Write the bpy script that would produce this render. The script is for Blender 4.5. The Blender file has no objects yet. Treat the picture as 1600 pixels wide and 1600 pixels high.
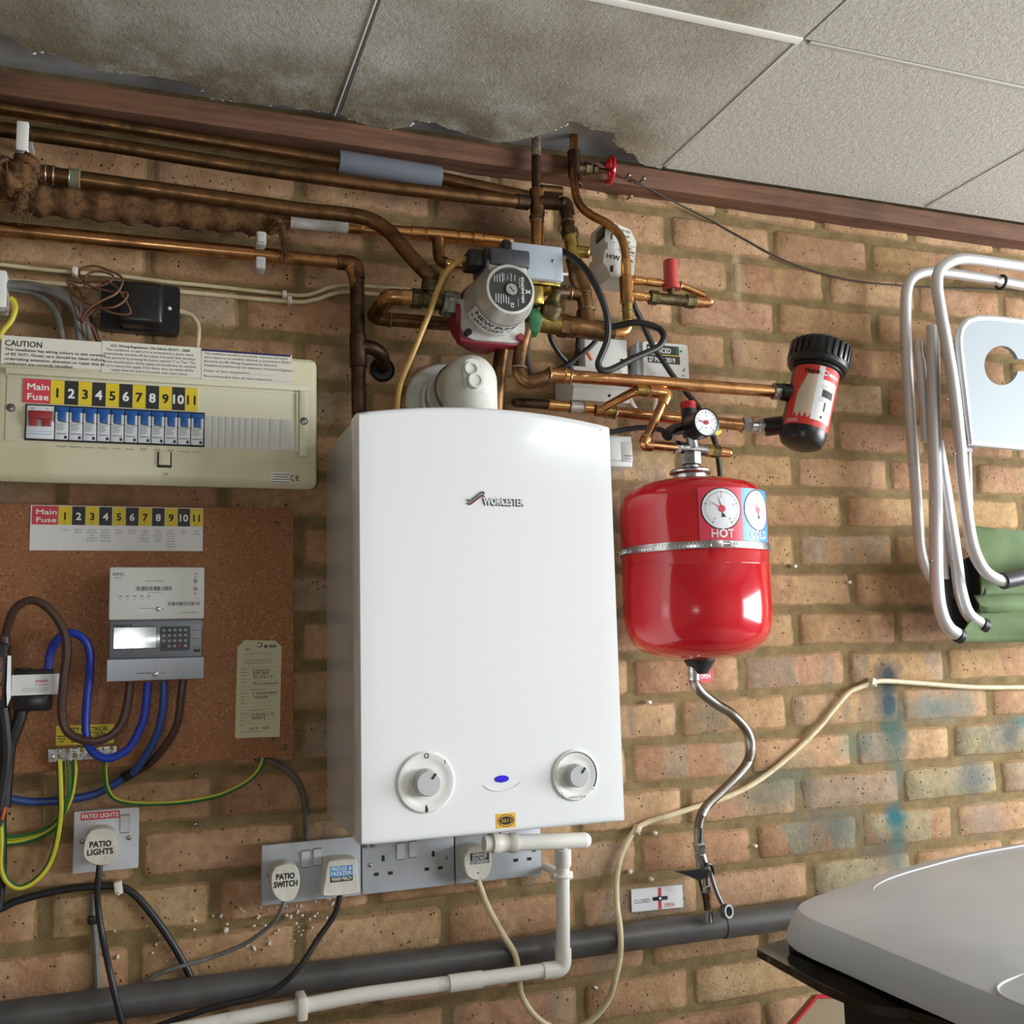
import bpy, bmesh, math, random
from mathutils import Vector, Matrix
S = bpy.context.scene
COL = S.collection
# ------------------------------------------------------------------ camera
CAM = Vector((-1.14536, -1.60170, 1.50650))
YAW, PITCH, ROLL, FPX = 0.351281, 0.126599, -0.0259796, 1578.11
_F = Vector((math.sin(YAW)*math.cos(PITCH), math.cos(YAW)*math.cos(PITCH), math.sin(PITCH)))
_R0 = Vector((math.cos(YAW), -math.sin(YAW), 0)); _U0 = _R0.cross(_F)
_R = _R0*math.cos(ROLL) + _U0*math.sin(ROLL); _U = _R.cross(_F)
cd = bpy.data.cameras.new('camera'); cam = bpy.data.objects.new('camera', cd); COL.objects.link(cam)
cd.sensor_width = 36; cd.lens = 36*FPX/1600; cd.clip_start = .02
cam.matrix_world = Matrix(((_R.x, _U.x, -_F.x, CAM.x), (_R.y, _U.y, -_F.y, CAM.y), (_R.z, _U.z, -_F.z, CAM.z), (0, 0, 0, 1)))
S.camera = cam
# ------------------------------------------------------------------ light and exposure
S.view_settings.view_transform = 'Standard'; S.view_settings.look = 'None'
S.view_settings.gamma = 1; S.view_settings.use_curve_mapping = False
S.view_settings.exposure = -.02
wd = bpy.data.worlds.new('world'); S.world = wd; wd.use_nodes = True
wd.node_tree.nodes['Background'].inputs[0].default_value = (.72, .80, 1, 1)
wd.node_tree.nodes['Background'].inputs[1].default_value = .5
def area(name, loc, aim, sx, sy, power, col):
    l = bpy.data.lights.new(name, 'AREA'); l.shape = 'RECTANGLE'; l.size = sx; l.size_y = sy; l.energy = power; l.color = col
    o = bpy.data.objects.new(name, l); COL.objects.link(o); o.location = loc
    o.rotation_euler = (Vector(aim)-Vector(loc)).to_track_quat('-Z', 'Y').to_euler()
    return o
area('garage_door_daylight', (2.45, -1.7, 1.55), (-.4, -.8, 1.6), 2.2, 1.2, 175, (.93, .97, 1))
lf = bpy.data.lights.new('camera_flash', 'SPOT'); lf.energy = 9; lf.shadow_soft_size = .01; lf.color = (.92, .96, 1); lf.spot_size = 1.9; lf.spot_blend = 1
fo = bpy.data.objects.new('camera_flash', lf); COL.objects.link(fo)
fo.location = CAM + Vector((-.04, .01, .014)); fo.rotation_euler = _F.to_track_quat('-Z', 'Y').to_euler()
PANEL_POWER = 30.0
# ------------------------------------------------------------------ helpers
def ray(u, v): return _F + _R*((u-800)/FPX) - _U*((v-800)/FPX)
def P(u, v, d=0.0):
    r = ray(u, v); return CAM + r*((-d-CAM.y)/r.y)
def PZ(u, v, z):
    r = ray(u, v); return CAM + r*((z-CAM.z)/r.z)
def W(px, u, v, d=0.0): return px*((P(u, v, d)-CAM).dot(_F))/FPX
def lin(c):
    c = c/255; return c/12.92 if c <= .04045 else ((c+.055)/1.055)**2.4
def rgb(c): return (lin(c[0]), lin(c[1]), lin(c[2]), 1)
M = {}
class NT:
    def __init__(s, name):
        s.m = bpy.data.materials.new(name); s.m.use_nodes = True; s.t = s.m.node_tree; s.b = s.t.nodes['Principled BSDF']
    def n(s, typ, **k):
        x = s.t.nodes.new(typ)
        for a, b in k.items():
            if a.startswith('_'): x.inputs[int(a[1:])].default_value = b
            else: setattr(x, a, b)
        return x
    def l(s, a, b): s.t.links.new(a, b)
    def noise(s, scale, detail=4, rough=.6, vec=None):
        x = s.n('ShaderNodeTexNoise'); x.inputs['Scale'].default_value = scale; x.inputs['Detail'].default_value = detail; x.inputs['Roughness'].default_value = rough
        s.l(vec if vec else s.coord(), x.inputs['Vector']); return x.outputs['Fac']
    def coord(s):
        if not hasattr(s, 'tc'): s.tc = s.n('ShaderNodeTexCoord')
        return s.tc.outputs['Object']
    def ramp(s, fac, a, b, ca=(0, 0, 0, 1), cb=(1, 1, 1, 1)):
        x = s.n('ShaderNodeValToRGB'); e = x.color_ramp.elements; e[0].position = a; e[1].position = b; e[0].color = ca; e[1].color = cb
        s.l(fac, x.inputs[0]); return x.outputs[0]
    def mix(s, fac, a, b, mode='MIX'):
        x = s.n('ShaderNodeMixRGB'); x.blend_type = mode
        for i, q in ((0, fac), (1, a), (2, b)):
            if isinstance(q, (float, int)): x.inputs[i].default_value = q
            elif isinstance(q, tuple): x.inputs[i].default_value = q
            else: s.l(q, x.inputs[i])
        return x.outputs[0]
    def bump(s, h, strength, dist=.001):
        x = s.n('ShaderNodeBump'); x.inputs['Strength'].default_value = strength; x.inputs['Distance'].default_value = dist
        s.l(h, x.inputs['Height']); s.l(x.outputs[0], s.b.inputs['Normal'])
def mk(key, col, rough=.5, metal=0., col2=None, ns=20, band=(.4, .65), bump=0., bs=300, rough2=None, coat=0., emis=0., spec=None, det=4):
    t = NT(key); b = t.b
    b.inputs['Base Color'].default_value = rgb(col); b.inputs['Roughness'].default_value = rough; b.inputs['Metallic'].default_value = metal
    if spec is not None: b.inputs['Specular IOR Level'].default_value = spec
    if coat: b.inputs['Coat Weight'].default_value = coat; b.inputs['Coat Roughness'].default_value = .05
    if col2:
        f = t.ramp(t.noise(ns, det), band[0], band[1])
        t.l(t.mix(f, rgb(col), rgb(col2)), b.inputs['Base Color'])
        if rough2 is not None:
            t.l(t.mix(f, (rough,)*3+(1,), (rough2,)*3+(1,)), b.inputs['Roughness'])
    if bump: t.bump(t.noise(bs, 3), bump)
    if emis:
        b.inputs['Emission Color'].default_value = rgb(col); b.inputs['Emission Strength'].default_value = emis
    M[key] = t.m; return t.m
mk('copper', (204, 150, 100), .24, 1, (140, 100, 66), 30, (.42, .7), rough2=.38)
mk('copper_dull', (140, 104, 70), .36, 1, (90, 68, 48), 35, (.4, .65), rough2=.5)
mk('copper_dark', (100, 78, 62), .42, 1, (66, 54, 46), 40, (.4, .65), rough2=.55)
mk('copper_new', (228, 176, 114), .2, 1, (190, 138, 84), 25, (.4, .7), rough2=.3)
mk('solder', (196, 186, 170), .4, 1, (150, 120, 90), 120)
mk('verdigris', (86, 128, 104), .7, .2, (134, 96, 62), 90)
mk('brass', (176, 148, 84), .34, 1, (112, 96, 58), 60, (.4, .66), rough2=.5)
mk('brass_dark', (112, 100, 70), .45, 1, (74, 66, 48), 70, rough2=.6)
mk('brass_bright', (222, 196, 110), .26, 1, (160, 134, 74), 60)
mk('chrome', (216, 216, 214), .2, 1, (170, 170, 168), 80, rough2=.34)
mk('steel', (168, 168, 164), .34, 1, (120, 120, 116), 90)
mk('screw_steel', (150, 148, 140), .35, 1)
mk('aluminium', (216, 216, 218), .46, .75)
mk('braid', (158, 152, 142), .34, 1)
mk('white_paint', (232, 234, 234), .13, 0, coat=.4)
mk('white_plastic', (226, 226, 220), .35)
mk('socket_white', (212, 214, 218), .32, 0, (196, 198, 202), 25)
mk('plug_white', (222, 220, 208), .4, 0, (206, 202, 188), 40)
mk('flue_white', (214, 214, 206), .38, 0, (190, 190, 180), 30, (.5, .8))
mk('grey_plastic', (188, 190, 190), .4)
mk('seam_grey', (92, 94, 94), .7)
mk('cream_plastic', (214, 208, 176), .36, 0, (196, 188, 152), 12, (.45, .8))
mk('cream_panel', (220, 216, 190), .36)
mk('blank_grey', (206, 207, 202), .4)
mk('paper_white', (222, 219, 206), .7)
mk('paper_cream', (206, 200, 168), .75)
mk('label_white', (230, 230, 230), .5)
mk('ink', (26, 25, 26), .6)
mk('ink_grey', (110, 108, 106), .7)
mk('ink_red', (196, 44, 50), .6)
mk('ink_white', (240, 240, 238), .6)
mk('label_red', (206, 66, 78), .5)
mk('label_yellow', (226, 200, 44), .5)
mk('label_black', (44, 44, 42), .5)
mk('navy', (48, 46, 92), .5)
mk('black_plastic', (26, 26, 28), .32, 0, (34, 34, 35), 60)
mk('black_rubber', (30, 30, 32), .48)
mk('dark_grey_plastic', (58, 59, 64), .38)
mk('pipe_grey', (86, 84, 82), .42, 0, (70, 68, 66), 14)
mk('overflow_white', (230, 228, 220), .4, 0, (176, 168, 150), 14, (.6, .8))
mk('foam_grey', (110, 114, 124), .9, 0, bump=.4, bs=500)
mk('sleeve_grey', (204, 204, 200), .7, 0, (180, 176, 168), 60)
mk('cable_black', (30, 30, 31), .5)
mk('cable_grey', (120, 120, 116), .55, 0, (100, 98, 92), 40)
mk('cable_cream', (218, 204, 168), .5, 0, (196, 180, 138), 30)
mk('cable_white', (226, 222, 208), .45)
mk('cable_tan', (196, 156, 84), .5, 0, (176, 138, 72), 30)
mk('cable_brown', (72, 50, 42), .42)
mk('cable_thin_brown', (112, 74, 52), .55)
mk('cable_blue', (30, 58, 170), .38)
mk('cable_blue_dull', (48, 76, 140), .45)
mk('earth_yellow', (214, 204, 60), .45)
mk('earth_green', (40, 106, 52), .45)
mk('cable_sheath_dark', (52, 44, 38), .6)
mk('cable_dusty', (104, 96, 86), .7, 0, (84, 76, 66), 60)
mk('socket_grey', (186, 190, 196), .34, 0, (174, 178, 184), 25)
mk('red_paint', (198, 24, 36), .16, 0, coat=.6)
mk('red_plastic', (196, 40, 46), .4)
mk('red_rubber', (186, 62, 58), .55)
mk('pump_red', (136, 34, 50), .5)
mk('pump_silver', (206, 204, 198), .42, .55, (190, 188, 182), 80)
mk('pump_green', (44, 104, 66), .55, .1, (66, 124, 86), 60)
mk('actuator_grey', (176, 186, 196), .36, .1)
mk('meter_white', (222, 224, 220), .4)
mk('meter_grey', (178, 184, 192), .4)
mk('meter_face', (168, 178, 190), .25)
mk('lcd', (140, 178, 160), .12)
mk('keypad', (96, 104, 112), .4)
mk('key_light', (196, 200, 204), .4)
mk('key_blue', (48, 74, 150), .4)
mk('key_red', (190, 44, 54), .4)
mk('breaker_white', (214, 218, 220), .4)
mk('breaker_blue', (30, 88, 160), .36)
mk('switch_red', (150, 44, 50), .4)
mk('jute', (112, 78, 44), .95, 0, (74, 52, 30), 90, bump=1, bs=250)
mk('green_fabric', (104, 124, 84), .85, 0, (90, 110, 72), 12, bump=.3, bs=900)
mk('table_top', (166, 177, 184), .45)
mk('lid_grey', (192, 196, 200), .34, 0, (184, 188, 192), 6)
mk('hinge_grey', (112, 112, 114), .4, .6)
mk('sticker_amber', (228, 178, 52), .5)
mk('sticker_maroon', (120, 44, 30), .5)
mk('lamp_blue', (56, 44, 214), .2)
mk('hot_red', (214, 62, 84), .35)
mk('cold_blue', (56, 146, 216), .35)
mk('dial_white', (232, 234, 238), .3)
mk('magnet_red', (214, 60, 52), .35)
mk('magnet_beige', (214, 196, 172), .4)
mk('yellow_tag', (226, 216, 40), .5)
mk('orange_wire', (206, 104, 58), .5)
mk('led_panel', (238, 246, 255), .5, emis=PANEL_POWER)
mk('room_white', (140, 130, 116), .85, 0, (126, 116, 102), 3)
mk('concrete', (128, 124, 116), .9, 0, (112, 108, 102), 4)
t = NT('dark_glaze'); t.b.inputs['Base Color'].default_value = rgb((40, 34, 30)); t.b.inputs['Roughness'].default_value = .08; M['dark_glaze'] = t.m
mk('panel_tan', (150, 130, 102), .7)
t = NT('clear_cover'); tr = t.n('ShaderNodeBsdfTransparent'); gl = t.n('ShaderNodeBsdfGlossy'); gl.inputs['Roughness'].default_value = .13; lw = t.n('ShaderNodeFresnel'); lw.inputs[0].default_value = 1.6
mxs = t.n('ShaderNodeMixShader'); t.l(lw.outputs[0], mxs.inputs[0]); t.l(tr.outputs[0], mxs.inputs[1]); t.l(gl.outputs[0], mxs.inputs[2]); t.l(mxs.outputs[0], t.t.nodes['Material Output'].inputs['Surface']); M['clear_cover'] = t.m

WO = {}
BEV = {}
class B:
    """collects shapes, then links them as one mesh object"""
    def __init__(s): s.v = []; s.f = []; s.m = []; s.mi = 0
    def mat(s, i): s.mi = i; return s
    def add(s, vs, fs):
        o = len(s.v); s.v += [Vector(q) for q in vs]
        for f in fs: s.f.append(tuple(i+o for i in f)); s.m.append(s.mi)
        return s
    def bm(s, bm):
        bm.verts.index_update()
        return s.add([q.co.copy() for q in bm.verts], [tuple(q.index for q in f.verts) for f in bm.faces])
    def box(s, c, size, bev=0., mat=None, seg=2):
        b = bmesh.new(); bmesh.ops.create_cube(b, size=1)
        for q in b.verts: q.co = Vector((q.co.x*size[0], q.co.y*size[1], q.co.z*size[2]))
        if bev: bmesh.ops.bevel(b, geom=b.edges[:], offset=min(bev, .45*min(size)), segments=seg, profile=.5, affect='EDGES')
        for q in b.verts: q.co = (mat @ q.co if mat else q.co) + Vector(c)
        s.bm(b); b.free(); return s
    def bx(s, x0, x1, d0, d1, z0, z1, bev=0., seg=2):
        return s.box(((x0+x1)/2, -(d0+d1)/2, (z0+z1)/2), (abs(x1-x0), abs(d1-d0), abs(z1-z0)), bev, None, seg)
    def tube(s, pts, r, seg=10, caps=True, closed=False):
        pts = [Vector(q) for q in pts]; n = len(pts)
        rs = r if isinstance(r, (list, tuple)) else [r]*n
        T = []
        for i in range(n):
            a = pts[i-1] if (i > 0 or closed) else pts[i]; b = pts[(i+1) % n] if (i < n-1 or closed) else pts[i]
            T.append((b-a).normalized())
        up = Vector((0, 0, 1)) if abs(T[0].z) < .9 else Vector((1, 0, 0))
        N = (up-T[0]*up.dot(T[0])).normalized(); vs = []; 
        for i in range(n):
            N = (N-T[i]*N.dot(T[i])).normalized(); Bn = T[i].cross(N)
            for k in range(seg):
                a = 2*math.pi*k/seg; vs.append(pts[i]+(N*math.cos(a)+Bn*math.sin(a))*rs[i])
        fs = []
        for i in range(n if closed else n-1):
            j = (i+1) % n
            for k in range(seg):
                k2 = (k+1) % seg; fs.append((i*seg+k, i*seg+k2, j*seg+k2, j*seg+k))
        if caps and not closed:
            fs.append(tuple(reversed(range(seg)))); fs.append(tuple((n-1)*seg+k for k in range(seg)))
        return s.add(vs, fs)
    def cyl(s, a, b, r0, r1=None, seg=24, bev=0.):
        a = Vector(a); b = Vector(b); L = (b-a).length; r1 = r0 if r1 is None else r1
        if bev: return s.lathe([(0, 0), (r0-bev, 0), (r0, bev), (r1, L-bev), (r1-bev, L), (0, L)], a, b-a, seg)
        return s.lathe([(0, 0), (r0, 0), (r1, L), (0, L)], a, b-a, seg)
    def lathe(s, prof, o, ax, seg=32, rot=0.):
        ax = Vector(ax).normalized(); o = Vector(o)
        up = Vector((0, 0, 1)) if abs(ax.z) < .9 else Vector((1, 0, 0))
        N = (up-ax*up.dot(ax)).normalized(); Bn = ax.cross(N)
        vs = []; rings = []
        for r, h in prof:
            if r < 1e-7: rings.append([len(vs)]); vs.append(o+ax*h)
            else:
                rings.append(list(range(len(vs), len(vs)+seg)))
                for k in range(seg):
                    a = 2*math.pi*k/seg+rot; vs.append(o+ax*h+(N*math.cos(a)+Bn*math.sin(a))*r)
        fs = []
        for A, C in zip(rings, rings[1:]):
            for k in range(seg):
                k2 = (k+1) % seg
                if len(A) == 1 and len(C) == 1: continue
                if len(A) == 1: fs.append((A[0], C[k2], C[k]))
                elif len(C) == 1: fs.append((A[k], A[k2], C[0]))
                else: fs.append((A[k], A[k2], C[k2], C[k]))
        return s.add(vs, fs)
    def sphere(s, c, r, seg=20): 
        n = seg//2
        return s.lathe([(r*math.sin(math.pi*i/n) if 0 < i < n else 0, -r*math.cos(math.pi*i/n)) for i in range(n+1)], c, (0, 0, 1), seg)
    def torus(s, c, ax, R, r, seg=28, seg2=10):
        ax = Vector(ax).normalized(); up = Vector((0, 0, 1)) if abs(ax.z) < .9 else Vector((1, 0, 0))
        N = (up-ax*up.dot(ax)).normalized(); Bn = ax.cross(N)
        return s.tube([Vector(c)+(N*math.cos(2*math.pi*k/seg)+Bn*math.sin(2*math.pi*k/seg))*R for k in range(seg)], r, seg2, closed=True)
    def prism(s, pts, vec):
        pts = [Vector(q) for q in pts]; vec = Vector(vec); n = len(pts)
        fs = [tuple(range(n)), tuple(reversed(range(n, 2*n)))]
        for k in range(n): fs.append((k, k+n, (k+1) % n+n, (k+1) % n))
        return s.add(pts+[q+vec for q in pts], fs)
    def poly(s, xz, d0, d1): return s.prism([(x, -d1, z) for x, z in xz], (0, d1-d0, 0))
    def disc(s, x, z, r, d0, d1, seg=28): return s.cyl((x, -d0, z), (x, -d1, z), r, seg=seg)
    def ringd(s, x, z, r0, r1, d0, d1, seg=36):
        return s.lathe([(r0, 0), (r1, 0), (r1, d1-d0), (r0, d1-d0), (r0, 0)], (x, -d0, z), (0, -1, 0), seg)
    def text(s, txt, x, z, d, h, align='C', w=None, bold=0., rot=0., fn=None, maxw=None, th=.0002):
        c = bpy.data.curves.new('t', 'FONT'); c.body = txt; c.size = 1; c.resolution_u = 2
        c.align_x = 'LEFT'; c.align_y = 'BOTTOM_BASELINE'
        o = bpy.data.objects.new('t', c); COL.objects.link(o)
        dg = bpy.context.evaluated_depsgraph_get(); dg.update()
        me = bpy.data.meshes.new_from_object(o.evaluated_get(dg))
        vs = [q.co.copy() for q in me.vertices]; fs = [tuple(p.vertices) for p in me.polygons]
        bpy.data.objects.remove(o); bpy.data.curves.remove(c); bpy.data.meshes.remove(me)
        if not vs: return s
        x0 = min(q.x for q in vs); x1 = max(q.x for q in vs)
        sy = h/.69; sx = sy
        if w: sx = w/(x1-x0)
        elif maxw and (x1-x0)*sx > maxw: sx = maxw/(x1-x0)
        off = {'C': (x0+x1)/2, 'L': x0, 'R': x1}[align]
        cr, sr = math.cos(rot), math.sin(rot)
        k = bold*1.1*sy if bold > .006 else 0
        for n_, (ox, oy) in enumerate([(0, 0)] if not k else [(-k, -k), (k, -k), (-k, k), (k, k), (0, 0)]):   # thicken the strokes
            out = []
            for q in vs:
                px = (q.x-off)*sx+ox; py = q.y*sy+oy
                px, py = px*cr-py*sr, px*sr+py*cr
                out.append(fn(px, py) if fn else Vector((x+px, -d-th-n_*1e-5, z+py)))
            s.add(out, fs)
        return s
    def build(s, name, mats, parent=None, label=None, cat=None, group=None, kind=None, sharp=.6, origin=None):
        if isinstance(mats, str): mats = [mats]
        lo = [min(q[i] for q in s.v) for i in range(3)]; hi = [max(q[i] for q in s.v) for i in range(3)]
        og = Vector(((lo[0]+hi[0])/2, (lo[1]+hi[1])/2, lo[2])) if origin is None else Vector(origin)
        me = bpy.data.meshes.new(name); me.from_pydata([q-og for q in s.v], [], s.f)
        for k in mats: me.materials.append(M[k])
        me.polygons.foreach_set('material_index', s.m)
        me.polygons.foreach_set('use_smooth', [True]*len(s.f))
        b = bmesh.new(); b.from_mesh(me); bmesh.ops.recalc_face_normals(b, faces=b.faces[:]); b.to_mesh(me); b.free()
        me.set_sharp_from_angle(angle=sharp)
        o = bpy.data.objects.new(name, me); COL.objects.link(o)
        if parent is not None: o.parent = parent; o.location = og-WO[parent]
        else: o.location = og
        WO[o] = og; tag(o, label, cat, group, kind); return o
def tag(o, label=None, cat=None, group=None, kind=None):
    for k, q in (('label', label), ('category', cat), ('group', group), ('kind', kind)):
        if q: o[k] = q
    return o
def thing(name, loc, label, cat, group=None):
    o = bpy.data.objects.new(name, None); COL.objects.link(o); o.location = loc; o.empty_display_size = .02
    WO[o] = Vector(loc); return tag(o, label, cat, group)
def dup(root, delta, label=None, group=None):
    def rec(o, par):
        c = o.copy(); COL.objects.link(c)
        if par is not None: c.parent = par
        for ch in [q for q in bpy.data.objects if q.parent == o]: rec(ch, c)
        return c
    r = rec(root, None); r.location = root.location+Vector(delta); WO[r] = WO[root]+Vector(delta)
    if label: r['label'] = label
    if group: r['group'] = group
    return r
def fillet(pts, rad, n=6):
    pts = [Vector(q) for q in pts]; out = [pts[0]]
    for a, b, c in zip(pts, pts[1:], pts[2:]):
        t = min(rad, .48*(b-a).length, .48*(c-b).length); p = b+(a-b).normalized()*t; q = b+(c-b).normalized()*t
        for i in range(n+1):
            k = i/n; out.append(p*(1-k)**2+b*2*k*(1-k)+q*k*k)
    out.append(pts[-1]); return out
def spline(pts, n=8):
    pts = [Vector(q) for q in pts]; q = [pts[0]*2-pts[1]]+pts+[pts[-1]*2-pts[-2]]; out = []
    for i in range(1, len(q)-2):
        a, b, c, e = q[i-1], q[i], q[i+1], q[i+2]
        for k in range(n):
            t = k/n
            out.append(.5*((2*b)+(c-a)*t+(2*a-5*b+4*c-e)*t*t+(3*b-a-3*c+e)*t**3))
    out.append(pts[-1]); return out
def rrect(x0, x1, z0, z1, r, n=5):
    out = []
    for cx, cz, a0 in ((x1-r, z1-r, 0), (x0+r, z1-r, 90), (x0+r, z0+r, 180), (x1-r, z0+r, 270)):
        for i in range(n+1):
            a = math.radians(a0+90*i/n); out.append((cx+r*math.cos(a), cz+r*math.sin(a)))
    return out
def PP(lst): return [P(*q) for q in lst]
def rect(u0, v0, u1, v1, d):
    """wall-parallel rectangle from its upper and lower corners in the photo"""
    a = P(u0, v0, d); b = P(u1, v1, d); return a.x, b.x, b.z, a.z
def cable(name, lst, r, mat, label, cat='cable', group=None, parent=None, seg=10, n=8):
    return B().tube(spline(PP(lst), n), r, seg).build(name, mat, parent, label, cat if parent is None else None, group)
# ------------------------------------------------------------------ brick wall
rnd = random.Random(11)
BW, BH, ZT = .22936, .075, 1.85
MEAS = [(1243,740,0),(1391,746,0),(1320,800,1),(1244,860,2),(1398,860,2),(1334,926,3),(1244,976,4),(1402,976,4),(1324,1042,5),(1479,1042,5),(1160,1050,5),(986,1056,5),
 (1233,1114,6),(1062,1120,6),(1548,1100,6),(1335,1170,7),(1488,1157,7),(984,1190,7),(1248,1240,8),(1070,1244,8),(1410,1229,8),(1562,1212,8),(1344,1302,9),(1494,1287,9),
 (1013,1502,11),(1193,1471,11),(1081,1555,12),(1308,685,-1),(1172,690,-1),(1385,628,-2),(1367,516,-4),(1213,499,-4),(1055,502,-4),(1291,447,-5),(1143,439,-5),(1208,378,-6),(1357,390,-6),(1044,351,-6),
 (336,1411,9),(70,1442,9),(340,1246,7),(378,497,-3)]
mx = {}
for u, v, n in MEAS: mx.setdefault(n, []).append(P(u, v, 0).x)
YEL = [(198,166,122),(194,160,116),(198,170,130),(190,154,114)]
PNK = [(192,150,120),(186,144,112),(196,158,126),(184,142,110)]
TAN = [(196,158,122),(188,150,112),(184,148,114),(198,164,126)]
GRY = [(172,150,126),(176,154,128),(164,144,122)]
GRN = [(158,150,126),(150,144,122),(166,148,132),(170,160,128)]
def pick(x, z):
    p = rnd.random()
    if x < -.55: t = TAN if p < .5 else (PNK if p < .78 else (YEL if p < .9 else GRY))
    elif z > 1.8: t = TAN if p < .45 else (PNK if p < .8 else YEL)
    elif -.34 < x < .40 and 1.0 < z < 1.26 and p < .42: t = GRN
    else: t = YEL if p < .33 else (PNK if p < .63 else (TAN if p < .85 else GRY))
    return rnd.choice(t)
vs, fs, ca, cb, mi = [], [], [], [], []
NX, NZ = 10, 5
for n in range(-7, 25):
    z1 = ZT-n*BH; z0 = z1-BH
    js = [k*BW/2 for k in range(-26, 22) if (k-n) % 2 == 0]
    for m in mx.get(n, []):
        i = min(range(len(js)), key=lambda i: abs(js[i]-m))
        if abs(js[i]-m) < .05: js[i] = m
        else: js.append(m)
    js.sort()
    for xa, xb in zip(js, js[1:]):
        if xb-xa < .03 or xa > 2.4 or xb < -2.55: continue
        g = .0034
        x0, x1 = xa+g+rnd.uniform(-.0015, .002), xb-g-rnd.uniform(-.0015, .002)
        za, zb = z0+g+rnd.uniform(-.001, .0015), z1-g-rnd.uniform(-.001, .0015)
        tilt = rnd.uniform(-.0015, .0015); dep = rnd.uniform(.0, .0035); sk = rnd.uniform(-.0018, .0018)
        A = pick(xa, z0); Bc = pick(xa, z0) if rnd.random() < .75 else A
        o = len(vs)
        for j in range(NZ):
            for i in range(NX):
                fx = i/(NX-1); fz = j/(NZ-1)
                ex = (.05 if i == 1 else (.95 if i == NX-2 else fx)); ez = (.15 if j == 1 else (.85 if j == NZ-2 else fz))
                x = x0+(x1-x0)*ex; z = za+(zb-za)*ez+sk*(ex-.5)*2
                edge = i in (0, NX-1) or j in (0, NZ-1)
                corner = i in (0, NX-1) and j in (0, NZ-1)
                jx = rnd.uniform(-.0022, .0022); jz = rnd.uniform(-.0018, .0018)
                if corner: x += (.004 if i == 0 else -.004)*rnd.random()*1.4; z += (.003 if j == 0 else -.003)*rnd.random()*1.4
                y = .0060 if edge else -dep+tilt*(ez-.5)+rnd.uniform(-.0006, .0006)
                if rnd.random() < .02 and not edge: y += .003
                vs.append((x+jx, y, z+jz))
        for j in range(NZ-1):
            for i in range(NX-1):
                a = o+j*NX+i; fs.append((a, a+1, a+1+NX, a+NX)); mi.append(0)
        ca += [rgb(A)[:3]+((1.0 if (q % NX in (0, NX-1) or q//NX in (0, NZ-1)) else .0),) for q in range(NX*NZ)]; cb += [rgb(Bc)]*(NX*NZ)
# mortar sheet
o = len(vs); nx, nz = 90, 50
for j in range(nz+1):
    for i in range(nx+1):
        vs.append((-2.6+5.1*i/nx, .0036+rnd.uniform(-.0012, .0012), 0+2.4*j/nz)); ca.append((0, 0, 0, 1)); cb.append((0, 0, 0, 1))
for j in range(nz):
    for i in range(nx):
        a = o+j*(nx+1)+i; fs.append((a, a+1, a+nx+2, a+nx+1)); mi.append(1)
me = bpy.data.meshes.new('wall_back'); me.from_pydata(vs, [], fs); me.polygons.foreach_set('material_index', mi)
me.polygons.foreach_set('use_smooth', [True]*len(fs))
for nm, arr in (('ca', ca), ('cb', cb)):
    at_ = me.color_attributes.new(nm, 'FLOAT_COLOR', 'POINT')
    at_.data.foreach_set('color', [q for c in arr for q in c])
def stains(t, base):
    """blue-green spray drips and dark patches on the brickwork, fixed in the wall's own coordinates"""
    blobs = [(1385,1052,.028,.026,(44,60,76),.9),(1390,1100,.026,.045,(38,62,74),.95),(1398,1150,.030,.045,(66,98,92),.8),(1404,1205,.016,.045,(92,112,104),.6),(1400,1278,.022,.022,(24,96,112),.95),(1402,1308,.018,.035,(66,122,118),.75),(1400,1345,.018,.03,(104,112,112),.5),(1340,1165,.045,.025,(98,124,108),.6),
             (1470,1105,.075,.024,(104,124,122),.7),(1520,1215,.04,.03,(92,100,106),.75),(1596,1128,.022,.012,(60,124,134),.6),(1576,1145,.03,.03,(70,82,92),.6),(1300,1290,.07,.035,(92,98,92),.7),
             (1110,1120,.04,.03,(80,92,84),.6),(1200,1240,.07,.035,(86,100,90),.65),(1380,1330,.05,.03,(90,92,90),.5),(1540,1280,.05,.03,(120,116,122),.5),(1240,1210,.05,.03,(96,110,98),.45),
             (1153,430,.009,.05,(206,186,156),.6),(1156,540,.014,.03,(196,172,144),.5),(1040,365,.012,.02,(110,92,62),.6),(1240,380,.1,.02,(150,120,78),.4),(760,350,.07,.05,(60,40,32),.6),(630,300,.09,.03,(70,52,40),.45)]
    out = base; nz_ = t.noise(40, 4)
    for u, v, rx, rz, c, a in blobs:
        p = P(u, v, 0)
        mp = t.n('ShaderNodeMapping'); mp.vector_type = 'TEXTURE'; mp.inputs['Location'].default_value = (p.x, 0, p.z); mp.inputs['Scale'].default_value = (rx*1.5, 1, rz*1.5)
        t.l(t.coord(), mp.inputs[0])
        ln = t.n('ShaderNodeVectorMath', operation='LENGTH'); t.l(mp.outputs[0], ln.inputs[0])
        ad = t.n('ShaderNodeMath', operation='MULTIPLY_ADD'); t.l(nz_, ad.inputs[0]); ad.inputs[1].default_value = .7; ad.inputs[2].default_value = -.35
        sm = t.n('ShaderNodeMath', operation='ADD'); t.l(ln.outputs['Value'], sm.inputs[0]); t.l(ad.outputs[0], sm.inputs[1])
        f = t.ramp(sm.outputs[0], .25, 1.0, (a, a, a, 1), (0, 0, 0, 1))
        out = t.mix(f, out, rgb(c))
    return out
t = NT('brick')
a1 = t.n('ShaderNodeVertexColor'); a1.layer_name = 'ca'; a2 = t.n('ShaderNodeVertexColor'); a2.layer_name = 'cb'
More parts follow.
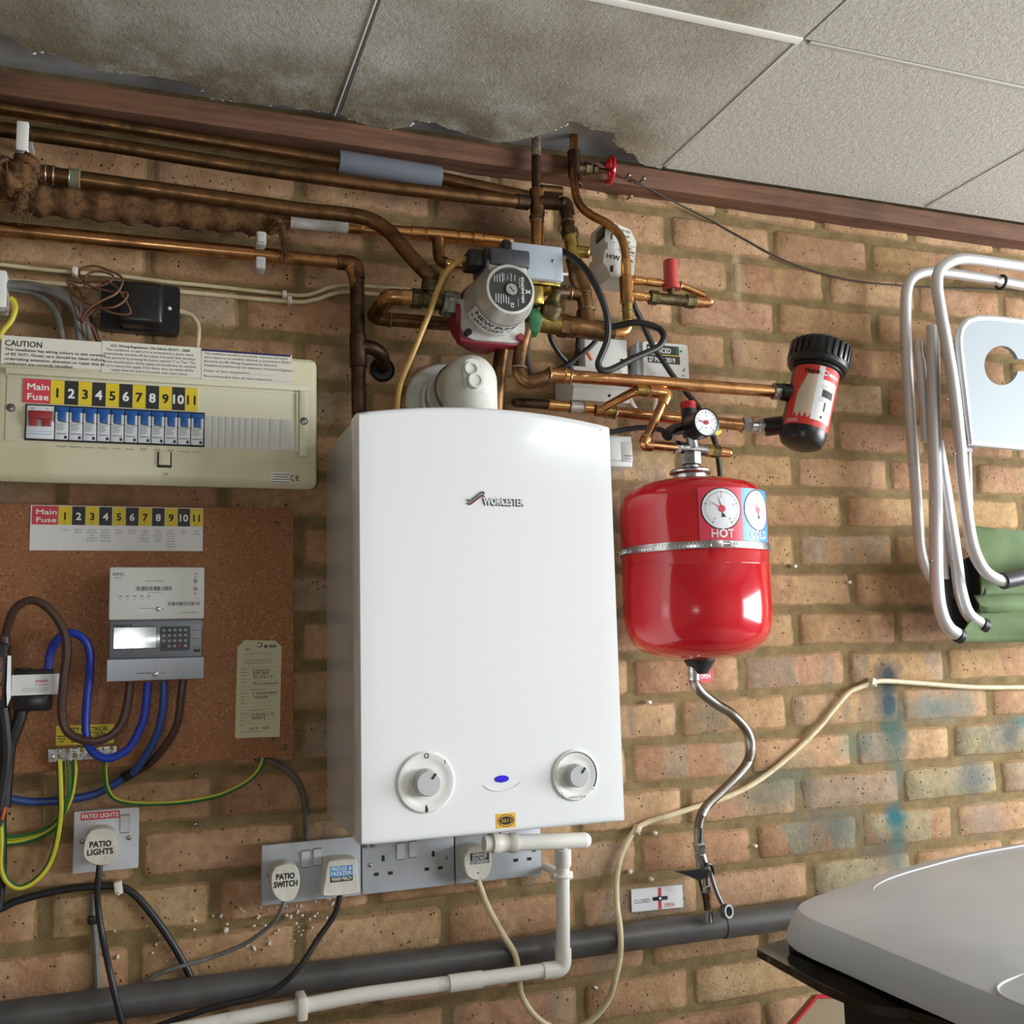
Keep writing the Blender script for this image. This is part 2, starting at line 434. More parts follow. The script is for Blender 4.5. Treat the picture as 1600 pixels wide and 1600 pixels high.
mp = t.n('ShaderNodeMapping'); mp.inputs['Scale'].default_value = (14, 14, 5); t.l(t.coord(), mp.inputs[0])
f = t.ramp(t.noise(1.0, 2, .5, mp.outputs[0]), .47, .53)
c = t.mix(f, a1.outputs[0], a2.outputs[0])
c = t.mix(t.ramp(t.noise(55, 6, .7), .38, .72, (.74, .72, .70, 1), (1.1, 1.1, 1.1, 1)), (1, 1, 1, 1), c, 'MULTIPLY') if False else t.mix(1.0, c, t.ramp(t.noise(55, 6, .7), .35, .72, (.70, .67, .64, 1), (1.08, 1.08, 1.06, 1)), 'MULTIPLY')
c = t.mix(t.ramp(t.noise(9, 4, .6), .5, .72, (0, 0, 0, 1), (.45,)*3+(1,)), c, rgb((150, 118, 80)))
c = t.mix(t.ramp(t.noise(17, 5, .7), .52, .7, (0, 0, 0, 1), (.5,)*3+(1,)), c, rgb((206, 172, 134)))
c = t.mix(t.ramp(t.noise(23, 5, .7), .56, .72, (0, 0, 0, 1), (.55,)*3+(1,)), c, rgb((138, 100, 76)))
vo = t.n('ShaderNodeTexVoronoi'); vo.inputs['Scale'].default_value = 95; t.l(t.coord(), vo.inputs['Vector'])
pit = t.ramp(vo.outputs['Distance'], .10, .2, (1, 1, 1, 1), (0, 0, 0, 1))
msk = t.ramp(t.noise(26, 3), .47, .58)
pitm = t.mix(1.0, pit, msk, 'MULTIPLY')
c = t.mix(pitm, c, rgb((62, 44, 32)))
ed = t.n('ShaderNodeMath', operation='MULTIPLY_ADD'); t.l(t.noise(70, 5, .7), ed.inputs[0]); ed.inputs[1].default_value = 1.3; t.l(a1.outputs['Alpha'], ed.inputs[2])
smear = t.ramp(ed.outputs[0], .82, 1.3, (0, 0, 0, 1), (.85,)*3+(1,))
c = t.mix(smear, c, rgb((146, 118, 82)))
t.l(stains(t, c), t.b.inputs['Base Color'])
t.b.inputs['Roughness'].default_value = .88; t.b.inputs['Specular IOR Level'].default_value = .25
hh = t.n('ShaderNodeMath', operation='MULTIPLY_ADD'); t.l(pitm, hh.inputs[0]); hh.inputs[1].default_value = -1.2; t.l(t.noise(160, 5, .7), hh.inputs[2])
t.bump(hh.outputs[0], .9, .0022)
t2 = NT('mortar')
mc = t2.mix(t2.ramp(t2.noise(30, 5), .35, .7), rgb((114, 96, 62)), rgb((146, 124, 84)))
t2.l(stains(t2, mc), t2.b.inputs['Base Color']); t2.b.inputs['Roughness'].default_value = .95
t2.bump(t2.noise(300, 4), .8, .002)
me.materials.append(t.m); me.materials.append(t2.m)
wall = bpy.data.objects.new('wall_back', me); COL.objects.link(wall); wall['kind'] = 'structure'; WO[wall] = Vector((0, 0, 0))
# ------------------------------------------------------------------ room shell beyond the frame
ZC = 2.359
B().box((-.05, -1.7, -.03), (5.3, 3.5, .06)).build('floor', 'concrete', kind='structure')
B().box((-2.58, -1.7, 1.2), (.06, 3.4, 2.5)).build('wall_left', 'room_white', kind='structure')
B().box((-.05, -3.43, 1.2), (5.1, .06, 2.5)).build('wall_front', 'room_white', kind='structure')
B().box((2.53, -.3, 1.2), (.06, .6, 2.5)).build('wall_right', 'room_white', kind='structure')
B().box((2.53, -1.7, 2.32), (.06, 2.3, .2)).build('trim_3', 'room_white', kind='structure')
# ------------------------------------------------------------------ ceiling: plasterboard panels with a broken edge over the batten
t = NT('ceiling_board'); geo = t.n('ShaderNodeNewGeometry'); t.coord = lambda: geo.outputs['Position']
st = t.ramp(t.noise(3.2, 4), .34, .66)
sx = t.n('ShaderNodeSeparateXYZ'); t.l(t.coord(), sx.inputs[0])
mr = t.n('ShaderNodeMapRange'); t.l(sx.outputs['X'], mr.inputs[0]); mr.inputs[1].default_value = -.40; mr.inputs[2].default_value = -.25; mr.inputs[3].default_value = 1; mr.inputs[4].default_value = 0
damp = t.mix(1.0, st, mr.outputs[0], 'MULTIPLY')
cc = t.mix(t.mix(1.0, damp, (.75, .75, .75, 1), 'MULTIPLY'), rgb((214, 211, 200)), rgb((140, 131, 106)))
cc = t.mix(1.0, cc, t.ramp(t.noise(120, 5, .7), .3, .7, (.78, .77, .75, 1), (1.04, 1.04, 1.04, 1)), 'MULTIPLY')
mr2 = t.n('ShaderNodeMapRange'); t.l(sx.outputs['Y'], mr2.inputs[0]); mr2.inputs[1].default_value = -.34; mr2.inputs[2].default_value = -.08
dm2 = t.mix(1.0, t.ramp(t.noise(10, 5, .7), .33, .58), t.mix(1.0, mr2.outputs[0], mr.outputs[0], 'MULTIPLY'), 'MULTIPLY')
cc = t.mix(dm2, cc, rgb((126, 115, 92)))
vo = t.n('ShaderNodeTexVoronoi'); vo.inputs['Scale'].default_value = 150; t.l(t.coord(), vo.inputs['Vector'])
cc = t.mix(t.mix(1.0, t.ramp(vo.outputs['Distance'], .08, .16, (1, 1, 1, 1), (0, 0, 0, 1)), t.ramp(t.noise(18, 3), .55, .62), 'MULTIPLY'), cc, rgb((90, 82, 68)))
t.l(cc, t.b.inputs['Base Color']); t.b.inputs['Roughness'].default_value = .9; t.b.inputs['Specular IOR Level'].default_value = .2
hb = t.mix(.5, t.noise(95, 3, .6), t.noise(330, 4, .7)); t.bump(hb, 1.0, .004)
M['ceiling_board'] = t.m
mk('board_edge', (214, 210, 196), .9, bump=.6, bs=200)
mk('upper_grey', (190, 188, 186), .85, 0, (166, 164, 162), 8)
mk('cover_strip', (226, 224, 214), .5)
e1 = [(0,51),(20,61),(51,84),(67,79),(101,89),(152,108),(202,116),(243,120),(287,127),(314,137),(334,155),(370,159),(410,163),(439,165),(480,171),(526,177)]
e2 = [(532,178),(550,187),(587,201),(617,202),(640,197),(647,187),(662,190),(680,191),(700,202),(737,210),(770,222),(800,222),(832,214),(860,206),(882,197),(890,190),(917,195),(925,202),(960,207),(962,227),(975,232),(990,240),(1000,255),(1016,260),(1032,264)]
TH = .0095
def board(name, edge, far, extra=()):
    """panel with its near edge from the photo; crumbled outline is resampled with small jitter"""
    pts = []
    for (a, b) in zip(edge, edge[1:]):
        for k in range(3):
            q = a+(b-a)*(k/3); j = (0 if k == 0 else rnd.uniform(-.0025, .0025)); pts.append(Vector((q.x+j*.4, q.y+j, ZC)))
    pts.append(edge[-1])
    poly = [Vector((far[0], far[2], ZC))]+pts+[Vector((far[1], far[2], ZC))]
    b = B(); b.prism(poly, (0, 0, TH))
    # ragged paper lip hanging at the broken edge
    for i in range(0, len(pts)-1):
        if extra and rnd.random() < .5:
            q = pts[i]; b.mat(1).box((q.x, q.y+.002, q.z+.003), (.008+rnd.random()*.007, .004, .004), .0012, Matrix.Rotation(rnd.uniform(-.5, .5), 3, 'Z'), 1); b.mat(0)
    return b.build(name, ['ceiling_board', 'board_edge'], kind='structure')
E1 = [Vector((-2.55, -.2, ZC))]+[PZ(u, v, ZC) for u, v in e1]; E2 = [PZ(u, v, ZC) for u, v in e2]
E1[-1].x = -.8665; 
board('ceiling', E1, (-2.55, -.8665, -.466), (1,))
board('ceiling', E2, (-.8625, -.2655, -.466), (1,))
B().prism([(-.2615, -.052, ZC), (.3335, -.052, ZC), (.3335, -.466, ZC), (-.2615, -.466, ZC)], (0, 0, TH)).build('ceiling', 'ceiling_board', kind='structure')
B().prism([(.3375, -.052, ZC), (2.5, -.052, ZC), (2.5, -.466, ZC), (.3375, -.466, ZC)], (0, 0, TH)).build('ceiling', 'ceiling_board', kind='structure')
xs = [-2.55, -2.06, -1.46, -.866, -.2635, .3355, .935, 1.535, 2.5]; ys = [-.47, -1.07, -1.67, -2.27, -2.87, -3.4]
for a, b_ in zip(ys, ys[1:]):
    for c0, c1 in zip(xs, xs[1:]):
        B().prism([(c0+.002, a-.002, ZC), (c1-.002, a-.002, ZC), (c1-.002, b_+.002, ZC), (c0+.002, b_+.002, ZC)], (0, 0, TH)).build('ceiling', 'ceiling_board', kind='structure')
B().box((0, -1.7, ZC+.045), (5.1, 3.4, .03)).build('ceiling', 'upper_grey', kind='structure')
B().box((-1.4, -.4675, ZC-.0015), (2.27, .014, .003), .001).build('trim_2', 'cover_strip', kind='structure')
B().box((1.12, -.4675, ZC-.0005), (2.74, .006, .003), .001).build('trim_2', 'cover_strip', kind='structure')
for x in (-.8645, -.2635, .3355):
    B().box((x, -.26, ZC+.0012), (.005, .40, .003), .001).build('trim_4', 'seam_grey' if x < -.5 else 'upper_grey', kind='structure')
    B().box((x-.0045, -.26, ZC-.0004), (.003, .40, .0025), .0008).build('trim_5', 'cover_strip', kind='structure')
# timber batten along the wall head
t = NT('batten_wood')
mp = t.n('ShaderNodeMapping'); mp.inputs['Scale'].default_value = (3, 60, 60); t.l(t.coord(), mp.inputs[0])
wc = t.mix(t.ramp(t.noise(1.5, 5, .6, mp.outputs[0]), .3, .7), rgb((126, 88, 64)), rgb((88, 58, 42)))
wc = t.mix(t.ramp(t.noise(7, 4), .5, .7, (0, 0, 0, 1), (.6,)*3+(1,)), wc, rgb((70, 48, 38)))
t.l(wc, t.b.inputs['Base Color']); t.b.inputs['Roughness'].default_value = .8; t.bump(t.noise(1.5, 5, .6, mp.outputs[0]), .5, .002); M['batten_wood'] = t.m
b = B(); n = 60
rows = []
for i in range(n+1):
    x = -2.55+5.05*i/n; w = rnd.uniform(-.0015, .0015)
    rows.append([(x, .003, 2.322+w), (x, -.043+w, 2.3215+w), (x, -.046+w, 2.326), (x, -.046+w, 2.356), (x, .003, 2.358)])
b.add([q for r in rows for q in r], [(i*5+k, i*5+(k+1) % 5, (i+1)*5+(k+1) % 5, (i+1)*5+k) for i in range(n) for k in range(5)])
b.build('trim_1', 'batten_wood', kind='structure')
# ceiling light in the bay behind the photographer
pl = thing('ceiling_light', (.635, -2.57, ZC-.012), 'square white ceiling light panel in the bay beside the open garage door', 'ceiling light')
B().box((.635, -2.57, ZC-.006), (.59, .59, .011), .003).build('frame', 'white_plastic', pl)
B().box((.635, -2.57, ZC-.0135), (.54, .54, .004)).build('diffuser', 'led_panel', pl)
# ------------------------------------------------------------------ consumer unit
def X(u, v, d): return P(u, v, d).x
def Z(u, v, d): return P(u, v, d).z
def screwhead(b, x, z, d, r=.0035, rot=.6):
    b.lathe([(0, 0), (r, 0), (r*.9, .0012), (r*.5, .0018), (0, .0019)], (x, -d, z), (0, -1, 0), 16)
    return b
D = .105
ux0, ux1 = X(-8, 640, D), X(496, 660, D); uz1 = Z(492, 561, D); uz0 = Z(487, 763, D)
cu = thing('consumer_unit', ((ux0+ux1)/2, -.05, uz0), 'long cream fuse box above the chipboard with a row of blue breakers', 'fuse box')
b = B()
prof = [(0, uz0+.012), (.075, uz0+.004), (.094, uz0), (D-.003, uz0+.006), (D, uz0+.014), (D, uz1-.006), (D-.004, uz1-.001), (.06, uz1), (0, uz1)]
nn = len(prof)
xsx = [ux0, ux0+.003, ux0+.010, ux1-.010, ux1-.003, ux1]; ins = [.010, .003, 0, 0, .003, .010]
vv = []
for x, i_ in zip(xsx, ins):
    for d, z in prof:
        zz = min(max(z, uz0+i_), uz1-i_); vv.append((x, -min(d, D-i_*.7), zz))
ff = []
for i in range(len(xsx)-1):
    for k in range(nn): ff.append((i*nn+k, i*nn+(k+1) % nn, (i+1)*nn+(k+1) % nn, (i+1)*nn+k))
ff += [tuple(range(nn)), tuple(range((len(xsx)-1)*nn, len(xsx)*nn))]
b.add(vv, ff).build('housing', 'cream_plastic', cu)
# recessed door field: raised frame lips around a flat field
fx0, fx1 = X(9, 640, D), X(481, 655, D); fz1 = Z(478, 603, D); fz0 = Z(470, 713, D)
b = B(); b.bx(fx0, fx1, D-.002, D+.0012, fz0+.006, fz1-.010, .001).build('door_field', 'cream_panel', cu)
b = B(); b.bx(fx0-.002, fx1+.002, D-.001, D+.004, fz1-.009, fz1, .0015); b.bx(fx0, fx1, D-.001, D+.0025, fz1-.014, fz1-.011, .001)
b.bx(X(462, 650, D), X(465, 650, D), D-.001, D+.004, fz0+.004, fz1-.01, .001)
b.bx(X(467, 650, D), X(480, 650, D), D-.001, D+.005, fz0, fz1-.009, .0015)
b.build('door_rail', 'cream_panel', cu)
for u, v, dd in ((17, 637, D+.0012), (475, 658, D+.005)):
    s_ = B(); s_.ringd(X(u, v, dd), Z(u, v, dd), .0042, .0058, dd-.001, dd+.0006); s_.build('screw_collar', 'seam_grey', cu)
    screwhead(B(), X(u, v, dd), Z(u, v, dd), dd, .0046).build('screw', 'screw_steel', cu)
# paper notices along the top
def notice(x0, x1, z0, z1, d, name='notice', mats=('paper_white', 'ink', 'navy')):
    b = B(); b.bx(x0, x1, d-.0005, d+.0004, z0, z1); return b
nd = D+.0005
nx0, nx1 = X(2, 548, nd), X(158, 560, nd); nz1, nz0 = Z(80, 529, nd), Z(80, 573, nd)
b = notice(nx0, nx1, nz0, nz1, nd); b.mat(1)
b.text('CAUTION', X(8, 540, nd), Z(40, 542, nd), nd+.0004, W(9.0, 40, 540, nd), 'L', W(52, 40, 540, nd), .012)
for i, l_ in enumerate(['This installation has wiring colours to two versions', 'of BS 7671. Great care should be taken before', 'undertaking extension, alteration or repair that all', 'conductors are correctly identified.']):
    b.text(l_, X(8, 550, nd), Z(40, 549.5+i*7.3, nd), nd+.0004, W(4.4, 40, 550, nd), 'L', W((143, 142, 142, 97)[i], 80, 550, nd), .012)
b.build('notice', ['paper_white', 'ink'], cu, 'caution notice in black print')
nx0, nx1 = X(159, 555, nd), X(314, 565, nd); nz1, nz0 = Z(236, 538, nd), Z(236, 586, nd)
b = notice(nx0, nx1, nz0, nz1, nd); b.mat(1); cx = X(235, 560, nd)
for i, l_ in enumerate(['I.E.E. Wiring Regulations 17th Edition BS7671 : 2008', 'This installation, or part of it, is protected by a device which', 'automatically switches off the supply if an earth fault develops.', "Test quarterly by pressing the button marked 'T' or 'Test'. The", 'device should switch off the supply and should then be switched', 'on to restore the supply. If the device does not switch off the', 'supply when the button is pressed, seek expert advice.']):
    b.text(l_, cx, Z(235, 546+i*6.2, nd), nd+.0004, W(3.8, 235, 550, nd), 'C', W((116, 128, 136, 134, 136, 128, 112)[i], 235, 550, nd), .012 if i == 0 else .003)
b.build('notice', ['paper_white', 'ink'], cu, 'regulations notice in fine print')
nx0, nx1 = X(315, 565, nd), X(456, 575, nd); nz1, nz0 = Z(385, 550, nd), Z(385, 597, nd)
b = notice(nx0, nx1, nz0, nz1, nd); b.mat(2).bx(nx0, nx1-.002, nd, nd+.0006, nz1-.0032, nz1); b.mat(1)
for i, l_ in enumerate(['This installation should be periodically inspected and tested', 'and a report on its condition obtained, as prescribed in BS7671', '(formerly the IEE Wiring Regulations for Electrical', 'Installations) published by the Institution of Electrical Engineers', 'Date of last inspection ....................', 'Recommended date of next inspection ....................']):
    b.text(l_, X(319, 565, nd), Z(319, (555, 561, 567.3, 573.6, 582, 590.5)[i]-1.5, nd), nd+.0004, W(3.7, 380, 565, nd), 'L', W((126, 132, 110, 136, 104, 134)[i], 380, 570, nd), .003)
b.build('notice', ['paper_white', 'ink', 'navy'], cu, 'inspection notice with a dark blue edge')
# numbered strips
def strip(x0, xa, xb, z0, z1, d, th=.0012):
    b = B(); b.mat(0).bx(x0, xa, d-.0003, d+th, z0, z1)
    w = (xb-xa)/11
    for i in range(11): b.mat(1 if i % 2 == 0 else 2).bx(xa+i*w+.0003, xa+(i+1)*w-.0003, d-.0003, d+th, z0, z1)
    h = z1-z0
    b.mat(3).text('Main', x0+(xa-x0)*.55, z0+h*.55, d+th, h*.26, 'C', (xa-x0)*.78, .016); b.text('Fuse', x0+(xa-x0)*.55, z0+h*.13, d+th, h*.26, 'C', (xa-x0)*.76, .016)
    for i in range(11):
        b.mat(4 if i % 2 == 0 else 3).text(str(i+1), xa+(i+.5)*w, z0+h*.28, d+th, h*.38, 'C', None, .022, maxw=w*.82)
    return b
sd = D+.0012
b = strip(X(36, 610, sd), X(79, 612, sd), X(309, 623, sd), Z(79, 631, sd), Z(79, 594, sd), sd)
b.build('number_strip', ['label_red', 'label_yellow', 'label_black', 'ink_white', 'ink'], cu, 'numbered circuit strip one to eleven')
# breakers
bz1, bz0 = Z(86, 636, sd), Z(86, 687, sd); bx0, bxm, bx1 = X(41, 660, sd), X(86, 660, sd), X(318, 668, sd)
b = B(); b.bx(bx0-.0015, bx1+.0015, sd-.004, sd+.0008, bz0-.0025, bz1+.0025); b.build('breaker_slot', 'ink', cu)
w = (bx1-bxm)/11; bh = bz1-bz0
ms = B().bx(bx0+.0005, bxm-.0008, sd-.004, sd+.004, bz0, bz1, .0008)
ms.mat(1).text('OFF', bx0+.008, bz1-.005, sd+.004, .0018); ms.text('ON', bx0+.026, bz1-.005, sd+.004, .0018); ms.mat(2).bx(bx0+.002, bxm-.003, sd+.004, sd+.0043, bz0+.006, bz0+.0066); ms.bx(bx0+.002, bxm-.003, sd+.004, sd+.0043, bz0+.010, bz0+.0104)
msw = ms.build('main_switch', ['breaker_white', 'ink', 'cold_blue'], cu)
tb = B(); m_ = (bx0+bxm)/2
tb.bx(bx0+.003, bxm-.0035, sd+.003, sd+.010, bz1-.019, bz1-.008, .0012); tb.bx(bx0+.004, m_-.0035, sd+.003, sd+.009, bz0+.017, bz1-.015, .001); tb.bx(m_+.002, bxm-.0045, sd+.003, sd+.009, bz0+.017, bz1-.015, .001)
tb.build('toggle', 'switch_red', msw, 'dark red twin toggle')
def breaker(i):
    a, c = bxm+i*w+.0006, bxm+(i+1)*w-.0006
    b = B().bx(a, c, sd-.004, sd+.003, bz0, bz1, .0006); b.bx(a, a+.0035, sd+.002, sd+.008, bz0+bh*.52, bz0+bh*.82, .0006); b.bx(c-.0035, c, sd+.002, sd+.008, bz0+bh*.52, bz0+bh*.82, .0006)
    b.mat(1)
    for k in range(4): b.bx(a+.002, c-.004-.002*(k % 2), sd+.003, sd+.0032, bz0+bh*(.46-.055*k), bz0+bh*(.46-.055*k)+.0007)
    b.mat(2).bx(a+.002, c-.002, sd+.003, sd+.0032, bz0+bh*.17, bz0+bh*.19); b.bx(c-.005, c-.0015, sd+.003, sd+.0033, bz0+bh*.03, bz0+bh*.12)
    o = b.build('circuit_breaker', ['breaker_white', 'ink_grey', 'navy'], cu)
    t_ = B().bx(a+.0002, c-.0002, sd+.002, sd+.006, bz0+bh*.80, bz1-.0005, .0006); t_.bx(a+.0036, c-.0036, sd+.003, sd+.0095, bz0+bh*.55, bz0+bh*.86, .001)
    t_.build('toggle', 'breaker_blue', o)
for i in range(11): breaker(i)
names = ['cooker', 'sockets', 'sockets', 'sockets', 'boiler', 'lights', 'lights', 'up', 'lights', 'door bell', 'lights']
b = B()
for i, s_ in enumerate(['COOKER', 'IMMERSION', 'SOCKETS', 'SOCKETS', 'SOLAR', 'BOILER', 'D/S', 'U/S', 'G/S', 'DOOR BELL', 'LIGHTS']):
    b.text(s_, bxm+(i+.5)*w, bz0-.010-(i*.0001), sd, .0022 if i not in (6, 7, 8) else .0038, 'C', None, .004, maxw=w*.8)
b.build('circuit_names', 'ink_grey', cu)
b = B(); gx0 = bx1+.001; gx1 = X(456, 675, sd); n = [0, .09, .17, .26, .35, .43, .52, .60, .70, .78, .86]
cuts = [0, .085, .155, .23, .31, .385, .455, .535, .60, .735, .86, 1]
for a, c in zip(cuts, cuts[1:]): b.bx(gx0+(gx1-gx0)*a+.0003, gx0+(gx1-gx0)*c-.0003, sd-.002, sd+.0012, bz0-.002, bz1-.002, .0004)
b.build('blanking_strip', 'blank_grey', cu)
b = B(); kx0, kz1 = X(246, 706, D), Z(246, 706, D); kx1, kz0 = X(268, 731, D), Z(268, 731, D)
b.bx(kx0, kx1, D-.001, D+.0012, kz0, kz1); b.mat(1).bx(kx0+.002, kx1-.002, D, D+.005, kz0+.003, kz1, .001)
b.build('door_catch', ['ink', 'cream_plastic'], cu)
b = B(); b.text('Off', X(258, 745, D), Z(258, 743, D), D, .004, 'C', None, .004); b.build('catch_lettering', 'ink_grey', cu)
b = B(); lx0, lz1, lx1, lz0 = X(424, 738, D), Z(424, 738, D), X(454, 755, D), Z(454, 755, D)
b.bx(lx0, lx1, D-.001, D+.0004, lz0, lz1); b.mat(1)
for k in range(4): b.bx(lx0+.001+(k == 1)*.002, lx1-.001-(k == 1)*.002, D+.0003, D+.0006, lz1-.0032-k*.0037, lz1-.0022-k*.0037)
hx = X(462, 748, D); hz = Z(462, 747, D)
for s_ in (0, 1):   # CE mark
    cx = hx-.0045+s_*.0078
    pts = [(cx+.0035*math.cos(math.radians(a)), hz+.0042*math.sin(math.radians(a))) for a in range(60, 301, 15)]; pin = [(cx+.0024*math.cos(math.radians(a)), hz+.0030*math.sin(math.radians(a))) for a in range(300, 59, -15)]
    b.poly(pts+pin, D, D+.0004)
b.bx(hx+.0008, hx+.0052, D, D+.0004, hz-.0006, hz+.0006)
b.build('approval_label', ['label_white', 'ink'], cu)
# ------------------------------------------------------------------ chipboard backing board
t = NT('chipboard')
vo = t.n('ShaderNodeTexVoronoi'); vo.inputs['Scale'].default_value = 420; t.l(t.coord(), vo.inputs['Vector'])
hs = t.n('ShaderNodeSeparateColor'); t.l(vo.outputs['Color'], hs.inputs[0])
cc = t.mix(t.ramp(hs.outputs[0], .1, .95), rgb((152, 102, 66)), rgb((162, 111, 74)))
cc = t.mix(t.ramp(hs.outputs[1], .90, .95), cc, rgb((184, 136, 94))); cc = t.mix(t.ramp(hs.outputs[2], .93, .97), cc, rgb((124, 80, 54)))
cc = t.mix(t.ramp(t.noise(7, 4), .4, .7, (0, 0, 0, 1), (.4,)*3+(1,)), cc, rgb((136, 86, 52)))
t.l(cc, t.b.inputs['Base Color']); t.b.inputs['Roughness'].default_value = .72; t.bump(vo.outputs['Distance'], .15, .001); M['chipboard'] = t.m
BD = .022
cbx0, cbx1 = X(-160, 1000, BD), X(459, 1000, BD); cbz1, cbz0 = Z(455, 795, BD), Z(450, 1182, BD)
b = B().bx(cbx0, cbx1, .002, BD, cbz0, cbz1, .001)
cb_o = b.build('backing_board', 'chipboard', None, 'brown chipboard backing board behind the electricity meter and cables', 'board')
for u, v in ((444, 1168), (425, 1155), (432, 818)):
    screwhead(B(), X(u, v, BD), Z(u, v, BD), BD-.0005, .004).build('screw', 'brass_dark', cb_o)
# circuit card on the board
cd_ = BD+.0005
cx0, cx1 = X(47, 825, cd_), X(317, 828, cd_); cz1 = Z(91, 791, cd_); czm = Z(91, 820, cd_); cz0 = Z(90, 860, cd_)
cardt = thing('circuit_card', (cx0, -cd_, cz0), 'laminated card of numbered yellow and black squares stuck on the chipboard', 'card')
b = B().bx(cx0, cx1, cd_-.0005, cd_+.0006, cz0, cz1+.001); b.mat(1)
cxa, cxb = X(91, 805, cd_), X(317, 808, cd_); cw = (cxb-cxa)/11
txt = [['Cooker'], ['Sockets', 'Kitchen'], ['Sockets', 'Din Room', 'Hall', 'Livng Bed', 'Downstairs'], ['Sockets', 'Bed.rms', 'Bathroom', 'TV Room', 'Utility Bed'], ['Boiler', 'Garden'], ['Sockets', 'Garage'], ['Lights', 'Utility', 'Bath x 2', 'Bedroom', 'Landing'], ['Lights', 'Lounge', 'Din Room', 'Kitchen', 'Cloaks'], ['Lights', 'Bedroom', 'Landing', 'En suite', 'T Room', 'Utility Bed', 'Outside Bed', 'Loft'], ['Door', 'Bell'], ['Lights', 'Garage']]
b.mat(1)
for i, ls in enumerate(txt):
    b.mat(2 if i in (4, 5) else 1)
    for k, l_ in enumerate(ls): b.text(l_, cxa+(i+.5)*cw, czm-.0078-k*.0040, cd_+.0006, .0023, 'C', None, .006, maxw=cw*.75)
b.mat(1)
for i in range(11): b.bx(cxa+(i+.5)*cw-.00015, cxa+(i+.5)*cw+.00015, cd_+.0018, cd_+.0021, czm+.000, czm+.006)
b.build('card', ['label_white', 'ink_grey', 'ink_red'], cardt)
b = strip(cx0+.002, cxa, cxb, czm, cz1, cd_+.0006, .0004)
b.build('number_strip', ['label_red', 'label_yellow', 'label_black', 'ink_white', 'ink'], cardt)
# ------------------------------------------------------------------ electricity meter
MD = .082
mx0, mx1 = X(169, 980, MD), X(319, 980, MD); mzt = Z(244, 886, MD); mz1 = Z(244, 968, MD); mz2 = Z(244, 1029, MD); mzb = Z(244, 1063, MD)
mt = thing('electricity_meter', ((mx0+mx1)/2, -BD, mzb), 'white and grey electricity meter with keypad and green display on the chipboard', 'electricity meter')
B().bx(mx0+.003, mx1-.003, BD, MD-.016, mzb+.004, mzt-.003, .003).build('case', 'meter_grey', mt)
b = B().bx(mx0, mx1, MD-.022, MD, mz1, mzt, .003); b.mat(1)
pw = mx1-mx0; ph = mzt-mz1
def mp_(fx, fz): return mx0+pw*fx, mzt-ph*fz
x, z = mp_(.03, .17); b.text('WMC', x, z, MD, .0048, 'L', pw*.125, .006); x, z = mp_(.05, .22); b.mat(2).text('MET/792', x, z, MD, .002, 'L')
x, z = mp_(.47, .285); b.text('SMART METERING', x, z, MD, .0022)
def barcode(b, x0, x1, z0, z1, d, seed, mat=1):
    r = random.Random(seed); x = x0; b.mat(mat)
    while x < x1:
        w_ = r.choice([.0005, .0008, .0012]); b.bx(x, min(x+w_, x1), d-.0002, d+.0002, z0, z1); x += w_+r.choice([.0006, .0010, .0013])
x, z = mp_(.275, .45); x2, z2 = mp_(.655, .37); barcode(b, x, x2, z, z2, MD, 3)
x, z = mp_(.47, .5); b.mat(2).text('18M 0801 402 357', x, z, MD, .0017)
for k in range(5):
    x, z = mp_(.10+.073*k, .56); b.mat(1).bx(x, x+.0042, MD-.0002, MD+.0002, z, z+.0010); b.mat(2).bx(x, x+.004, MD-.0002, MD+.0002, z-.0036, z-.0031)
x, z = mp_(.61, .74); x2, z2 = mp_(.945, .67); barcode(b, x, x2, z, z2, MD, 8)
x, z = mp_(.93, .885); b.mat(2).text('Secure Meters Limited', x, z, MD, .0019, 'R')
for k, fz in enumerate((.14, .205, .275, .42, .52)):
    x, z = mp_(.90, fz)
    if k in (2, 3): b.mat(1).ringd(x, z, .0014, .0025, MD-.0002, MD+.0002, 16)
    else: b.bx(x-.0016, x+.0016, MD-.0002, MD+.0002, z-.0004, z+.0005); b.bx(x-.001, x+.0016, MD-.0002, MD+.0002, z+.0012, z+.0017)
x, z = mp_(.31, .80); b.mat(3).bx(x, x+.018, MD-.0005, MD+.0002, z-.004, z+.0006); b.mat(2).bx(x, x+.020, MD, MD+.0004, z+.0006, z+.0012); b.bx(x+.028, x+.034, MD, MD+.0004, z-.0003, z+.0003)
b.build('top_cover', ['meter_white', 'ink', 'ink_grey', 'label_white'], mt)
x, z = mp_(.51, .80)
screwhead(B(), x, z, MD, .0034).build('sealing_screw', 'chrome', mt)
fd = MD-.006
b = B().bx(mx0+.0025, mx1-.003, MD-.02, fd, mz2+.001, mz1-.001, .001)
b.mat(1).text('secure', X(177, 978, fd), Z(177, 979, fd), fd, .0036, 'L', W(27, 190, 976, fd), .02); b.mat(2).text('Liberty 100', X(228, 977, fd), Z(228, 978, fd), fd, .0018, 'L')
for k in range(3): b.bx(X(301, 980, fd), X(314, 980, fd), fd-.0002, fd+.0003, Z(308, 985+k*13, fd), Z(308, 984+k*13, fd))
b.text('KEYPAD METER', X(300, 976, fd), Z(300, 975, fd), fd, .0014, 'L'); b.mat(1).bx(X(302, 1017, fd), X(313, 1017, fd), fd-.0002, fd+.0003, Z(307, 1019, fd), Z(307, 1014, fd))
b.mat(2).text('BS EN 50470-3', X(240, 1020, fd), Z(240, 1020, fd), fd, .0016, 'L'); b.text('230V 5(100)A 50Hz', X(240, 1024, fd), Z(240, 1025, fd), fd, .0016, 'L')
b.build('face_plate', ['meter_face', 'ink', 'ink_grey'], mt)
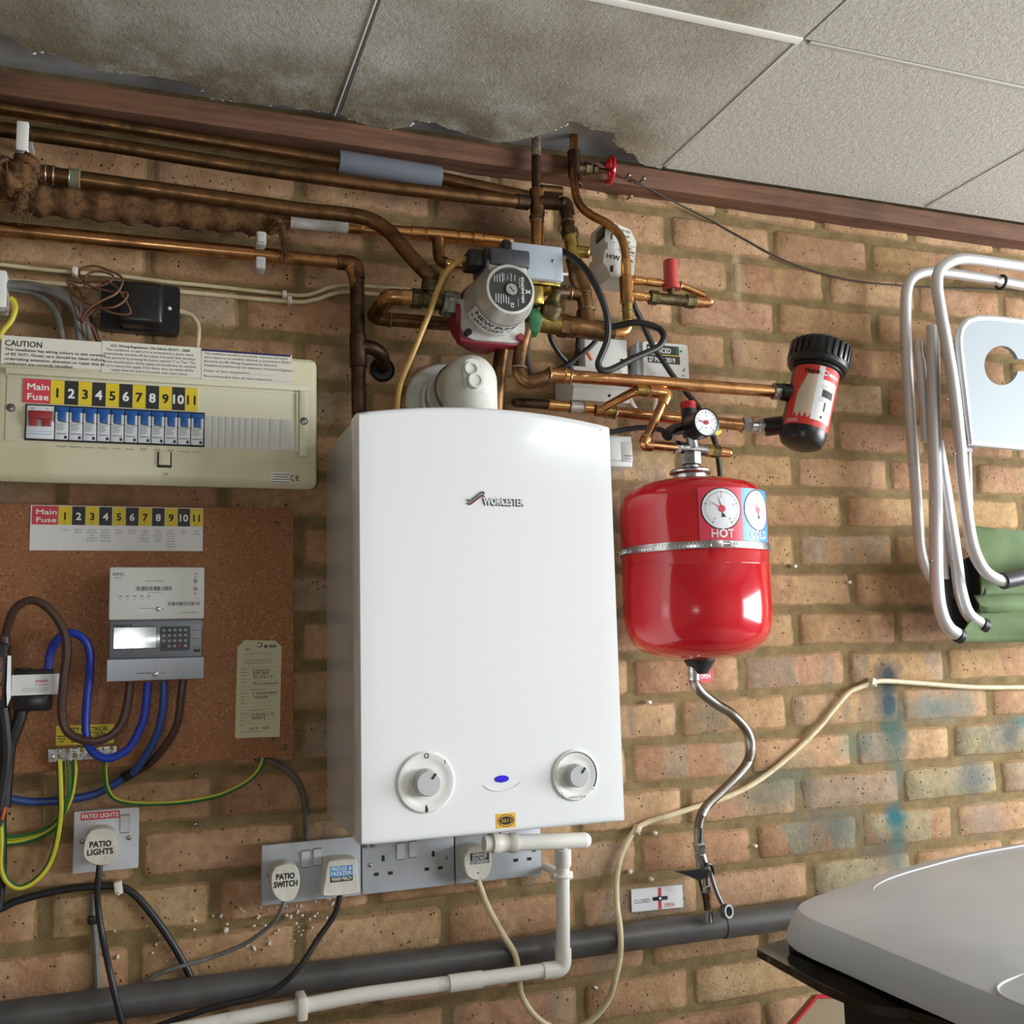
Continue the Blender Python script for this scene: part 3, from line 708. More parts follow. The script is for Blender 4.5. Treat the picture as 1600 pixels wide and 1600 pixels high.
x0, x1, z0, z1 = rect(178, 981, 244, 1012, fd)
b = B().bx(x0-.0012, x1+.0012, fd-.001, fd+.0008, z0-.0012, z1+.0012, .0005); b.mat(1).bx(x0, x1, fd, fd+.0011, z0, z1)
b.build('display', ['seam_grey', 'lcd'], mt)
x0, x1, z0, z1 = rect(250, 979, 297, 1016, fd)
b = B().poly(rrect(x0, x1, z0, z1, .003), fd-.001, fd+.0012)
kp = b.build('keypad', 'keypad', mt)
b = B()
for i in range(5):
    for j in range(4):
        x = x0+.0055+i*(x1-x0-.012)/4; z = z1-.0055-j*(z1-z0-.012)/3
        b.mat(1 if (j == 3 and i == 0) else (2 if (j == 3 and i == 3) else 0)).bx(x-.0020, x+.0020, fd+.001, fd+.0022, z-.0018, z+.0018, .0005)
b.build('keys', ['key_light', 'key_blue', 'key_red'], kp)
B().bx(mx0+.001, mx1-.0015, fd+.0012, fd+.0038, mz2+.0012, mz1-.0012, .001).build('clear_cover', 'clear_cover', mt)
b = B().prism([(mx0, -(MD-.022), mzb+.004), (mx0, -(MD-.022), mz2), (mx0, -(MD+.001), mz2), (mx0, -(MD+.001), mzb+.008), (mx0, -(MD-.004), mzb+.0005)], (pw, 0, 0))
zz = Z(240, 1052, MD); b.mat(1).bx(mx0+pw*.30, mx0+pw*.45, MD, MD+.0016, zz, zz+.001); b.bx(mx0+pw*.54, mx0+pw*.60, MD, MD+.0013, zz+.0002, zz+.0008)
b.build('terminal_cover', ['meter_grey', 'seam_grey'], mt)
screwhead(B(), X(243, 1054, MD), Z(243, 1053, MD), MD+.001, .0038).build('sealing_screw', 'chrome', mt)
# ------------------------------------------------------------------ tag pinned to the board
TD = BD+.0006
tp = [P(u, v, TD) for u, v in ((383, 1000), (430, 1001), (440, 1010), (437, 1151), (367, 1153.5), (371, 1011))]
tg = thing('paper_tag', tp[4], 'tall cream paper tag with clipped corners and handwriting pinned on the chipboard', 'tag')
b = B().prism([q+Vector((0, .0003, 0)) for q in tp], (0, -.0007, 0)); td = TD+.0004
rx = random.Random(5)
def tl(u, v, h, s_, w=None, al='L', bold=.0): b.text(s_, X(u, v, td), Z(u, v, td), td, W(h, u, v, td), al, W(w, u, v, td) if w else None, bold, fn=None)
b.mat(1); tl(413, 1012, 6, 'e·on', 18, bold=.03); tl(383, 1017, 5, '3b<', 9)
b.mat(2); tl(404, 1022, 2.2, 'DO NOT REMOVE THIS METERING LABEL', 45, 'C'); tl(404, 1033, 2.2, 'FOR METERING MAINTENANCE ENQUIRIES', 43, 'C'); tl(404, 1037, 2.2, 'PLEASE RING NUMBER ON YOUR BILL', 44, 'C')
for i, (v, s_) in enumerate(((1047, 'Name'), (1052, 'Emp No'), (1057, 'Date'), (1068, 'Seal'), (1085, 'Ser No'), (1090, 'Reg'), (1095, 'Reg'), (1101, 'Reg'), (1117, 'Ser No'), (1123, 'Reg'), (1128, 'Reg'), (1134, 'Reg'))): tl(377-i*.12, v, 2.3, s_)
tl(403, 1079, 2.2, 'METER REMOVED', 22, 'C'); tl(402, 1111, 2.2, 'METER FITTED', 22, 'C'); tl(375, 1145, 2.2, 'SEALS FITTED CORRECTLY', 32)
b.mat(1)
for u, v, w_, s_ in ((395, 1049, 26, 'Cormons I'), (396, 1054, 24, 'E99 003'), (396, 1059.5, 29, '22/02/14'), (396, 1070, 37, 'M12 unmetered'), (395, 1085.5, 37, 'S 0260678PC'), (397, 1091.5, 20, '75508'), (393, 1119, 34, '19 P200011 75'), (394, 1124, 20, '00000 8'), (391, 1140, 30, '619 - 603')): tl(u, v, 3.6, s_, w_, bold=.008)
b.mat(2)
for v in (1024, 1028, 1041, 1043, 1049, 1054, 1060, 1064, 1071, 1076, 1081, 1087, 1092, 1097, 1103, 1108, 1113, 1119, 1124, 1130): b.bx(X(375, v, td), X(433, v, td), td-.0002, td+.0002, Z(404, v+.7, td), Z(404, v+.45, td))
b.build('tag_paper', ['paper_cream', 'ink', 'ink_grey'], tg)
screwhead(B(), X(406, 1007.5, td), Z(406, 1007.5, td), td, .0042).build('pin', 'screw_steel', tg)
# ------------------------------------------------------------------ boiler
bw0, bw1, bdp = -.8753, -.8753+.3801, .2656
bzb, bzt = 1.2479, 1.8213
bo = thing('boiler', ((bw0+bw1)/2, -.13, bzb), 'tall white wall boiler with two round dials between the chipboard and the red vessel', 'boiler')
zr = Z(955, 666, bdp)          # upper corner of the far side
def ztop(x):
    f_ = (x-bw0)/(bw1-bw0); base = bzt+(zr-bzt)*f_
    return base+.020*(1-(2*f_-.92)**2/1.17) if True else base
n = 24; xs_ = [bw0+(bw1-bw0)*i/n for i in range(n+1)]
z0t = ztop(bw0)-bzt; zrt = ztop(bw1)-zr
def zt2(x):
    f_ = (x-bw0)/(bw1-bw0); return ztop(x)-z0t*(1-f_)-zrt*f_
def front_d(x, z):
    return bdp
b = B()
# front cover with a shallow lip and rounded edge
cols = []
for i, x in enumerate(xs_):
    zt_ = zt2(x)
    col = [(x, -.215, zt_-.001), (x, -(bdp-.006), zt_), (x, -(bdp-.0018), zt_-.0016), (x, -bdp, zt_-.0048), (x, -bdp, zt_-.009)]
    for k in range(1, 9): col.append((x, -bdp, zt_-.009+(bzb+.009-zt_+.009)*k/8))
    col.append((x, -bdp, bzb+.0048))
    col += [(x, -(bdp-.0018), bzb+.0014), (x, -(bdp-.006), bzb), (x, -.215, bzb)]
    cols.append(col)
m = len(cols[0])
def shift(col, dx, dd): return [(q[0]+dx, min(q[1]+dd, -.2), q[2]) for q in col]
cols = [[(q[0], -.215, q[2]) for q in cols[0]], [(q[0], min(q[1]+.004, -.2), q[2]) for q in cols[0]], [(q[0]+.0015, q[1]+.0008 if q[1] < -.23 else q[1], q[2]) for q in cols[0]]] + cols[1:-1] + [[(q[0]-.0025, q[1]+.0008 if q[1] < -.23 else q[1], q[2]) for q in cols[-1]], [(q[0]-.0003, min(q[1]+.005, -.2), q[2]) for q in cols[-1]], [(q[0], -.215, q[2]) for q in cols[-1]]]
vv = [q for c_ in cols for q in c_]; ff = []
for i in range(len(cols)-1):
    for k in range(m-1): ff.append((i*m+k, i*m+k+1, (i+1)*m+k+1, (i+1)*m+k))
b.add(vv, ff); cover = b.build('front_cover', 'white_paint', bo, sharp=.9)
b = B(); s_ = .0015
b.prism([(bw0+s_, 0, bzt-.006), (bw0+s_, -.2625, bzt-.004), (bw0+s_, -.2625, bzb+.002), (bw0+s_, 0, bzb+.002)], (.004, 0, 0))
b.build('side_panel', 'white_paint', bo); b = B()
b.prism([(bw1-s_, 0, zr-.006), (bw1-s_, -.2625, zr-.004), (bw1-s_, -.2625, bzb+.002), (bw1-s_, 0, bzb+.002)], (-.004, 0, 0))
b.build('side_panel', 'white_paint', bo)
b = B(); b.bx(bw0+.0005, bw0+.003, .2585, .2615, bzb+.004, bzt-.003); b.build('panel_seam', 'seam_grey', bo)
b = B()
xx = [bw0+.004]+xs_[1:-1]+[bw1-.004]
b.prism([(x, -.002, zt2(x)-.007) for x in xx]+[(bw1-.004, -.002, bzb+.004), (bw0+.004, -.002, bzb+.004)], (0, -.2, 0))
b.build('casing', 'white_plastic', bo)
for k in range(2):
    x = X(543+k*8, 1312, .2) if False else bw0+.006+k*.010
    B().bx(x, x+.006, .245, .255, bzb-.005, bzb+.002, .001).build('latch', 'seam_grey', bo)
# dials
def dial(u, v, ro, rk, name, marks):
    x, z = X(u, v, bdp), Z(u, v, bdp)
    r = thing(name, (x, -bdp, z), None, None); r.parent = bo; r.location = WO[r]-WO[bo]
    b = B().lathe([(0, .001), (rk+.004, .001), (ro*.74, .0022), (ro*.80, .0034), (ro*.94, .0034), (ro, .0012), (ro, -.0005)], (x, -bdp, z), (0, -1, 0), 48)
    b.mat(1); marks(b, x, z); b.build('dial_ring', ['white_plastic', 'ink'], r)
    b = B().lathe([(0, .0175), (rk*.86, .0172), (rk*.93, .0155), (rk, .001), (0, 0)], (x, -bdp, z), (0, -1, 0), 40)
    a = math.radians(52); b.mat(1)
    b.box((x+rk*.62*math.cos(a), -bdp-.0176, z+rk*.62*math.sin(a)), (.0085, .0012, .0026), 0, Matrix.Rotation(-a, 3, 'Y'))
    b.build('knob', ['grey_plastic', 'ink'], r)
def marks1(b, x, z):
    d = bdp+.0033
    b.ringd(x+.001, z+.0345, .0022, .0034, d, d+.0004, 20); b.bx(x+.026, x+.0268, d, d+.0004, z+.022, z+.028)
    b.poly([(x-.0018, z-.0385), (x+.0018, z-.0385), (x+.0019, z-.034), (x+.0006, z-.030), (x, z-.0285), (x-.0006, z-.030), (x-.0019, z-.034)], d, d+.0004)
def marks2(b, x, z):
    d = bdp+.0033; r = .031
    for i in range(36):
        a0 = math.radians(190-i*6.2); a1 = math.radians(190-(i+1)*6.2); th = .0004+.0016*i/36
        b.poly([(x+r*math.cos(a0), z+r*math.sin(a0)), (x+(r+th)*math.cos(a0), z+(r+th)*math.sin(a0)), (x+(r+th)*math.cos(a1), z+(r+th)*math.sin(a1)), (x+r*math.cos(a1), z+r*math.sin(a1))], d, d+.0004)
    d = bdp+.0033
    b.text('GREENSTAR Ri', x+.001, z-.031, d, .0028, 'C', .026, .005); b.text('min', x-.021, z-.0265, d, .0022); b.text('max', x+.026, z-.0215, d, .0022); b.disc(x-.0215, z-.0225, .0007, d, d+.0004, 10)
dial(665, 1222, .0405, .0182, 'mode_dial', marks1); dial(898, 1211, .0355, .0162, 'temperature_dial', marks2)
# badge
L = lambda u, v: (X(u, v, bdp), Z(u, v, bdp))
b = B()
x, z = L(755, 788.5); b.text('WORCESTER', x, z, bdp, W(11.5, 788, 785, bdp), 'L', W(67, 788, 785, bdp), .014, th=.002)
bb = B(); x, z = L(755, 789); bb.text('WORCESTER', x-.0010, z-.0012, bdp, W(11.5, 788, 785, bdp), 'L', W(67, 788, 785, bdp), .022, th=.0006)
sw = [(731, 780.5), (735, 782.5), (752, 769.8), (755.5, 769.5), (757, 772)]
bb.tube(spline([P(u, v, bdp+.001) for u, v in sw], 5), .0012, 6)
b2 = B(); b2.tube(spline([P(u, v, bdp+.001) for u, v in [(731, 785.5), (735, 787.5), (752, 775), (755, 774.5), (757, 777)]], 5), .0012, 6)
b.mat(0)
bd_ = b.build('badge', 'label_white', bo); bb.build('badge_shadow_line', 'seam_grey', bd_); b2.build('badge_stripe', 'sticker_maroon', bd_)
# lamp in a scooped recess
x, z = L(784, 1217)
b = B().lathe([(0, .0016), (.0095, .0012), (.0105, .0004), (.0105, -.001)], (0, 0, 0), (0, -1, 0), 32)
b.v = [Vector((q.x+x, q.y-bdp, q.z*.46+z)) for q in b.v]; b.build('indicator_lamp', 'lamp_blue', bo)
b = B(); pts = [(x+.0285*math.cos(math.radians(a)), -bdp-.0006, z-.001+.0145*math.sin(math.radians(a))) for a in range(200, 341, 7)]
b.tube(pts, [.0002+.0011*math.sin(math.pi*i/(len(pts)-1)) for i in range(len(pts))], 6)
b.build('lamp_lip', 'white_paint', bo)
x0, x1, z0, z1 = rect(775, 1272, 806, 1292, bdp); zc_ = (z0+z1)/2; xc = (x0+x1)/2
b = B().bx(x0, x1, bdp-.0003, bdp+.0004, z0, z1)
for i in range(36):
    a = 2*math.pi*i/36; b.mat(1).box((xc+.0115*math.cos(a), -bdp-.0005, zc_+.0077*math.sin(a)), (.0012, .0004, .0012))
e = [(xc+.0098*math.cos(2*math.pi*i/32), zc_+.0056*math.sin(2*math.pi*i/32)) for i in range(32)]
b.mat(2).poly(e, bdp, bdp+.0006); b.mat(3).text('2011', xc, zc_-.0022, bdp+.0006, .0044, 'C', .0145, .006)
b.build('year_sticker', ['sticker_amber', 'sticker_maroon', 'ink', 'sticker_amber'], bo)
b = B(); x, z = L(938, 672); b.disc(x, z, .0011, bdp-.0005, bdp+.0006, 12); b.build('cover_screw', 'seam_grey', bo)
# ------------------------------------------------------------------ flue elbow
fc = P(734, 596, .145); fr = W(44, 734, 596, .19)
fl = thing('flue_elbow', (fc.x, fc.y, zt2(fc.x)-.008), 'white domed flue elbow standing on the boiler and running back to the wall', 'flue')
b = B(); zb_ = zt2(fc.x)-.0065
zs = fc.z-.002
b.lathe([(0, zb_-zs), (fr, zb_-zs), (fr, 0)]+[(fr*math.cos(math.radians(a)), fr*math.sin(math.radians(a))*1.02) for a in range(10, 90, 10)]+[(0, fr*1.02)], (fc.x, fc.y, zs), (0, 0, 1), 40)
b.build('elbow', 'flue_white', fl)
b = B().lathe([(fr*.99, 0), (fr*.99, .105), (fr*.90, .106), (fr*.90, .15)], (fc.x, fc.y, zs), (0, 1, 0), 40); b.lathe([(fr*.94, .085), (fr*1.03, .085), (fr*1.03, .093), (fr*.94, .093)], (fc.x, fc.y, zs), (0, 1, 0), 40)
b.build('flue_tube', 'flue_white', fl)
b = B().torus((fc.x, fc.y+.045, zs), (0, 1, 0), fr*1.0, .0028, 40, 8); b.build('gasket', 'seam_grey', fl)
b = B().lathe([(fr*1.0, 0), (fr*1.56, .002), (fr*1.6, .006), (fr*1.52, .010), (fr*1.12, .013), (fr*1.10, .03), (fr*.98, .032)], (fc.x, 0.0, zs), (0, -1, 0), 40)
b.build('wall_collar', 'flue_white', fl)
b = B(); fd_ = -fc.y+fr-.0005
x1_, z1_ = X(737, 576, fd_), Z(737, 576, fd_); x2_, z2_ = X(741, 595, fd_), Z(741, 595, fd_)
xm = (x1_+x2_)/2; zm = (z1_+z2_)/2; dm = fd_-.005
pts = rrect(xm-.0145, xm+.0145, zm-.0255, zm+.0255, .0142, 6)
b.poly(pts, dm-.008, dm+.003); b.ringd(x1_, z1_, .0080, .0108, dm, dm+.0065, 24); b.disc(x1_, z1_, .0081, dm, dm+.004, 24)
b.lathe([(0, .0125), (.0078, .0125), (.0082, .014), (.0115, .014), (.012, .012), (.012, 0)], (x2_, -dm, z2_-.001), (0, -1, 0), 24); 
b.build('test_cap', 'flue_white', fl)
# ------------------------------------------------------------------ expansion vessel
VD = .152; vx = P(1086, 890, VD).x; vr = W(229, 1086, 890, VD-.02)/2*.985; vc = (vx, -VD)
zt_ = Z(1086, 744, VD)-.004; zb_ = Z(1086, 1033, VD+.02)
zband = Z(1117, 850, VD+vr)
ev = thing('expansion_vessel', (vx, -VD, zb_), 'round red expansion vessel strapped to the wall beside the boiler', 'expansion vessel')
H = zt_-zb_
pr_ = [(0, 0)]+[(vr*(1-(1-math.sin(math.radians(a))**1.0)*0)*0+vr*math.sin(math.radians(a))**.62, .085*(1-math.cos(math.radians(a)))) for a in range(6, 91, 7)]
body = [(0, 0), (.03, .0015), (.06, .006), (.088, .015), (vr*.88, .028), (vr*.95, .042), (vr*.985, .058), (vr, .078)]
seam = zband-zb_-.028
body += [(vr, seam-.002), (vr+.0014, seam-.001), (vr+.0014, seam+.001), (vr, seam+.002)]
body += [(vr, H-.060), (vr*.985, H-.045), (vr*.95, H-.031), (vr*.87, H-.018), (.075, H-.0085), (.045, H-.003), (.02, H), (0, H)]
B().lathe(body, (vx, -VD, zb_), (0, 0, 1), 64).build('tank', 'red_paint', ev, sharp=1.2)
# strap band with worm screw
b = B(); n = 96
for i in range(n):
    pass
b.lathe([(vr, -.0055), (vr+.0016, -.0058), (vr+.0022, -.004), (vr+.0022, .004), (vr+.0016, .0058), (vr, .0055)], (vx, -VD, zband), (0, 0, 1), 64)
for i in range(140):
    a = 2*math.pi*i/140
    b.box((vx+(vr+.0022)*math.cos(a), -VD+(vr+.0022)*math.sin(a), zband), (.0012, .0022, .007), 0, Matrix.Rotation(a, 3, 'Z'))
sb = b.build('strap', 'chrome', ev)
cdv = Vector((CAM.x-vx, CAM.y+VD, 0)).normalized(); a0 = math.atan2(cdv.y, cdv.x)
# angle on the vessel for an image column
def vang(u, v):
    best = None
    for k in range(-900, 901):
        a = a0+math.radians(k*.1); p = Vector((vx+vr*math.cos(a), -VD+vr*math.sin(a), zband)); q = p-CAM
        uu = 800+FPX*q.dot(_R)/q.dot(_F)
        if best is None or abs(uu-u) < best[0]: best = (abs(uu-u), a)
    return best[1]
ac = vang(1117, 850)
rm = Matrix.Rotation(ac+math.pi/2, 3, 'Z')
def onv(dx, dd, dz, a=ac): 
    rr = vr+dd; return Vector((vx+rr*math.cos(a)-dx*math.sin(a), -VD+rr*math.sin(a)+dx*math.cos(a), zband+dz))
B().box(onv(0, .006, 0), (.020, .010, .013), .002, rm).build('strap_buckle', 'chrome', sb)
B().cyl(onv(.008, .006, 0), onv(.022, .004, 0), .0038, seg=12).build('strap_screw', 'chrome', sb)
# wall bracket hook at the strap end
b = B(); ab = vang(1203, 852); b.box((vx+vr+.012, -VD+.03, zband-.001), (.020, .05, .014), .004); b.build('strap_bracket', 'steel', ev)
# HOT / COLD sticker wrapped on the tank
a_l = vang(1094, 800); a_m = vang(1162, 800); a_r = vang(1196.5, 800)
sz1, sz0 = zband+(Z(1100, 757, VD+vr*.9)-Z(1100, 846, VD+vr*.9)), zband+.006
b = B()
def cyl_patch(b, aa, ab_, z0, z1, rr, n=20):
    vv = []; 
    for i in range(n+1):
        a = aa+(ab_-aa)*i/n
        for z in (z0, z1): vv.append((vx+rr*math.cos(a), -VD+rr*math.sin(a), z))
    b.add(vv, [(2*i, 2*i+2, 2*i+3, 2*i+1) for i in range(n)])
sgn = 1 if a_r > a_l else -1
b.mat(0); cyl_patch(b, a_l, a_m, sz0, sz1, vr+.0012); b.mat(1); cyl_patch(b, a_m, a_m+(a_m-a_l), sz0, sz1, vr+.0012)
wS = abs(a_m-a_l)*vr
def gauge(b, ac_, zc_, R_, hot):
    def fn(px, py, rr=vr+.0016):
        a = ac_+sgn*px/vr; return Vector((vx+rr*math.cos(a), -VD+rr*math.sin(a), zc_+py))
    def blob(pts, lift): b.add([fn(x, y, vr+lift) for x, y in pts], [tuple(range(len(pts)))])
    def dsk(r, lift, n=40):
        vs_ = [fn(0, 0, vr+lift)]; K = 6
        for j in range(1, K+1): vs_ += [fn(r*j/K*math.cos(2*math.pi*i/n), r*j/K*math.sin(2*math.pi*i/n), vr+lift) for i in range(n)]
        b.add(vs_, [(0, i+1, (i+1) % n+1) for i in range(n)]+[(1+j*n+i, 1+j*n+(i+1) % n, 1+(j+1)*n+(i+1) % n, 1+(j+1)*n+i) for j in range(K-1) for i in range(n)])
    b.mat(4); dsk(R_*1.06, .0014); b.mat(2); dsk(R_, .0017)
    b.mat(4)
    for i in range(41):
        a = math.radians(235-i*290/40); r0 = R_*(.76 if i % 10 == 0 else .80); c_, s_ = math.cos(a), math.sin(a); w_ = .0006 if i % 10 == 0 else .0003
        blob([(r0*c_-w_*s_, r0*s_+w_*c_), (R_*.9*c_-w_*s_, R_*.9*s_+w_*c_), (R_*.9*c_+w_*s_, R_*.9*s_-w_*c_), (r0*c_+w_*s_, r0*s_-w_*c_)], .0019)
    for k, s_ in enumerate(('0', '1', '2', '3', '4')):
        a = math.radians(232-k*71); b.mat(4).text(s_, R_*.63*math.cos(a), R_*.63*math.sin(a)-.0018, 0, .0036, 'C', fn=lambda px, py, k=k, a=a: fn(px+R_*.63*math.cos(a), py+R_*.63*math.sin(a)-.0018, vr+.0019))
    b.mat(3)
    for ang, ln, m_ in ((148, .78, 3), (107, .74, 4)):
        a = math.radians(ang); b.mat(m_); c_, s_ = math.cos(a), math.sin(a)
        for q in range(6):
            r0, r1 = R_*ln*q/6, R_*ln*(q+1)/6; w0, w1 = .0009*(1-q/7), .0009*(1-(q+1)/7)
            blob([(r0*c_-w0*s_, r0*s_+w0*c_), (r1*c_-w1*s_, r1*s_+w1*c_), (r1*c_+w1*s_, r1*s_-w1*c_), (r0*c_+w0*s_, r0*s_-w0*c_)], .0023)
    b.mat(4); blob([(0, -R_*.15), (R_*.2, -R_*.40), (-R_*.04, -R_*.44)], .0021)
    b.mat(3); dsk(R_*.18, .0023, 20)
R_ = wS*.43
gauge(b, (a_l+a_m)/2, sz1-R_*1.08, R_, True); ac2 = a_m+(a_m-a_l)/2; gauge(b, ac2, sz1-R_*1.08, R_, False)
for a_c, s_ in (((a_l+a_m)/2, 'HOT'), (ac2, 'COLD')):
    b.mat(5).text(s_, 0, 0, 0, .0125, 'C', wS*(.5 if s_ == 'HOT' else .62), .018, fn=lambda px, py, a_c=a_c: Vector((vx+(vr+.0018)*math.cos(a_c+sgn*px/vr), -VD+(vr+.0018)*math.sin(a_c+sgn*px/vr), sz0+.0045+py)))
b.build('gauge_sticker', ['hot_red', 'cold_blue', 'dial_white', 'hot_red', 'ink', 'ink_white'], ev)
# chrome hook ring round the neck and black cone below
b = B().torus((vx, -VD, zt_+.010), (0, 0, 1), .0305, .0046, 40, 10); b.lathe([(.028, -.006), (.028, .008), (.018, .012)], (vx, -VD, zt_), (0, 0, 1), 32)
b.build('neck_ring', 'chrome', ev)
b = B().lathe([(.0, -.021), (.0125, -.021), (.0135, -.018), (.0255, .000), (.024, .006), (0, .006)], (vx, -VD, zb_), (0, 0, 1), 32); b.build('outlet_cone', 'black_rubber', ev)
# ------------------------------------------------------------------ copper pipework
R15, R22, R28 = .0075, .011, .014
def root_for(name, pts, label, cat, group=None):
    return thing(name, pts[0], label, cat, group)
def pipe(label, lst, r, mat, fits=(), rad=.03, name='copper_pipe', cat='pipe', group=None, seg=16):
    pts = PP(lst); rt = root_for(name, pts, label, cat, group)
    B().tube(fillet(pts, rad), r, seg).build('tube', mat, rt)
    for f in fits: fit(rt, *f)
    return rt
def fit(rt, kind, lst, r, mat, name=None):
    pts = PP(lst) if not isinstance(lst[0], Vector) else lst
    b = B()
    if kind == 'cyl': b.cyl(pts[0], pts[-1], r, seg=20, bev=.0012)
    elif kind == 'hex': b.lathe([(0, 0), (r*.88, 0), (r, .0015), (r, (pts[-1]-pts[0]).length-.0015), (r*.88, (pts[-1]-pts[0]).length), (0, (pts[-1]-pts[0]).length)], pts[0], pts[-1]-pts[0], 6, .4)
    elif kind == 'elbow': b.tube(fillet(pts, .02), r, 16)
    elif kind == 'ring':
        for a, c in zip(pts[::2], pts[1::2]):
            o = B().torus(a, c-a, r, .0012, 20, 6).build('solder_ring', mat, rt, sharp=.5)
        return o
    elif kind == 'ball': b.sphere(pts[0], r)
    nm = name or {'cyl': 'coupling', 'hex': 'compression_nut', 'elbow': 'elbow', 'ring': 'solder_ring', 'ball': 'end_cap'}[kind]
    return b.build(nm, mat, rt, sharp=.5)
def along(a, b, t): return tuple(a[i]+(b[i]-a[i])*t for i in range(3))
# A: uppermost long run with foam lagging
pipe('dull copper pipe nearest the ceiling, part wrapped in grey foam', [(-160,142,.04),(531,252,.04),(687,278,.04),(824,308,.062)], R22, 'copper_dull', rad=.05)
fa, fb = P(529, 252, .04), P(688, 278, .04)
B().lathe([(.011, 0), (.0182, 0), (.0185, .002), (.0185, (fb-fa).length-.002), (.0182, (fb-fa).length), (.011, (fb-fa).length)], fa, fb-fa, 28).build('foam_lagging', 'foam_grey', None, 'short grey foam sleeve slipped over the uppermost copper pipe', 'pipe insulation')
# B
pipe('long copper pipe held by a white clip, second below the ceiling', [(-160,180,.078),(0,202,.078),(169,226,.078),(337,254,.078),(506,279,.078),(675,301,.075),(826,317,.066)], R22, 'copper_dull', [('cyl', [(806,314.5,.067),(826,317,.066)], .0128, 'copper_dark')], rad=.06)
# J riser with cross tee
pipe('copper riser from the ceiling ending behind the pump', [(838,206,.066),(838,300,.066),(839,340,.066),(841,420,.066)], .0082, 'copper_dark',
     [('cyl', [(838,296,.066),(840,338,.066)], .0128, 'copper_dull', 'tee'), ('cyl', [(839,338,.066),(841,420,.066)], .0112, 'copper'), ('cyl', [(838,336,.066),(839,345,.066)], .0128, 'copper_dull'), ('cyl', [(845,296,.066),(878,299,.066)], .0085, 'copper_dull', 'tee_branch'), ('ring', [(839,346,.066),(839,350,.066)], .0118, 'solder'), ('cyl', [(838,214,.066),(838,245,.066)], .0084, 'solder', 'solder_splash')])
# K
pipe('short dark copper elbow pipe beside the riser feeding the brass valve', [(842,315,.07),(884,319,.08),(886,345,.09),(890,366,.1)], .0108, 'copper_dark', [('cyl', [(850,315.5,.07),(872,317.5,.076)], .0125, 'copper_dark'), ('elbow', [(876,318,.08),(884,320,.08),(886,334,.084)], .0128, 'copper_dark'), ('ring', [(886.5,348,.09),(887,352,.091)], .0118, 'solder')], rad=.02)
# I
ip = [(897,190,.062),(896,250,.062),(899,300,.075),(907,322,.085),(925,337,.10),(950,350,.115),(967,366,.125),(975,384,.13),(978,408,.13),(978,432,.13)]
rt = thing('copper_pipe', P(*ip[0]), 'S-bent copper pipe dropping from the ceiling past the red hand wheel', 'pipe')
B().tube(spline(PP(ip), 8), R15, 16).build('tube', 'copper', rt)
fit(rt, 'hex', [(900,272,.062),(901,290,.068)], .0105, 'copper_dark')
fit(rt, 'cyl', [(978,405,.13),(978,434,.13)], .0086, 'copper_new')
fit(rt, 'cyl', [(978,432,.13),(980,474,.13)], .0118, 'copper', 'tee')
fit(rt, 'cyl', [(980,474,.13),(981,500,.13)], .0092, 'brass')
fit(rt, 'ring', [(980,474,.13),(980,478,.13),(981,486,.13),(981,490,.13)], .0095, 'solder')
fit(rt, 'elbow', [(981,492,.13),(981.5,519,.13),(955,521,.13)], .0082, 'copper_new')
fit(rt, 'cyl', [(960,521,.13),(940,519,.13)], .0098, 'copper_dull')
# gate valve with red wheel
gv = thing('gate_valve', P(897, 262, .062), 'dark gate valve under the ceiling with a round red hand wheel', 'valve')
fit(gv, 'cyl', [(896,236,.062),(898,278,.062)], .0112, 'copper_dark', 'valve_body')
a, c = (897,262,.062), (947,267,.062)
fit(gv, 'cyl', [along(a, c, 0), along(a, c, .42)], .0095, 'brass_dark', 'bonnet'); fit(gv, 'hex', [along(a, c, .3), along(a, c, .52)], .0118, 'brass_dark', 'bonnet_nut')
fit(gv, 'hex', [along(a, c, .58), along(a, c, .72)], .0082, 'brass_dark', 'gland_nut'); fit(gv, 'cyl', [along(a, c, .4), along(a, c, 1.05)], .0045, 'brass_dark', 'spindle')
wp = P(953, 266, .062); wdir = Vector((1, -.12, -.02)).normalized()
b = B().torus(wp, wdir, .0225, .0042, 36, 10); b.cyl(wp-wdir*.004, wp+wdir*.004, .007)
for k in range(4):
    an = math.pi*k/2+.4; u1 = Vector((0, 0, 1)); u2 = wdir.cross(u1).normalized(); b.tube([wp, wp+(u1*math.cos(an)+u2*math.sin(an))*.022], .0034, 8)
b.build('hand_wheel', 'red_paint', gv)
# bypass pair to the right of the tee and the red-capped ball valve
pipe('bright copper bypass pipe running behind the red-capped valve', [(984,437,.128),(1040,444,.128),(1066,447,.125),(1100,462,.125)], .0066, 'copper_new', [('cyl', [(988,437.4,.128),(1004,439.4,.128)], .0082, 'copper_new'), ('cyl', [(1008,440,.128),(1032,443,.128)], .0078, 'copper_new'), ('ring', [(1062,447,.126),(1064,447.6,.126)], .0078, 'solder')], rad=.012)
bv = thing('ball_valve', P(1050, 468, .132), 'brass ball valve with a tall red plastic cap beside the copper tee', 'valve')
fit(bv, 'cyl', [(983,460,.132),(1016,464.5,.132)], .0075, 'copper_new', 'inlet_pipe'); fit(bv, 'cyl', [(988,460.7,.132),(1006,463,.132)], .0088, 'copper_new', 'coupling')
fit(bv, 'hex', [(1014,464,.132),(1028,466,.132)], .0125, 'brass_dark'); fit(bv, 'cyl', [(1026,466,.132),(1074,471,.132)], .0098, 'brass_dark', 'valve_body'); fit(bv, 'hex', [(1070,470,.132),(1086,472,.132)], .0122, 'brass_dark'); fit(bv, 'cyl', [(1084,471.5,.132),(1098,473,.132)], .0098, 'copper', 'coupling')
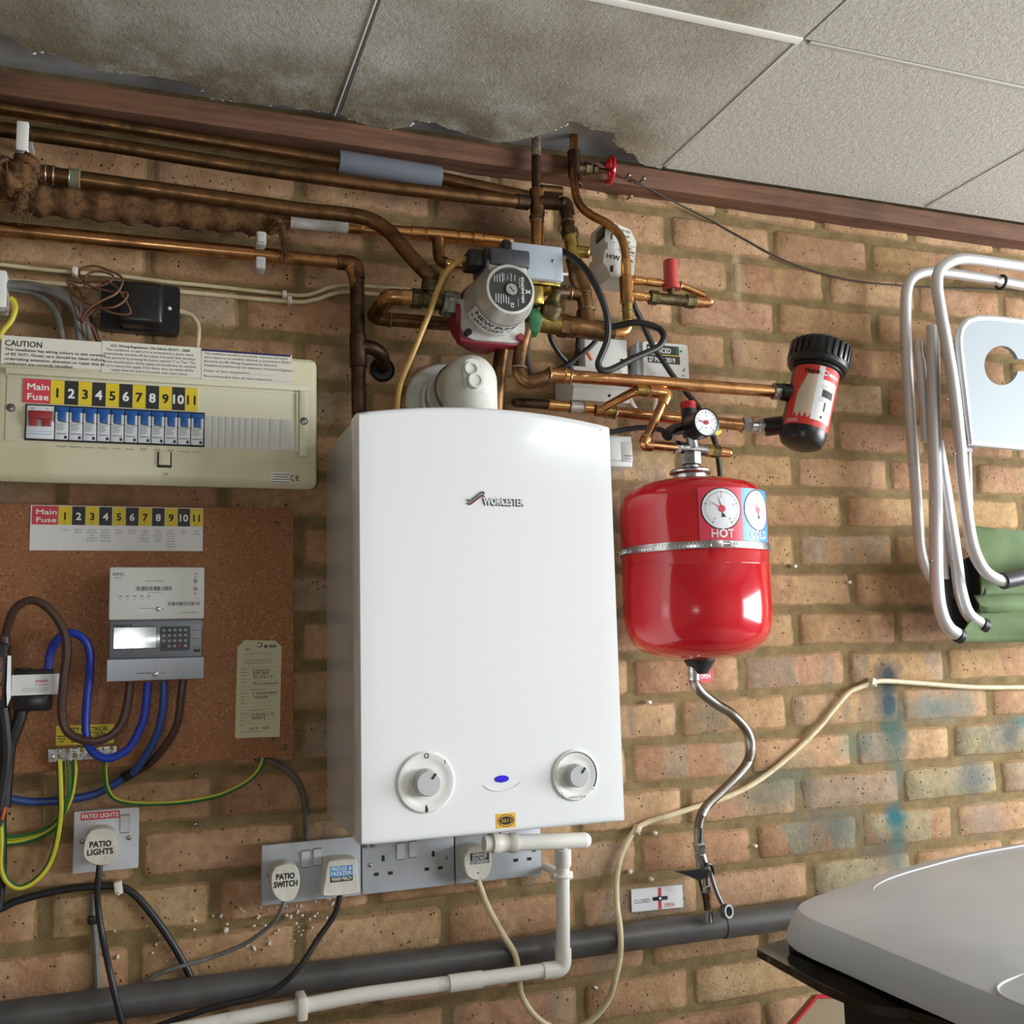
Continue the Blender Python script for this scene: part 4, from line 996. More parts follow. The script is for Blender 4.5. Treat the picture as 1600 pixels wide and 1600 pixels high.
fit(bv, 'cyl', [(1094,472.5,.132),(1108,473.5,.132)], .0088, 'copper', 'outlet_pipe'); fit(bv, 'ball', [(1107,471,.131)], .0098, 'copper_new')
fit(bv, 'cyl', [(1049,464,.132),(1048.5,448,.132)], .0058, 'brass_dark', 'spindle')
b = B(); a, c = P(1048.5, 452, .132), P(1047, 407, .132); L_ = (c-a).length
b.lathe([(0, 0), (.0145, 0), (.0145, .009), (.0122, .0105), (.0122, L_-.002), (.0108, L_), (0, L_)], a, c-a, 28); b.build('red_cap', 'red_rubber', bv)
# C
cp = [(-150,243,.085),(62,271,.085),(127,280,.085),(337,309,.085),(470,328,.085),(530,334,.088),(575,342,.095),(608,362,.105),(632,390,.118),(655,415,.13),(676,436,.135)]
rt = thing('copper_pipe', P(62, 271, .085), 'copper pipe bending down in a swan neck to the brass pump valve', 'pipe')
B().tube(spline(PP(cp), 8), .0118, 16).build('tube', 'copper_dull', rt)
fit(rt, 'cyl', [(62,271,.085),(86,274.3,.085)], .0132, 'copper_dull'); fit(rt, 'cyl', [(108,277.3,.085),(126,280,.085)], .0135, 'verdigris', 'soldered_socket')
fit(rt, 'ring', [(72,272.4,.085),(75,272.8,.085),(84,274,.085),(87,274.5,.085),(109,277.5,.085),(112,278,.085)], .0136, 'solder')
# D with sleeve and capillary fittings
da, dc = (-150,290,.045), (800,378,.045)
def dd(u): return (u, 290+(u+150)*.0926, .045)
pipe('bright copper pipe with many joints running to the back of the pump', [dd(-150), dd(800)], .0098, 'copper_new', [('cyl', [dd(438), dd(452)], .0112, 'copper_dull'), ('cyl', [dd(543), dd(566)], .0112, 'copper'), ('cyl', [dd(640), dd(662)], .0118, 'copper_new'), ('cyl', [dd(664), dd(712)], .0122, 'copper_new'), ('cyl', [dd(714), dd(735)], .0118, 'copper_new'), ('cyl', [dd(737), dd(751)], .0126, 'copper_new'), ('cyl', [dd(753), dd(785)], .0112, 'copper_new'), ('cyl', [(684,371,.047),(685,398,.05)], .0098, 'copper_dull', 'tee_branch')])
b = B(); sa, sc_ = P(*dd(453)), P(*dd(542)); L_ = (sc_-sa).length
b.lathe([(.0098, 0), (.0122, 0), (.0125, L_/2), (.0122, L_), (.0098, L_)], sa+Vector((0, -.001, .001)), sc_-sa, 20); b.build('pipe_sleeve', 'sleeve_grey', None, 'short pale grey sleeve on the jointed copper pipe beside the jute wrap', 'pipe sleeve')
# jute lagging
jr = random.Random(4)
def jute(name, lst, r, label, wob=.18, cat='pipe insulation'):
    pts = spline(PP(lst), 10); b = B(); seg = 18; rings = []
    for i, p in enumerate(pts):
        t_ = (pts[min(i+1, len(pts)-1)]-pts[max(i-1, 0)]).normalized(); n1 = Vector((0, 0, 1)); n1 = (n1-t_*n1.dot(t_)).normalized(); n2 = t_.cross(n1)
        k = i/(len(pts)-1); base = (r(k) if callable(r) else r)*(1+.10*math.sin(i*1.05))
        rings.append([p+(n1*math.cos(2*math.pi*q/seg)+n2*math.sin(2*math.pi*q/seg))*base*(1+jr.uniform(-wob, wob)*.5) for q in range(seg)])
    b.add([q for rg in rings for q in rg], [(i*seg+q, i*seg+(q+1) % seg, (i+1)*seg+(q+1) % seg, (i+1)*seg+q) for i in range(len(rings)-1) for q in range(seg)]+[tuple(range(seg)), tuple(range((len(rings)-1)*seg, len(rings)*seg))])
    # stray fibres
    for _ in range(170):
        rg = jr.choice(rings); p = jr.choice(rg); d_ = Vector((jr.uniform(-1, 1), jr.uniform(-.6, .2), jr.uniform(-1, 1))).normalized()
        b.tube([p, p+d_*.006, p+d_*.013+Vector((0, 0, -.004))], .0004, 3, caps=False)
    return b.build(name, 'jute', None, label, cat, sharp=1.2)
jute('jute_lagging', [dd(16), dd(80), dd(160), dd(240), dd(320), dd(400), dd(440)], lambda k: .0245-.006*max(0, k-.85)/.15, 'long brown shaggy jute wrap around the pipe under the swan-neck pipe')
jute('jute_end', [(432,346,.068),(441,360,.07),(444,382,.07),(447,402,.07)], lambda k: .0075-.005*k, 'frayed jute end hanging over the lowest copper pipe', .3)
jute('jute_bundle', [(-60,262,.085),(-10,272,.09),(22,282,.095),(40,262,.095),(52,254,.09)], lambda k: .034-.020*k, 'thick shaggy jute bundle around the pipe at the photo edge', .35)
jute('jute_strand', [(30,276,.10),(34,300,.10),(30,322,.098),(24,332,.095)], lambda k: .0105-.005*k, 'ragged jute strand dangling from the shaggy bundle', .4)
# E with drop
pipe('lowest long copper pipe turning down behind the boiler', [(-160,337,.045),(0,358,.045),(230,381,.045),(548,411,.045),(557,440,.045),(561,660,.045)], .0112, 'copper', [('cyl', [(526,409,.045),(540,410.4,.045)], .0128, 'copper_dull'), ('elbow', [(536,410,.045),(555,412,.045),(558,436,.045)], .0128, 'copper_dull'), ('cyl', [(557.3,436,.045),(561,650,.045)], .0116, 'copper_dark', 'drop_tube'), ('cyl', [(559,522,.045),(560,575,.045)], .0135, 'copper_dark', 'tee'), ('elbow', [(560,541,.045),(584,543,.05),(598,556,.035),(598,574,.004)], .0118, 'copper_dark', 'branch_bend')], rad=.02)
B().lathe([(0, .002), (.017, .003), (.0195, .007), (.021, .004), (.021, -.002)], P(597, 578, 0), (0, -1, 0), 28).build('wall_sleeve', 'black_rubber', None, 'dark round pipe sleeve in the brickwork beside the flue', 'pipe sleeve')
# F / G
pipe('cranked copper pipe joining the pump from behind the tan cable', [(738,509,.05),(580,497,.05),(606,463,.125),(648,466,.13)], .0112, 'copper_dull', [('cyl', [(626,464,.128),(643,465.5,.13)], .0126, 'copper_new'), ('ring', [(641,465.3,.13),(644,465.6,.13)], .0128, 'chrome'), ('elbow', [(596,478,.09),(606,463,.125),(628,464.6,.128)], .0126, 'copper'), ('ring', [(609,500,.05),(612,500.3,.05)], .0124, 'solder')], rad=.018)
pv = thing('pump_valve', P(676, 472, .132), 'olive brass isolating valve joining the swan-neck pipe to the pump', 'valve')
fit(pv, 'hex', [(642,465.5,.132),(660,468,.132)], .0155, 'brass_dark'); fit(pv, 'cyl', [(656,467,.132),(698,474,.132)], .0128, 'brass_dark', 'valve_body')
fit(pv, 'cyl', [(672,470,.132),(675,438,.135)], .0105, 'brass_dark', 'valve_neck'); fit(pv, 'cyl', [(670.5,458,.133),(673,440,.134)], .0142, 'brass_dark', 'bonnet'); fit(pv, 'hex', [(673,442,.134),(676,426,.135)], .0115, 'brass_dark'); fit(pv, 'cyl', [(676,428,.135),(677,414,.135)], .0045, 'brass_dark', 'spindle')
fit(pv, 'hex', [(695,474,.132),(716,478,.132)], .0215, 'steel', 'union_nut'); fit(pv, 'cyl', [(690,473.5,.132),(698,475,.132)], .0195, 'steel', 'union_flange')
# H
pipe('small bright copper pipe with an elbow under the jointed pipe', [(685,388,.05),(688,407,.055),(700,412,.06),(765,422,.07)], .0078, 'copper_new', [('elbow', [(685,392,.05),(687,408,.055),(698,411,.06)], .0098, 'copper_dull')], rad=.012)
pipe('upright copper pipe between the pump and the boiler top', [(788,520,.1),(778,590,.1),(774,660,.1)], .0118, 'copper_dull')
# L and pump outlet tee
rt = pipe('thick brown copper tee pipe between the pump and the white valve head', [(896,405,.11),(905,440,.125),(915,470,.13),(917,512,.13)], .0135, 'copper_dull', [('cyl', [(902,428,.122),(911,462,.13)], .0158, 'copper_dull', 'tee'), ('cyl', [(878,456,.13),(906,460,.13)], .0112, 'copper_dull', 'tee_branch'), ('ring', [(882,456.6,.13),(885,457,.13),(890,457.7,.13),(893,458,.13)], .0118, 'solder'), ('ring', [(916,484,.13),(916,488,.13)], .0142, 'solder'), ('cyl', [(895,510,.135),(944,518,.135)], .0172, 'copper_dull', 'base_tee'), ('cyl', [(914,486,.132),(917,512,.135)], .0152, 'copper_dull', 'tee_neck')], rad=.03)
hv = thing('pump_outlet_valve', P(860, 500, .135), 'brass isolating valve with a domed spindle cap on the boiler side of the pump', 'valve')
fit(hv, 'cyl', [(838,502,.135),(874,508,.135)], .0168, 'brass', 'valve_body'); fit(hv, 'hex', [(872,507.5,.135),(888,510.5,.135)], .0195, 'copper_dull'); fit(hv, 'cyl', [(886,510,.135),(900,512,.135)], .0178, 'copper_dull', 'coupling')
a, c = P(857, 500, .14), P(869, 452, .155); ax = (c-a).normalized(); L_ = (c-a).length
B().lathe([(0, 0), (.016, 0), (.0175, L_*.22), (.0178, L_*.42), (.0135, L_*.55), (.0102, L_*.66), (.0098, L_*.86), (.006, L_), (0, L_*1.02)], a, ax, 24).build('bonnet', 'brass_dark', hv)
fit(hv, 'cyl', [(868,457,.15),(884,457,.135)], .009, 'copper_dark', 'cross_arm')
# M to the filter
mpth = [(824,508,.14),(818,530,.14),(812,556,.14),(811,580,.142),(824,596,.145),(844,592,.148),(862,585,.15)]
rt = thing('copper_pipe', P(*mpth[0]), 'long copper pipe hooking under the pump and running across to the black filter', 'pipe')
B().tube(spline(PP(mpth), 8), .0108, 16).build('bend', 'copper_dull', rt)
B().cyl(P(858, 585.5, .15), P(1224, 612.5, .15), .0106, seg=20).build('tube', 'copper', rt)
fit(rt, 'cyl', [(858,585.5,.15),(880,587.2,.15)], .0122, 'copper'); fit(rt, 'cyl', [(880,587.2,.15),(888,587.8,.15)], .0126, 'copper_new'); fit(rt, 'ring', [(857,585.4,.15),(860,585.6,.15),(889,588,.15),(892,588.2,.15)], .0122, 'solder')
fit(rt, 'ring', [(812,575,.142),(811.5,579,.142)], .0122, 'solder')
fit(rt, 'hex', [(1206,611.2,.15),(1226,612.6,.15)], .0145, 'steel')
# N, P, O
pipe('copper pipe just above the boiler top with bright soldered sockets', [(806,629,.0),(812,629,.06),(832,630,.076),(938,640,.08)], .0082, 'copper_dark', [('cyl', [(856,632.2,.077),(889,635.2,.078)], .0092, 'copper_new'), ('cyl', [(891,635.4,.078),(911,637.4,.079)], .0092, 'pump_silver'), ('cyl', [(912,637.5,.079),(927,639,.08)], .0098, 'copper_new'), ('ring', [(890,635.3,.078),(892,635.5,.078),(911,637.3,.079),(913,637.5,.079)], .0095, 'solder')])
pipe('thick copper pipe passing behind the pressure gauge to the filter', [(930,641,.085),(960,643.5,.09),(1165,665,.105)], .0105, 'copper', [('cyl', [(944,642.5,.088),(962,644,.09)], .0118, 'brass'), ('ring', [(960,644,.09),(963,644.3,.09)], .0122, 'solder'), ('hex', [(1158,664.3,.105),(1172,665.8,.105)], .0145, 'chrome'), ('cyl', [(1170,665.6,.106),(1186,667,.108)], .0112, 'chrome', 'union_barrel'), ('hex', [(1184,666.6,.108),(1200,668,.112)], .0155, 'chrome')], rad=.02)
pipe('thin copper pipe zigzagging from the boiler to the vessel manifold', [(936,641,.085),(994,610,.15),(1042,615,.155),(1006,694,.16),(1056,699,.155)], R15, 'copper', [('cyl', [(994,610,.15),(1012,612,.152)], .0092, 'brass'), ('cyl', [(1014,612,.152),(1030,613.7,.154)], .0096, 'copper'), ('elbow', [(1026,613.4,.154),(1043,615,.155),(1036,632,.156)], .0092, 'copper_new'), ('elbow', [(1011,682,.159),(1005,695.5,.16),(1018,697,.16)], .0092, 'copper'), ('ring', [(1011,683,.159),(1010,686,.159)], .0092, 'solder')], rad=.014)
# ------------------------------------------------------------------ vessel manifold with relief valve and pressure gauge
mv = thing('vessel_manifold', P(1080, 715, .152), 'silver manifold with red-capped relief valve and round gauge above the red vessel', 'manifold')
fit(mv, 'hex', [(1052,698.4,.152),(1062,699.4,.152)], .0112, 'chrome'); fit(mv, 'cyl', [(1060,699,.152),(1106,704,.152)], .0095, 'steel', 'manifold_body'); fit(mv, 'hex', [(1102,703.4,.152),(1114,704.8,.152)], .0108, 'brass'); fit(mv, 'hex', [(1112,704.5,.152),(1124,706,.152)], .0115, 'brass_dark'); fit(mv, 'cyl', [(1122,705.6,.152),(1138,707.2,.152)], .0088, 'copper', 'stub_pipe'); fit(mv, 'ball', [(1137,707.1,.152)], .0088, 'copper')
a = P(1080, 727, .152); c = P(1079, 706, .152); fit(mv, 'hex', [a, c], .0165, 'steel', 'base_nut'); fit(mv, 'cyl', [P(1080, 742, .152), a], .0135, 'steel', 'base_stem')
fit(mv, 'cyl', [P(1083, 700, .155), P(1078, 676, .158)], .0098, 'steel', 'relief_neck')
b = B(); a, c = P(1078, 684, .16), P(1075.5, 638, .16); L_ = (c-a).length
b.lathe([(0, 0), (.011, 0), (.0135, L_*.25), (.0142, L_*.45), (.0118, L_*.6), (.0125, L_*.95), (.012, L_), (0, L_)], a, c-a, 28); b.tube([P(1072, 668, .165), P(1052, 672, .175), P(1042, 680, .18)], [.010, .0095, .0105], 14); b.build('relief_valve', 'black_plastic', mv)
b = B(); a, c = P(1075.5, 639.5, .16), P(1075, 628, .16); L_ = (c-a).length
b.lathe([(0, 0), (.0122, 0), (.0125, L_*.9), (.0115, L_), (0, L_)], a, c-a, 28)
for k in range(20):
    an = 2*math.pi*k/20; b.box(a+Vector((.0125*math.cos(an), .0125*math.sin(an), L_*.45)), (.0016, .0016, L_*.7), 0, Matrix.Rotation(an, 3, 'Z'))
b.build('relief_cap', 'red_plastic', mv)
gc = P(1104, 660, .222); gr = W(22, 1104, 660, .222)
g = B().lathe([(0, -.040), (gr*.8, -.040), (gr*1.0, -.034), (gr*1.04, 0), (gr*.95, .001), (gr*.93, -.002), (0, -.002)], gc, (0, -1, 0), 40); gb = g.build('gauge_case', 'black_plastic', mv)
b = B().disc(gc.x, gc.z, gr*.95, -gc.y-.003, -gc.y-.0008, 40); b.mat(1)
for i in range(13):
    an = math.radians(225-i*22.5); r0 = gr*(.66 if i % 3 == 0 else .74)
    b.box((gc.x+math.cos(an)*(r0+gr*.82)/2, gc.y+.0006, gc.z+math.sin(an)*(r0+gr*.82)/2), (gr*.82-r0, .0004, .0007), 0, Matrix.Rotation(-an, 3, 'Y'))
for i in range(5):
    an = math.radians(225-i*67.5); b.text(str(i), gc.x+gr*.5*math.cos(an), gc.z+gr*.5*math.sin(an)-.0016, -gc.y-.0008, .0032)
b.text('bar', gc.x, gc.z-gr*.42, -gc.y-.0008, .0026); b.build('dial_face', ['dial_white', 'ink_grey'], gb)
b = B().disc(gc.x, gc.z, .0036, -gc.y-.001, -gc.y+.0012, 20); an = math.radians(170); b.box((gc.x+.007*math.cos(an), gc.y-.0006, gc.z+.007*math.sin(an)), (.015, .0006, .0011), 0, Matrix.Rotation(-an, 3, 'Y')); b.build('gauge_needle', 'ink_red', gb)
b = B().prism([P(1117, 676, .19), P(1127, 671, .19), P(1128, 676, .19), P(1120, 681, .19)], (0, .0006, 0)); b.build('yellow_tag', 'yellow_tag', mv)
# ------------------------------------------------------------------ pump
pf = P(798, 452, .236); px_, pz_ = pf.x, pf.z
pm = thing('circulating_pump', (px_, -.13, pz_-.05), 'silver round circulating pump with black nameplate among the copper pipes', 'pump')
rf = W(40, 798, 452, .236); rb = .0485
b = B().lathe([(0, .075), (.046, .075), (.0535, .085), (.0535, .140), (.050, .146), (0, .146)], (px_, 0, pz_-.004), (0, -1, 0), 40)
b.cyl((px_-.058, -.132, pz_-.012), (px_, -.132, pz_-.010), .0185, seg=24); b.cyl((px_, -.132, pz_-.010), (px_+.048, -.135, pz_-.020), .0185, seg=24)
b.cyl((px_-.060, -.132, pz_-.012), (px_-.053, -.132, pz_-.012), .0225, seg=24)
b.bx(px_-.055, px_+.055, .122, .148, pz_-.060, pz_+.012, .008)
b.build('volute', 'pump_red', pm)
b = B(); b.bx(px_-.030, px_+.034, .160, .222, pz_+.020, pz_+.052, .006); pts = rrect(px_-.053, px_+.053, pz_-.056, pz_+.020, .024, 6); b.poly(pts, .147, .1535)
b.lathe([(rb+.001, .153), (rb, .156), (rb*.985, .206), (rb*.95, .214), (rf*1.03, .231), (rf, .236), (rf*.9, .2364), (rf*.89, .2345), (0, .2345)], (px_, 0, pz_), (0, -1, 0), 56)
b.build('motor_housing', 'pump_silver', pm)
for dx, dz in ((-.043, -.046), (.043, -.047)):
    B().cyl((px_+dx, -.152, pz_+dz), (px_+dx, -.1605, pz_+dz), .0056, seg=16).build('bolt', 'pump_red' if dx > 0 else 'black_plastic', pm)
np_ = B().disc(px_, pz_, rf*.88, .2335, .2352, 48)
npl = np_.build('nameplate', 'label_black', pm)
b = B(); nd_ = .2352
def nt(s_, x, z, h, rot=math.pi/2, **k): b.text(s_, px_+x, pz_+z, nd_, h, rot=rot, **k)
nt('GRUNDFOS', rf*.56, rf*.02, .0040, w=rf*1.05, bold=.015, align='C')
# white X emblem
for a_ in (.55, -.55): b.box((px_+rf*.73, -nd_-.0002, pz_-rf*.03), (.0016, .0004, .0095), 0, Matrix.Rotation(a_+math.pi/2, 3, 'Y'))
for k in range(5): nt(('Type UPS 15-60', '96281488', 'P/N 59526447', 'Class H', 'Max 10 bar')[k], rf*(.40-.03*k) if k < 1 else rf*(.36-.15*k), rf*.48 if k else rf*.3, .0016, align='C')
for k in range(6): b.bx(px_-rf*.62+k*.004, px_-rf*.62+k*.004+.0008, nd_-.0002, nd_+.0002, pz_-rf*(.55+.03*(k % 3)), pz_-rf*.22)
for k in range(4): b.bx(px_-rf*.66+k*.0042, px_-rf*.66+k*.0042+.0007, nd_-.0002, nd_+.0002, pz_+rf*.26, pz_+rf*(.5+.05*k))
nt('CE', rf*.12, -rf*.63, .0046, align='C', bold=.01); nt('TF 110  IP42', rf*.33, -rf*.5, .0016, align='C')
b.build('plate_lettering', 'ink_white', npl)
b = B().lathe([(0, .238), (.0085, .238), (.0092, .2372), (.0092, .2345)], (px_+.001, 0, pz_), (0, -1, 0), 24); b.mat(1).box((px_+.001, -.2381, pz_), (.0105, .0006, .0013), 0, Matrix.Rotation(.9, 3, 'Y')); b.mat(1).ringd(px_+.001, pz_, .0092, .0128, .2345, .2356)
b.build('vent_screw', ['chrome', 'ink'], pm)
# date label curved round the motor body
b = B(); rr = rb+.0003
def pfn(a_c, dpos): return lambda x, y: Vector((px_+(rr+.0004)*math.cos(a_c+x/rr), -(dpos+y), pz_+(rr+.0004)*math.sin(a_c+x/rr)))
n = 24; vv = []
for i in range(n+1):
    an = math.radians(203+112*i/n)
    for d_ in (.166, .2065): vv.append((px_+rr*math.cos(an), -d_, pz_+rr*math.sin(an)))
b.add(vv, [(2*i, 2*i+2, 2*i+3, 2*i+1) for i in range(n)]); b.mat(1)
b.text('NEW PUMP', 0, 0, 0, .0118, 'L', .076, .012, fn=pfn(math.radians(212), .1895)); b.text('6 JANUARY 2017', 0, 0, 0, .0085, 'L', .090, .010, fn=pfn(math.radians(207), .1745))
b.build('date_label', ['label_white', 'ink'], pm)
# terminal box and cable gland
x0, x1 = X(766, 400, .226), X(829, 404, .226); z0, z1 = Z(797, 411, .226), Z(800, 388, .226)
b = B().bx(x0, x1, .150, .226, z0-.004, z1, .004); b.bx(x0-.004, x0+.02, .150, .215, z0-.006, z1+.003, .003); b.build('terminal_box', 'dark_grey_plastic', pm)
b = B().bx(X(731, 403, .2), x0+.006, .168, .206, Z(745, 417, .2), Z(745, 391, .2), .003); b.build('cable_gland', 'black_plastic', pm)
b = B(); b.lathe([(0, 0), (.019, 0), (.0235, .003), (.0245, .010), (.0235, .017), (.019, .020), (0, .020)], P(822, 503, .135), Vector((1, -.03, -.06)), 10); b.build('union_nut', 'pump_green', None, 'green painted union nut clamped at the outlet side of the pump', 'union nut')
# ------------------------------------------------------------------ metal valve actuator behind the pump
vd = .172
x0, x1, z1 = X(799, 377, vd), X(880, 400, vd), Z(840, 381.5, vd); z0 = Z(855, 437, vd)
va = thing('valve_actuator', ((x0+x1)/2, -vd, z0), 'silver metal valve actuator box tucked behind the pump', 'valve actuator')
B().bx(x0, x1, .115, vd, z0, z1, .0028).build('cover', 'actuator_grey', va)
screwhead(B(), X(864, 408, vd), Z(864, 408, vd), vd, .0028).build('screw', 'screw_steel', va)
B().bx(X(787, 380, .165), x0+.001, .13, .165, Z(793, 388, .165), Z(793, 374, .165), .001).build('bracket', 'black_plastic', va)
B().cyl(P(878, 428, .16), P(887, 428.5, .16), .0022, seg=12).build('lever', 'white_plastic', va)
b = B(); b.bx(X(834, 460, .165), X(850, 460, .165), .12, .165, Z(842, 474, .165), Z(842, 446, .165), .002); b.cyl(P(848, 456, .15), P(860, 453, .16), .008, seg=6); b.bx(x0+.03, x1-.004, .12, .165, z0-.006, z0+.002, .001); b.build('valve_body', 'brass_bright', va)
# ------------------------------------------------------------------ brass zone valve with white hot-water head
zv = thing('zone_valve', P(893, 388, .115), 'brass zone valve with a tilted white head marked H/W', 'zone valve')
fit(zv, 'hex', [(889,358,.1),(892,372,.105)], .0148, 'brass_dark'); fit(zv, 'cyl', [(891,370,.105),(897,408,.115)], .0118, 'brass_bright', 'valve_body'); fit(zv, 'cyl', [(896,391,.112),(922,395,.125)], .0098, 'brass_bright', 'valve_arm'); fit(zv, 'cyl', [(895,402,.114),(899,424,.118)], .0112, 'brass_dark', 'outlet')
hd = .112; c0 = P(955, 403, hd-.035)
hw_, hh_ = W(54, 953, 403, hd), W(92, 953, 403, hd)
rm_ = Matrix.Rotation(math.radians(7), 3, 'Y')
def hp(x, z, d=0): return c0+rm_ @ Vector((x, -.035-d, z))
b = B(); out = [(-.5, .5), (.28, .42), (.5, .22), (.5, -.47), (-.22, -.5), (-.36, -.36), (-.5, -.28), (-.47, -.05), (-.40, -.02), (-.40, .08), (-.5, .10)]
b.prism([c0+rm_ @ Vector((x*hw_, -.035, z*hh_)) for x, z in out], rm_ @ Vector((0, .065, 0))); hb = b.build('valve_head', 'meter_white', zv)
b = B(); b.prism([hp(x*hw_, z*hh_, .0002) for x, z in [(-.14, .46), (.28, .40), (.48, .20), (.48, -.22), (.22, -.20), (.02, -.02)]], rm_ @ Vector((0, -.0008, 0)))
b.mat(1)
def ht(s_, x, z, h): b.text(s_, 0, 0, 0, h, 'C', None, .01, fn=lambda px, py: hp(x*hw_+px, z*hh_+py, .0012))
ht('FITTED', .12, .34, .004); ht('1 MAR', .12, .25, .0045); ht('2010', .16, .15, .0055); ht('AND', .26, .05, .0038); ht('REPLACED', .24, -.01, .0038); ht('29', .22, -.10, .0055); ht('JAN', .34, -.17, .0045)
for z in (.12, .015, -.04): b.prism([hp(-.05*hw_+.08*hw_*(z < 0), z*hh_, .001), hp(.48*hw_, z*hh_, .001), hp(.48*hw_, (z-.008)*hh_, .001), hp(-.05*hw_+.08*hw_*(z < 0), (z-.008)*hh_, .001)], rm_ @ Vector((0, -.0002, 0)))
b.build('head_label', ['paper_white', 'ink'], hb)
b = B(); b.text('H/W', 0, 0, 0, .0085, 'C', None, .008, fn=lambda px, py: hp(-.20*hw_+px, -.19*hh_+py, .0006)); b.text('1', 0, 0, 0, .011, 'C', None, .01, fn=lambda px, py: hp(-.30*hw_+px, .16*hh_+py, .0006))
for x, z in ((-.24, .26), (-.24, .12)): b.prism([hp(x*hw_, z*hh_, .0003), hp((x+.06)*hw_, z*hh_, .0003), hp((x+.06)*hw_, (z-.01)*hh_, .0003), hp(x*hw_, (z-.01)*hh_, .0003)], rm_ @ Vector((0, -.0004, 0)))
b.build('head_lettering', 'ink', hb)
b = B(); b.box(hp(-.46*hw_, .30*hh_, -.02), (.010, .034, .022), .002, rm_); b.box(hp(-.22*hw_, -.36*hh_, -.01), (.006, .022, .012), .001, rm_); b.build('head_slot', 'black_plastic', hb)
# ------------------------------------------------------------------ black magnetic filter canister
fa_, fb_ = P(1252, 692, .165), P(1281, 556, .165)
ax = (fb_-fa_).normalized(); L_ = (fb_-fa_).length; rc = W(36.5, 1268, 630, .18)
mf = thing('magnetic_filter', fa_, 'tilted black filter canister with ribbed cap and red label on the bricks', 'filter')
b = B().lathe([(0, -.010), (rc*.55, -.009), (rc*.85, -.003), (rc*.97, .006), (rc, .016), (rc, L_*.80), (rc*1.08, L_*.80), (rc*1.08, L_*.84), (0, L_*.84)], fa_, ax, 48)
b.tube([P(1222, 612.5, .152), P(1262, 618, .165)], .0155, 20); b.tube([P(1196, 667.5, .11), P(1215, 665, .125), P(1250, 662, .165)], .0165, 20); b.build('canister', 'black_plastic', mf)
rcap = W(47, 1283, 566, .18)
c0_ = fa_+ax*L_*.83; hc_ = L_*.285
b = B().lathe([(0, 0), (rcap*.93, 0), (rcap*.99, .004), (rcap*1.0, hc_*.28), (rcap*.955, hc_*.30), (rcap*.955, hc_*.92), (rcap*.9, hc_), (0, hc_)], c0_, ax, 48)
n1 = Vector((0, 0, 1)); n1 = (n1-ax*n1.dot(ax)).normalized(); n2 = ax.cross(n1)
for k in range(26):
    an = 2*math.pi*k/26; dr = n1*math.cos(an)+n2*math.sin(an); tg_ = ax.cross(dr)
    m3 = Matrix((dr, tg_, ax)).transposed(); b.box(c0_+dr*rcap*.965+ax*hc_*.58, (.006, .0072, hc_*.68), .0008, m3)
b.build('cap', 'black_plastic', mf)
toC = (CAM-fa_); toC = (toC-ax*toC.dot(ax)).normalized(); sd_ = ax.cross(toC)   # sd_: photo-rightwards round the drum
if sd_.dot(_R) < 0: sd_ = -sd_
def mfn(dx, dz, lift=.0006): 
    an = dx/rc; return fa_+ax*dz+(toC*math.cos(an)+sd_*math.sin(an))*(rc+lift)
b = B(); z0_, z1_ = L_*.12, L_*.785
def patch(x0, x1, za, zb, lift, n=16):
    vv = []
    for i in range(n+1):
        x = x0+(x1-x0)*i/n
        for z in (za, zb): vv.append(mfn(x, z, lift))
    b.add(vv, [(2*i, 2*i+2, 2*i+3, 2*i+1) for i in range(n)])
xa_, xb_ = -rc*1.05, rc*1.35; xm_ = rc*.12
b.mat(0); patch(xa_, xb_, z0_, z1_, .0004)
def shape(pts, lift):
    vs_ = [mfn(x, z, lift) for x, z in pts]; b.add(vs_, [tuple(range(len(pts)))])
Hs = z1_-z0_
b.mat(1); n = 10
for i in range(n):   # beige flame-edged field
    x = -rc*.62+(xm_+rc*.62)*i/n; x2 = -rc*.62+(xm_+rc*.62)*(i+1)/n; top = z0_+Hs*(.50+.34*min(1, (i+1)/4)); lo_ = z0_+Hs*(.10+(.10 if i % 3 == 1 else .02)+.0*i)
    shape([(x, lo_), (x2, z0_+Hs*(.10+(.10 if (i+1) % 3 == 1 else .02))), (x2, top), (x, z0_+Hs*(.50+.34*min(1, i/4)))], .0007)
b.mat(2); patch(xm_, rc*1.12, z0_+Hs*.10, z0_+Hs*.78, .0007, 10); patch(xm_-rc*.02, xm_+rc*.22, z0_+Hs*.74, z1_-.001, .0008, 4)
b.mat(3)
for k in range(11): patch(-rc*.60+(k % 3)*.0012, -rc*.12, z0_+Hs*(.68-.04*k), z0_+Hs*(.68-.04*k)+.0007, .0009, 4)
b.mat(4); patch(xm_+rc*.30, rc*.98, z0_+Hs*.50, z0_+Hs*.62, .001, 8)
b.mat(3); patch(xm_+rc*.26, rc*1.0, z0_+Hs*.62, z0_+Hs*.70, .001, 8); patch(xm_+rc*.22, rc*.8, z0_+Hs*.42, z0_+Hs*.49, .001, 8); patch(rc*.72, rc*.98, z0_+Hs*.24, z0_+Hs*.46, .001, 6); b.mat(4); patch(xm_+rc*.50, xm_+rc*.56, z0_+Hs*.27, z0_+Hs*.42, .0012, 2); patch(xm_+rc*.42, xm_+rc*.5, z0_+Hs*.15, z0_+Hs*.19, .0012, 2)
b.mat(4).text('Magna', 0, 0, 0, .0080, 'L', rc*.62, .02, fn=lambda px, py: mfn(-rc*.48+px, z0_+Hs*.86+py, .001)); b.mat(5).text('Clean', 0, 0, 0, .0090, 'L', rc*.90, .02, fn=lambda px, py: mfn(rc*.20+px, z0_+Hs*.85+py, .0014))
b.mat(5)
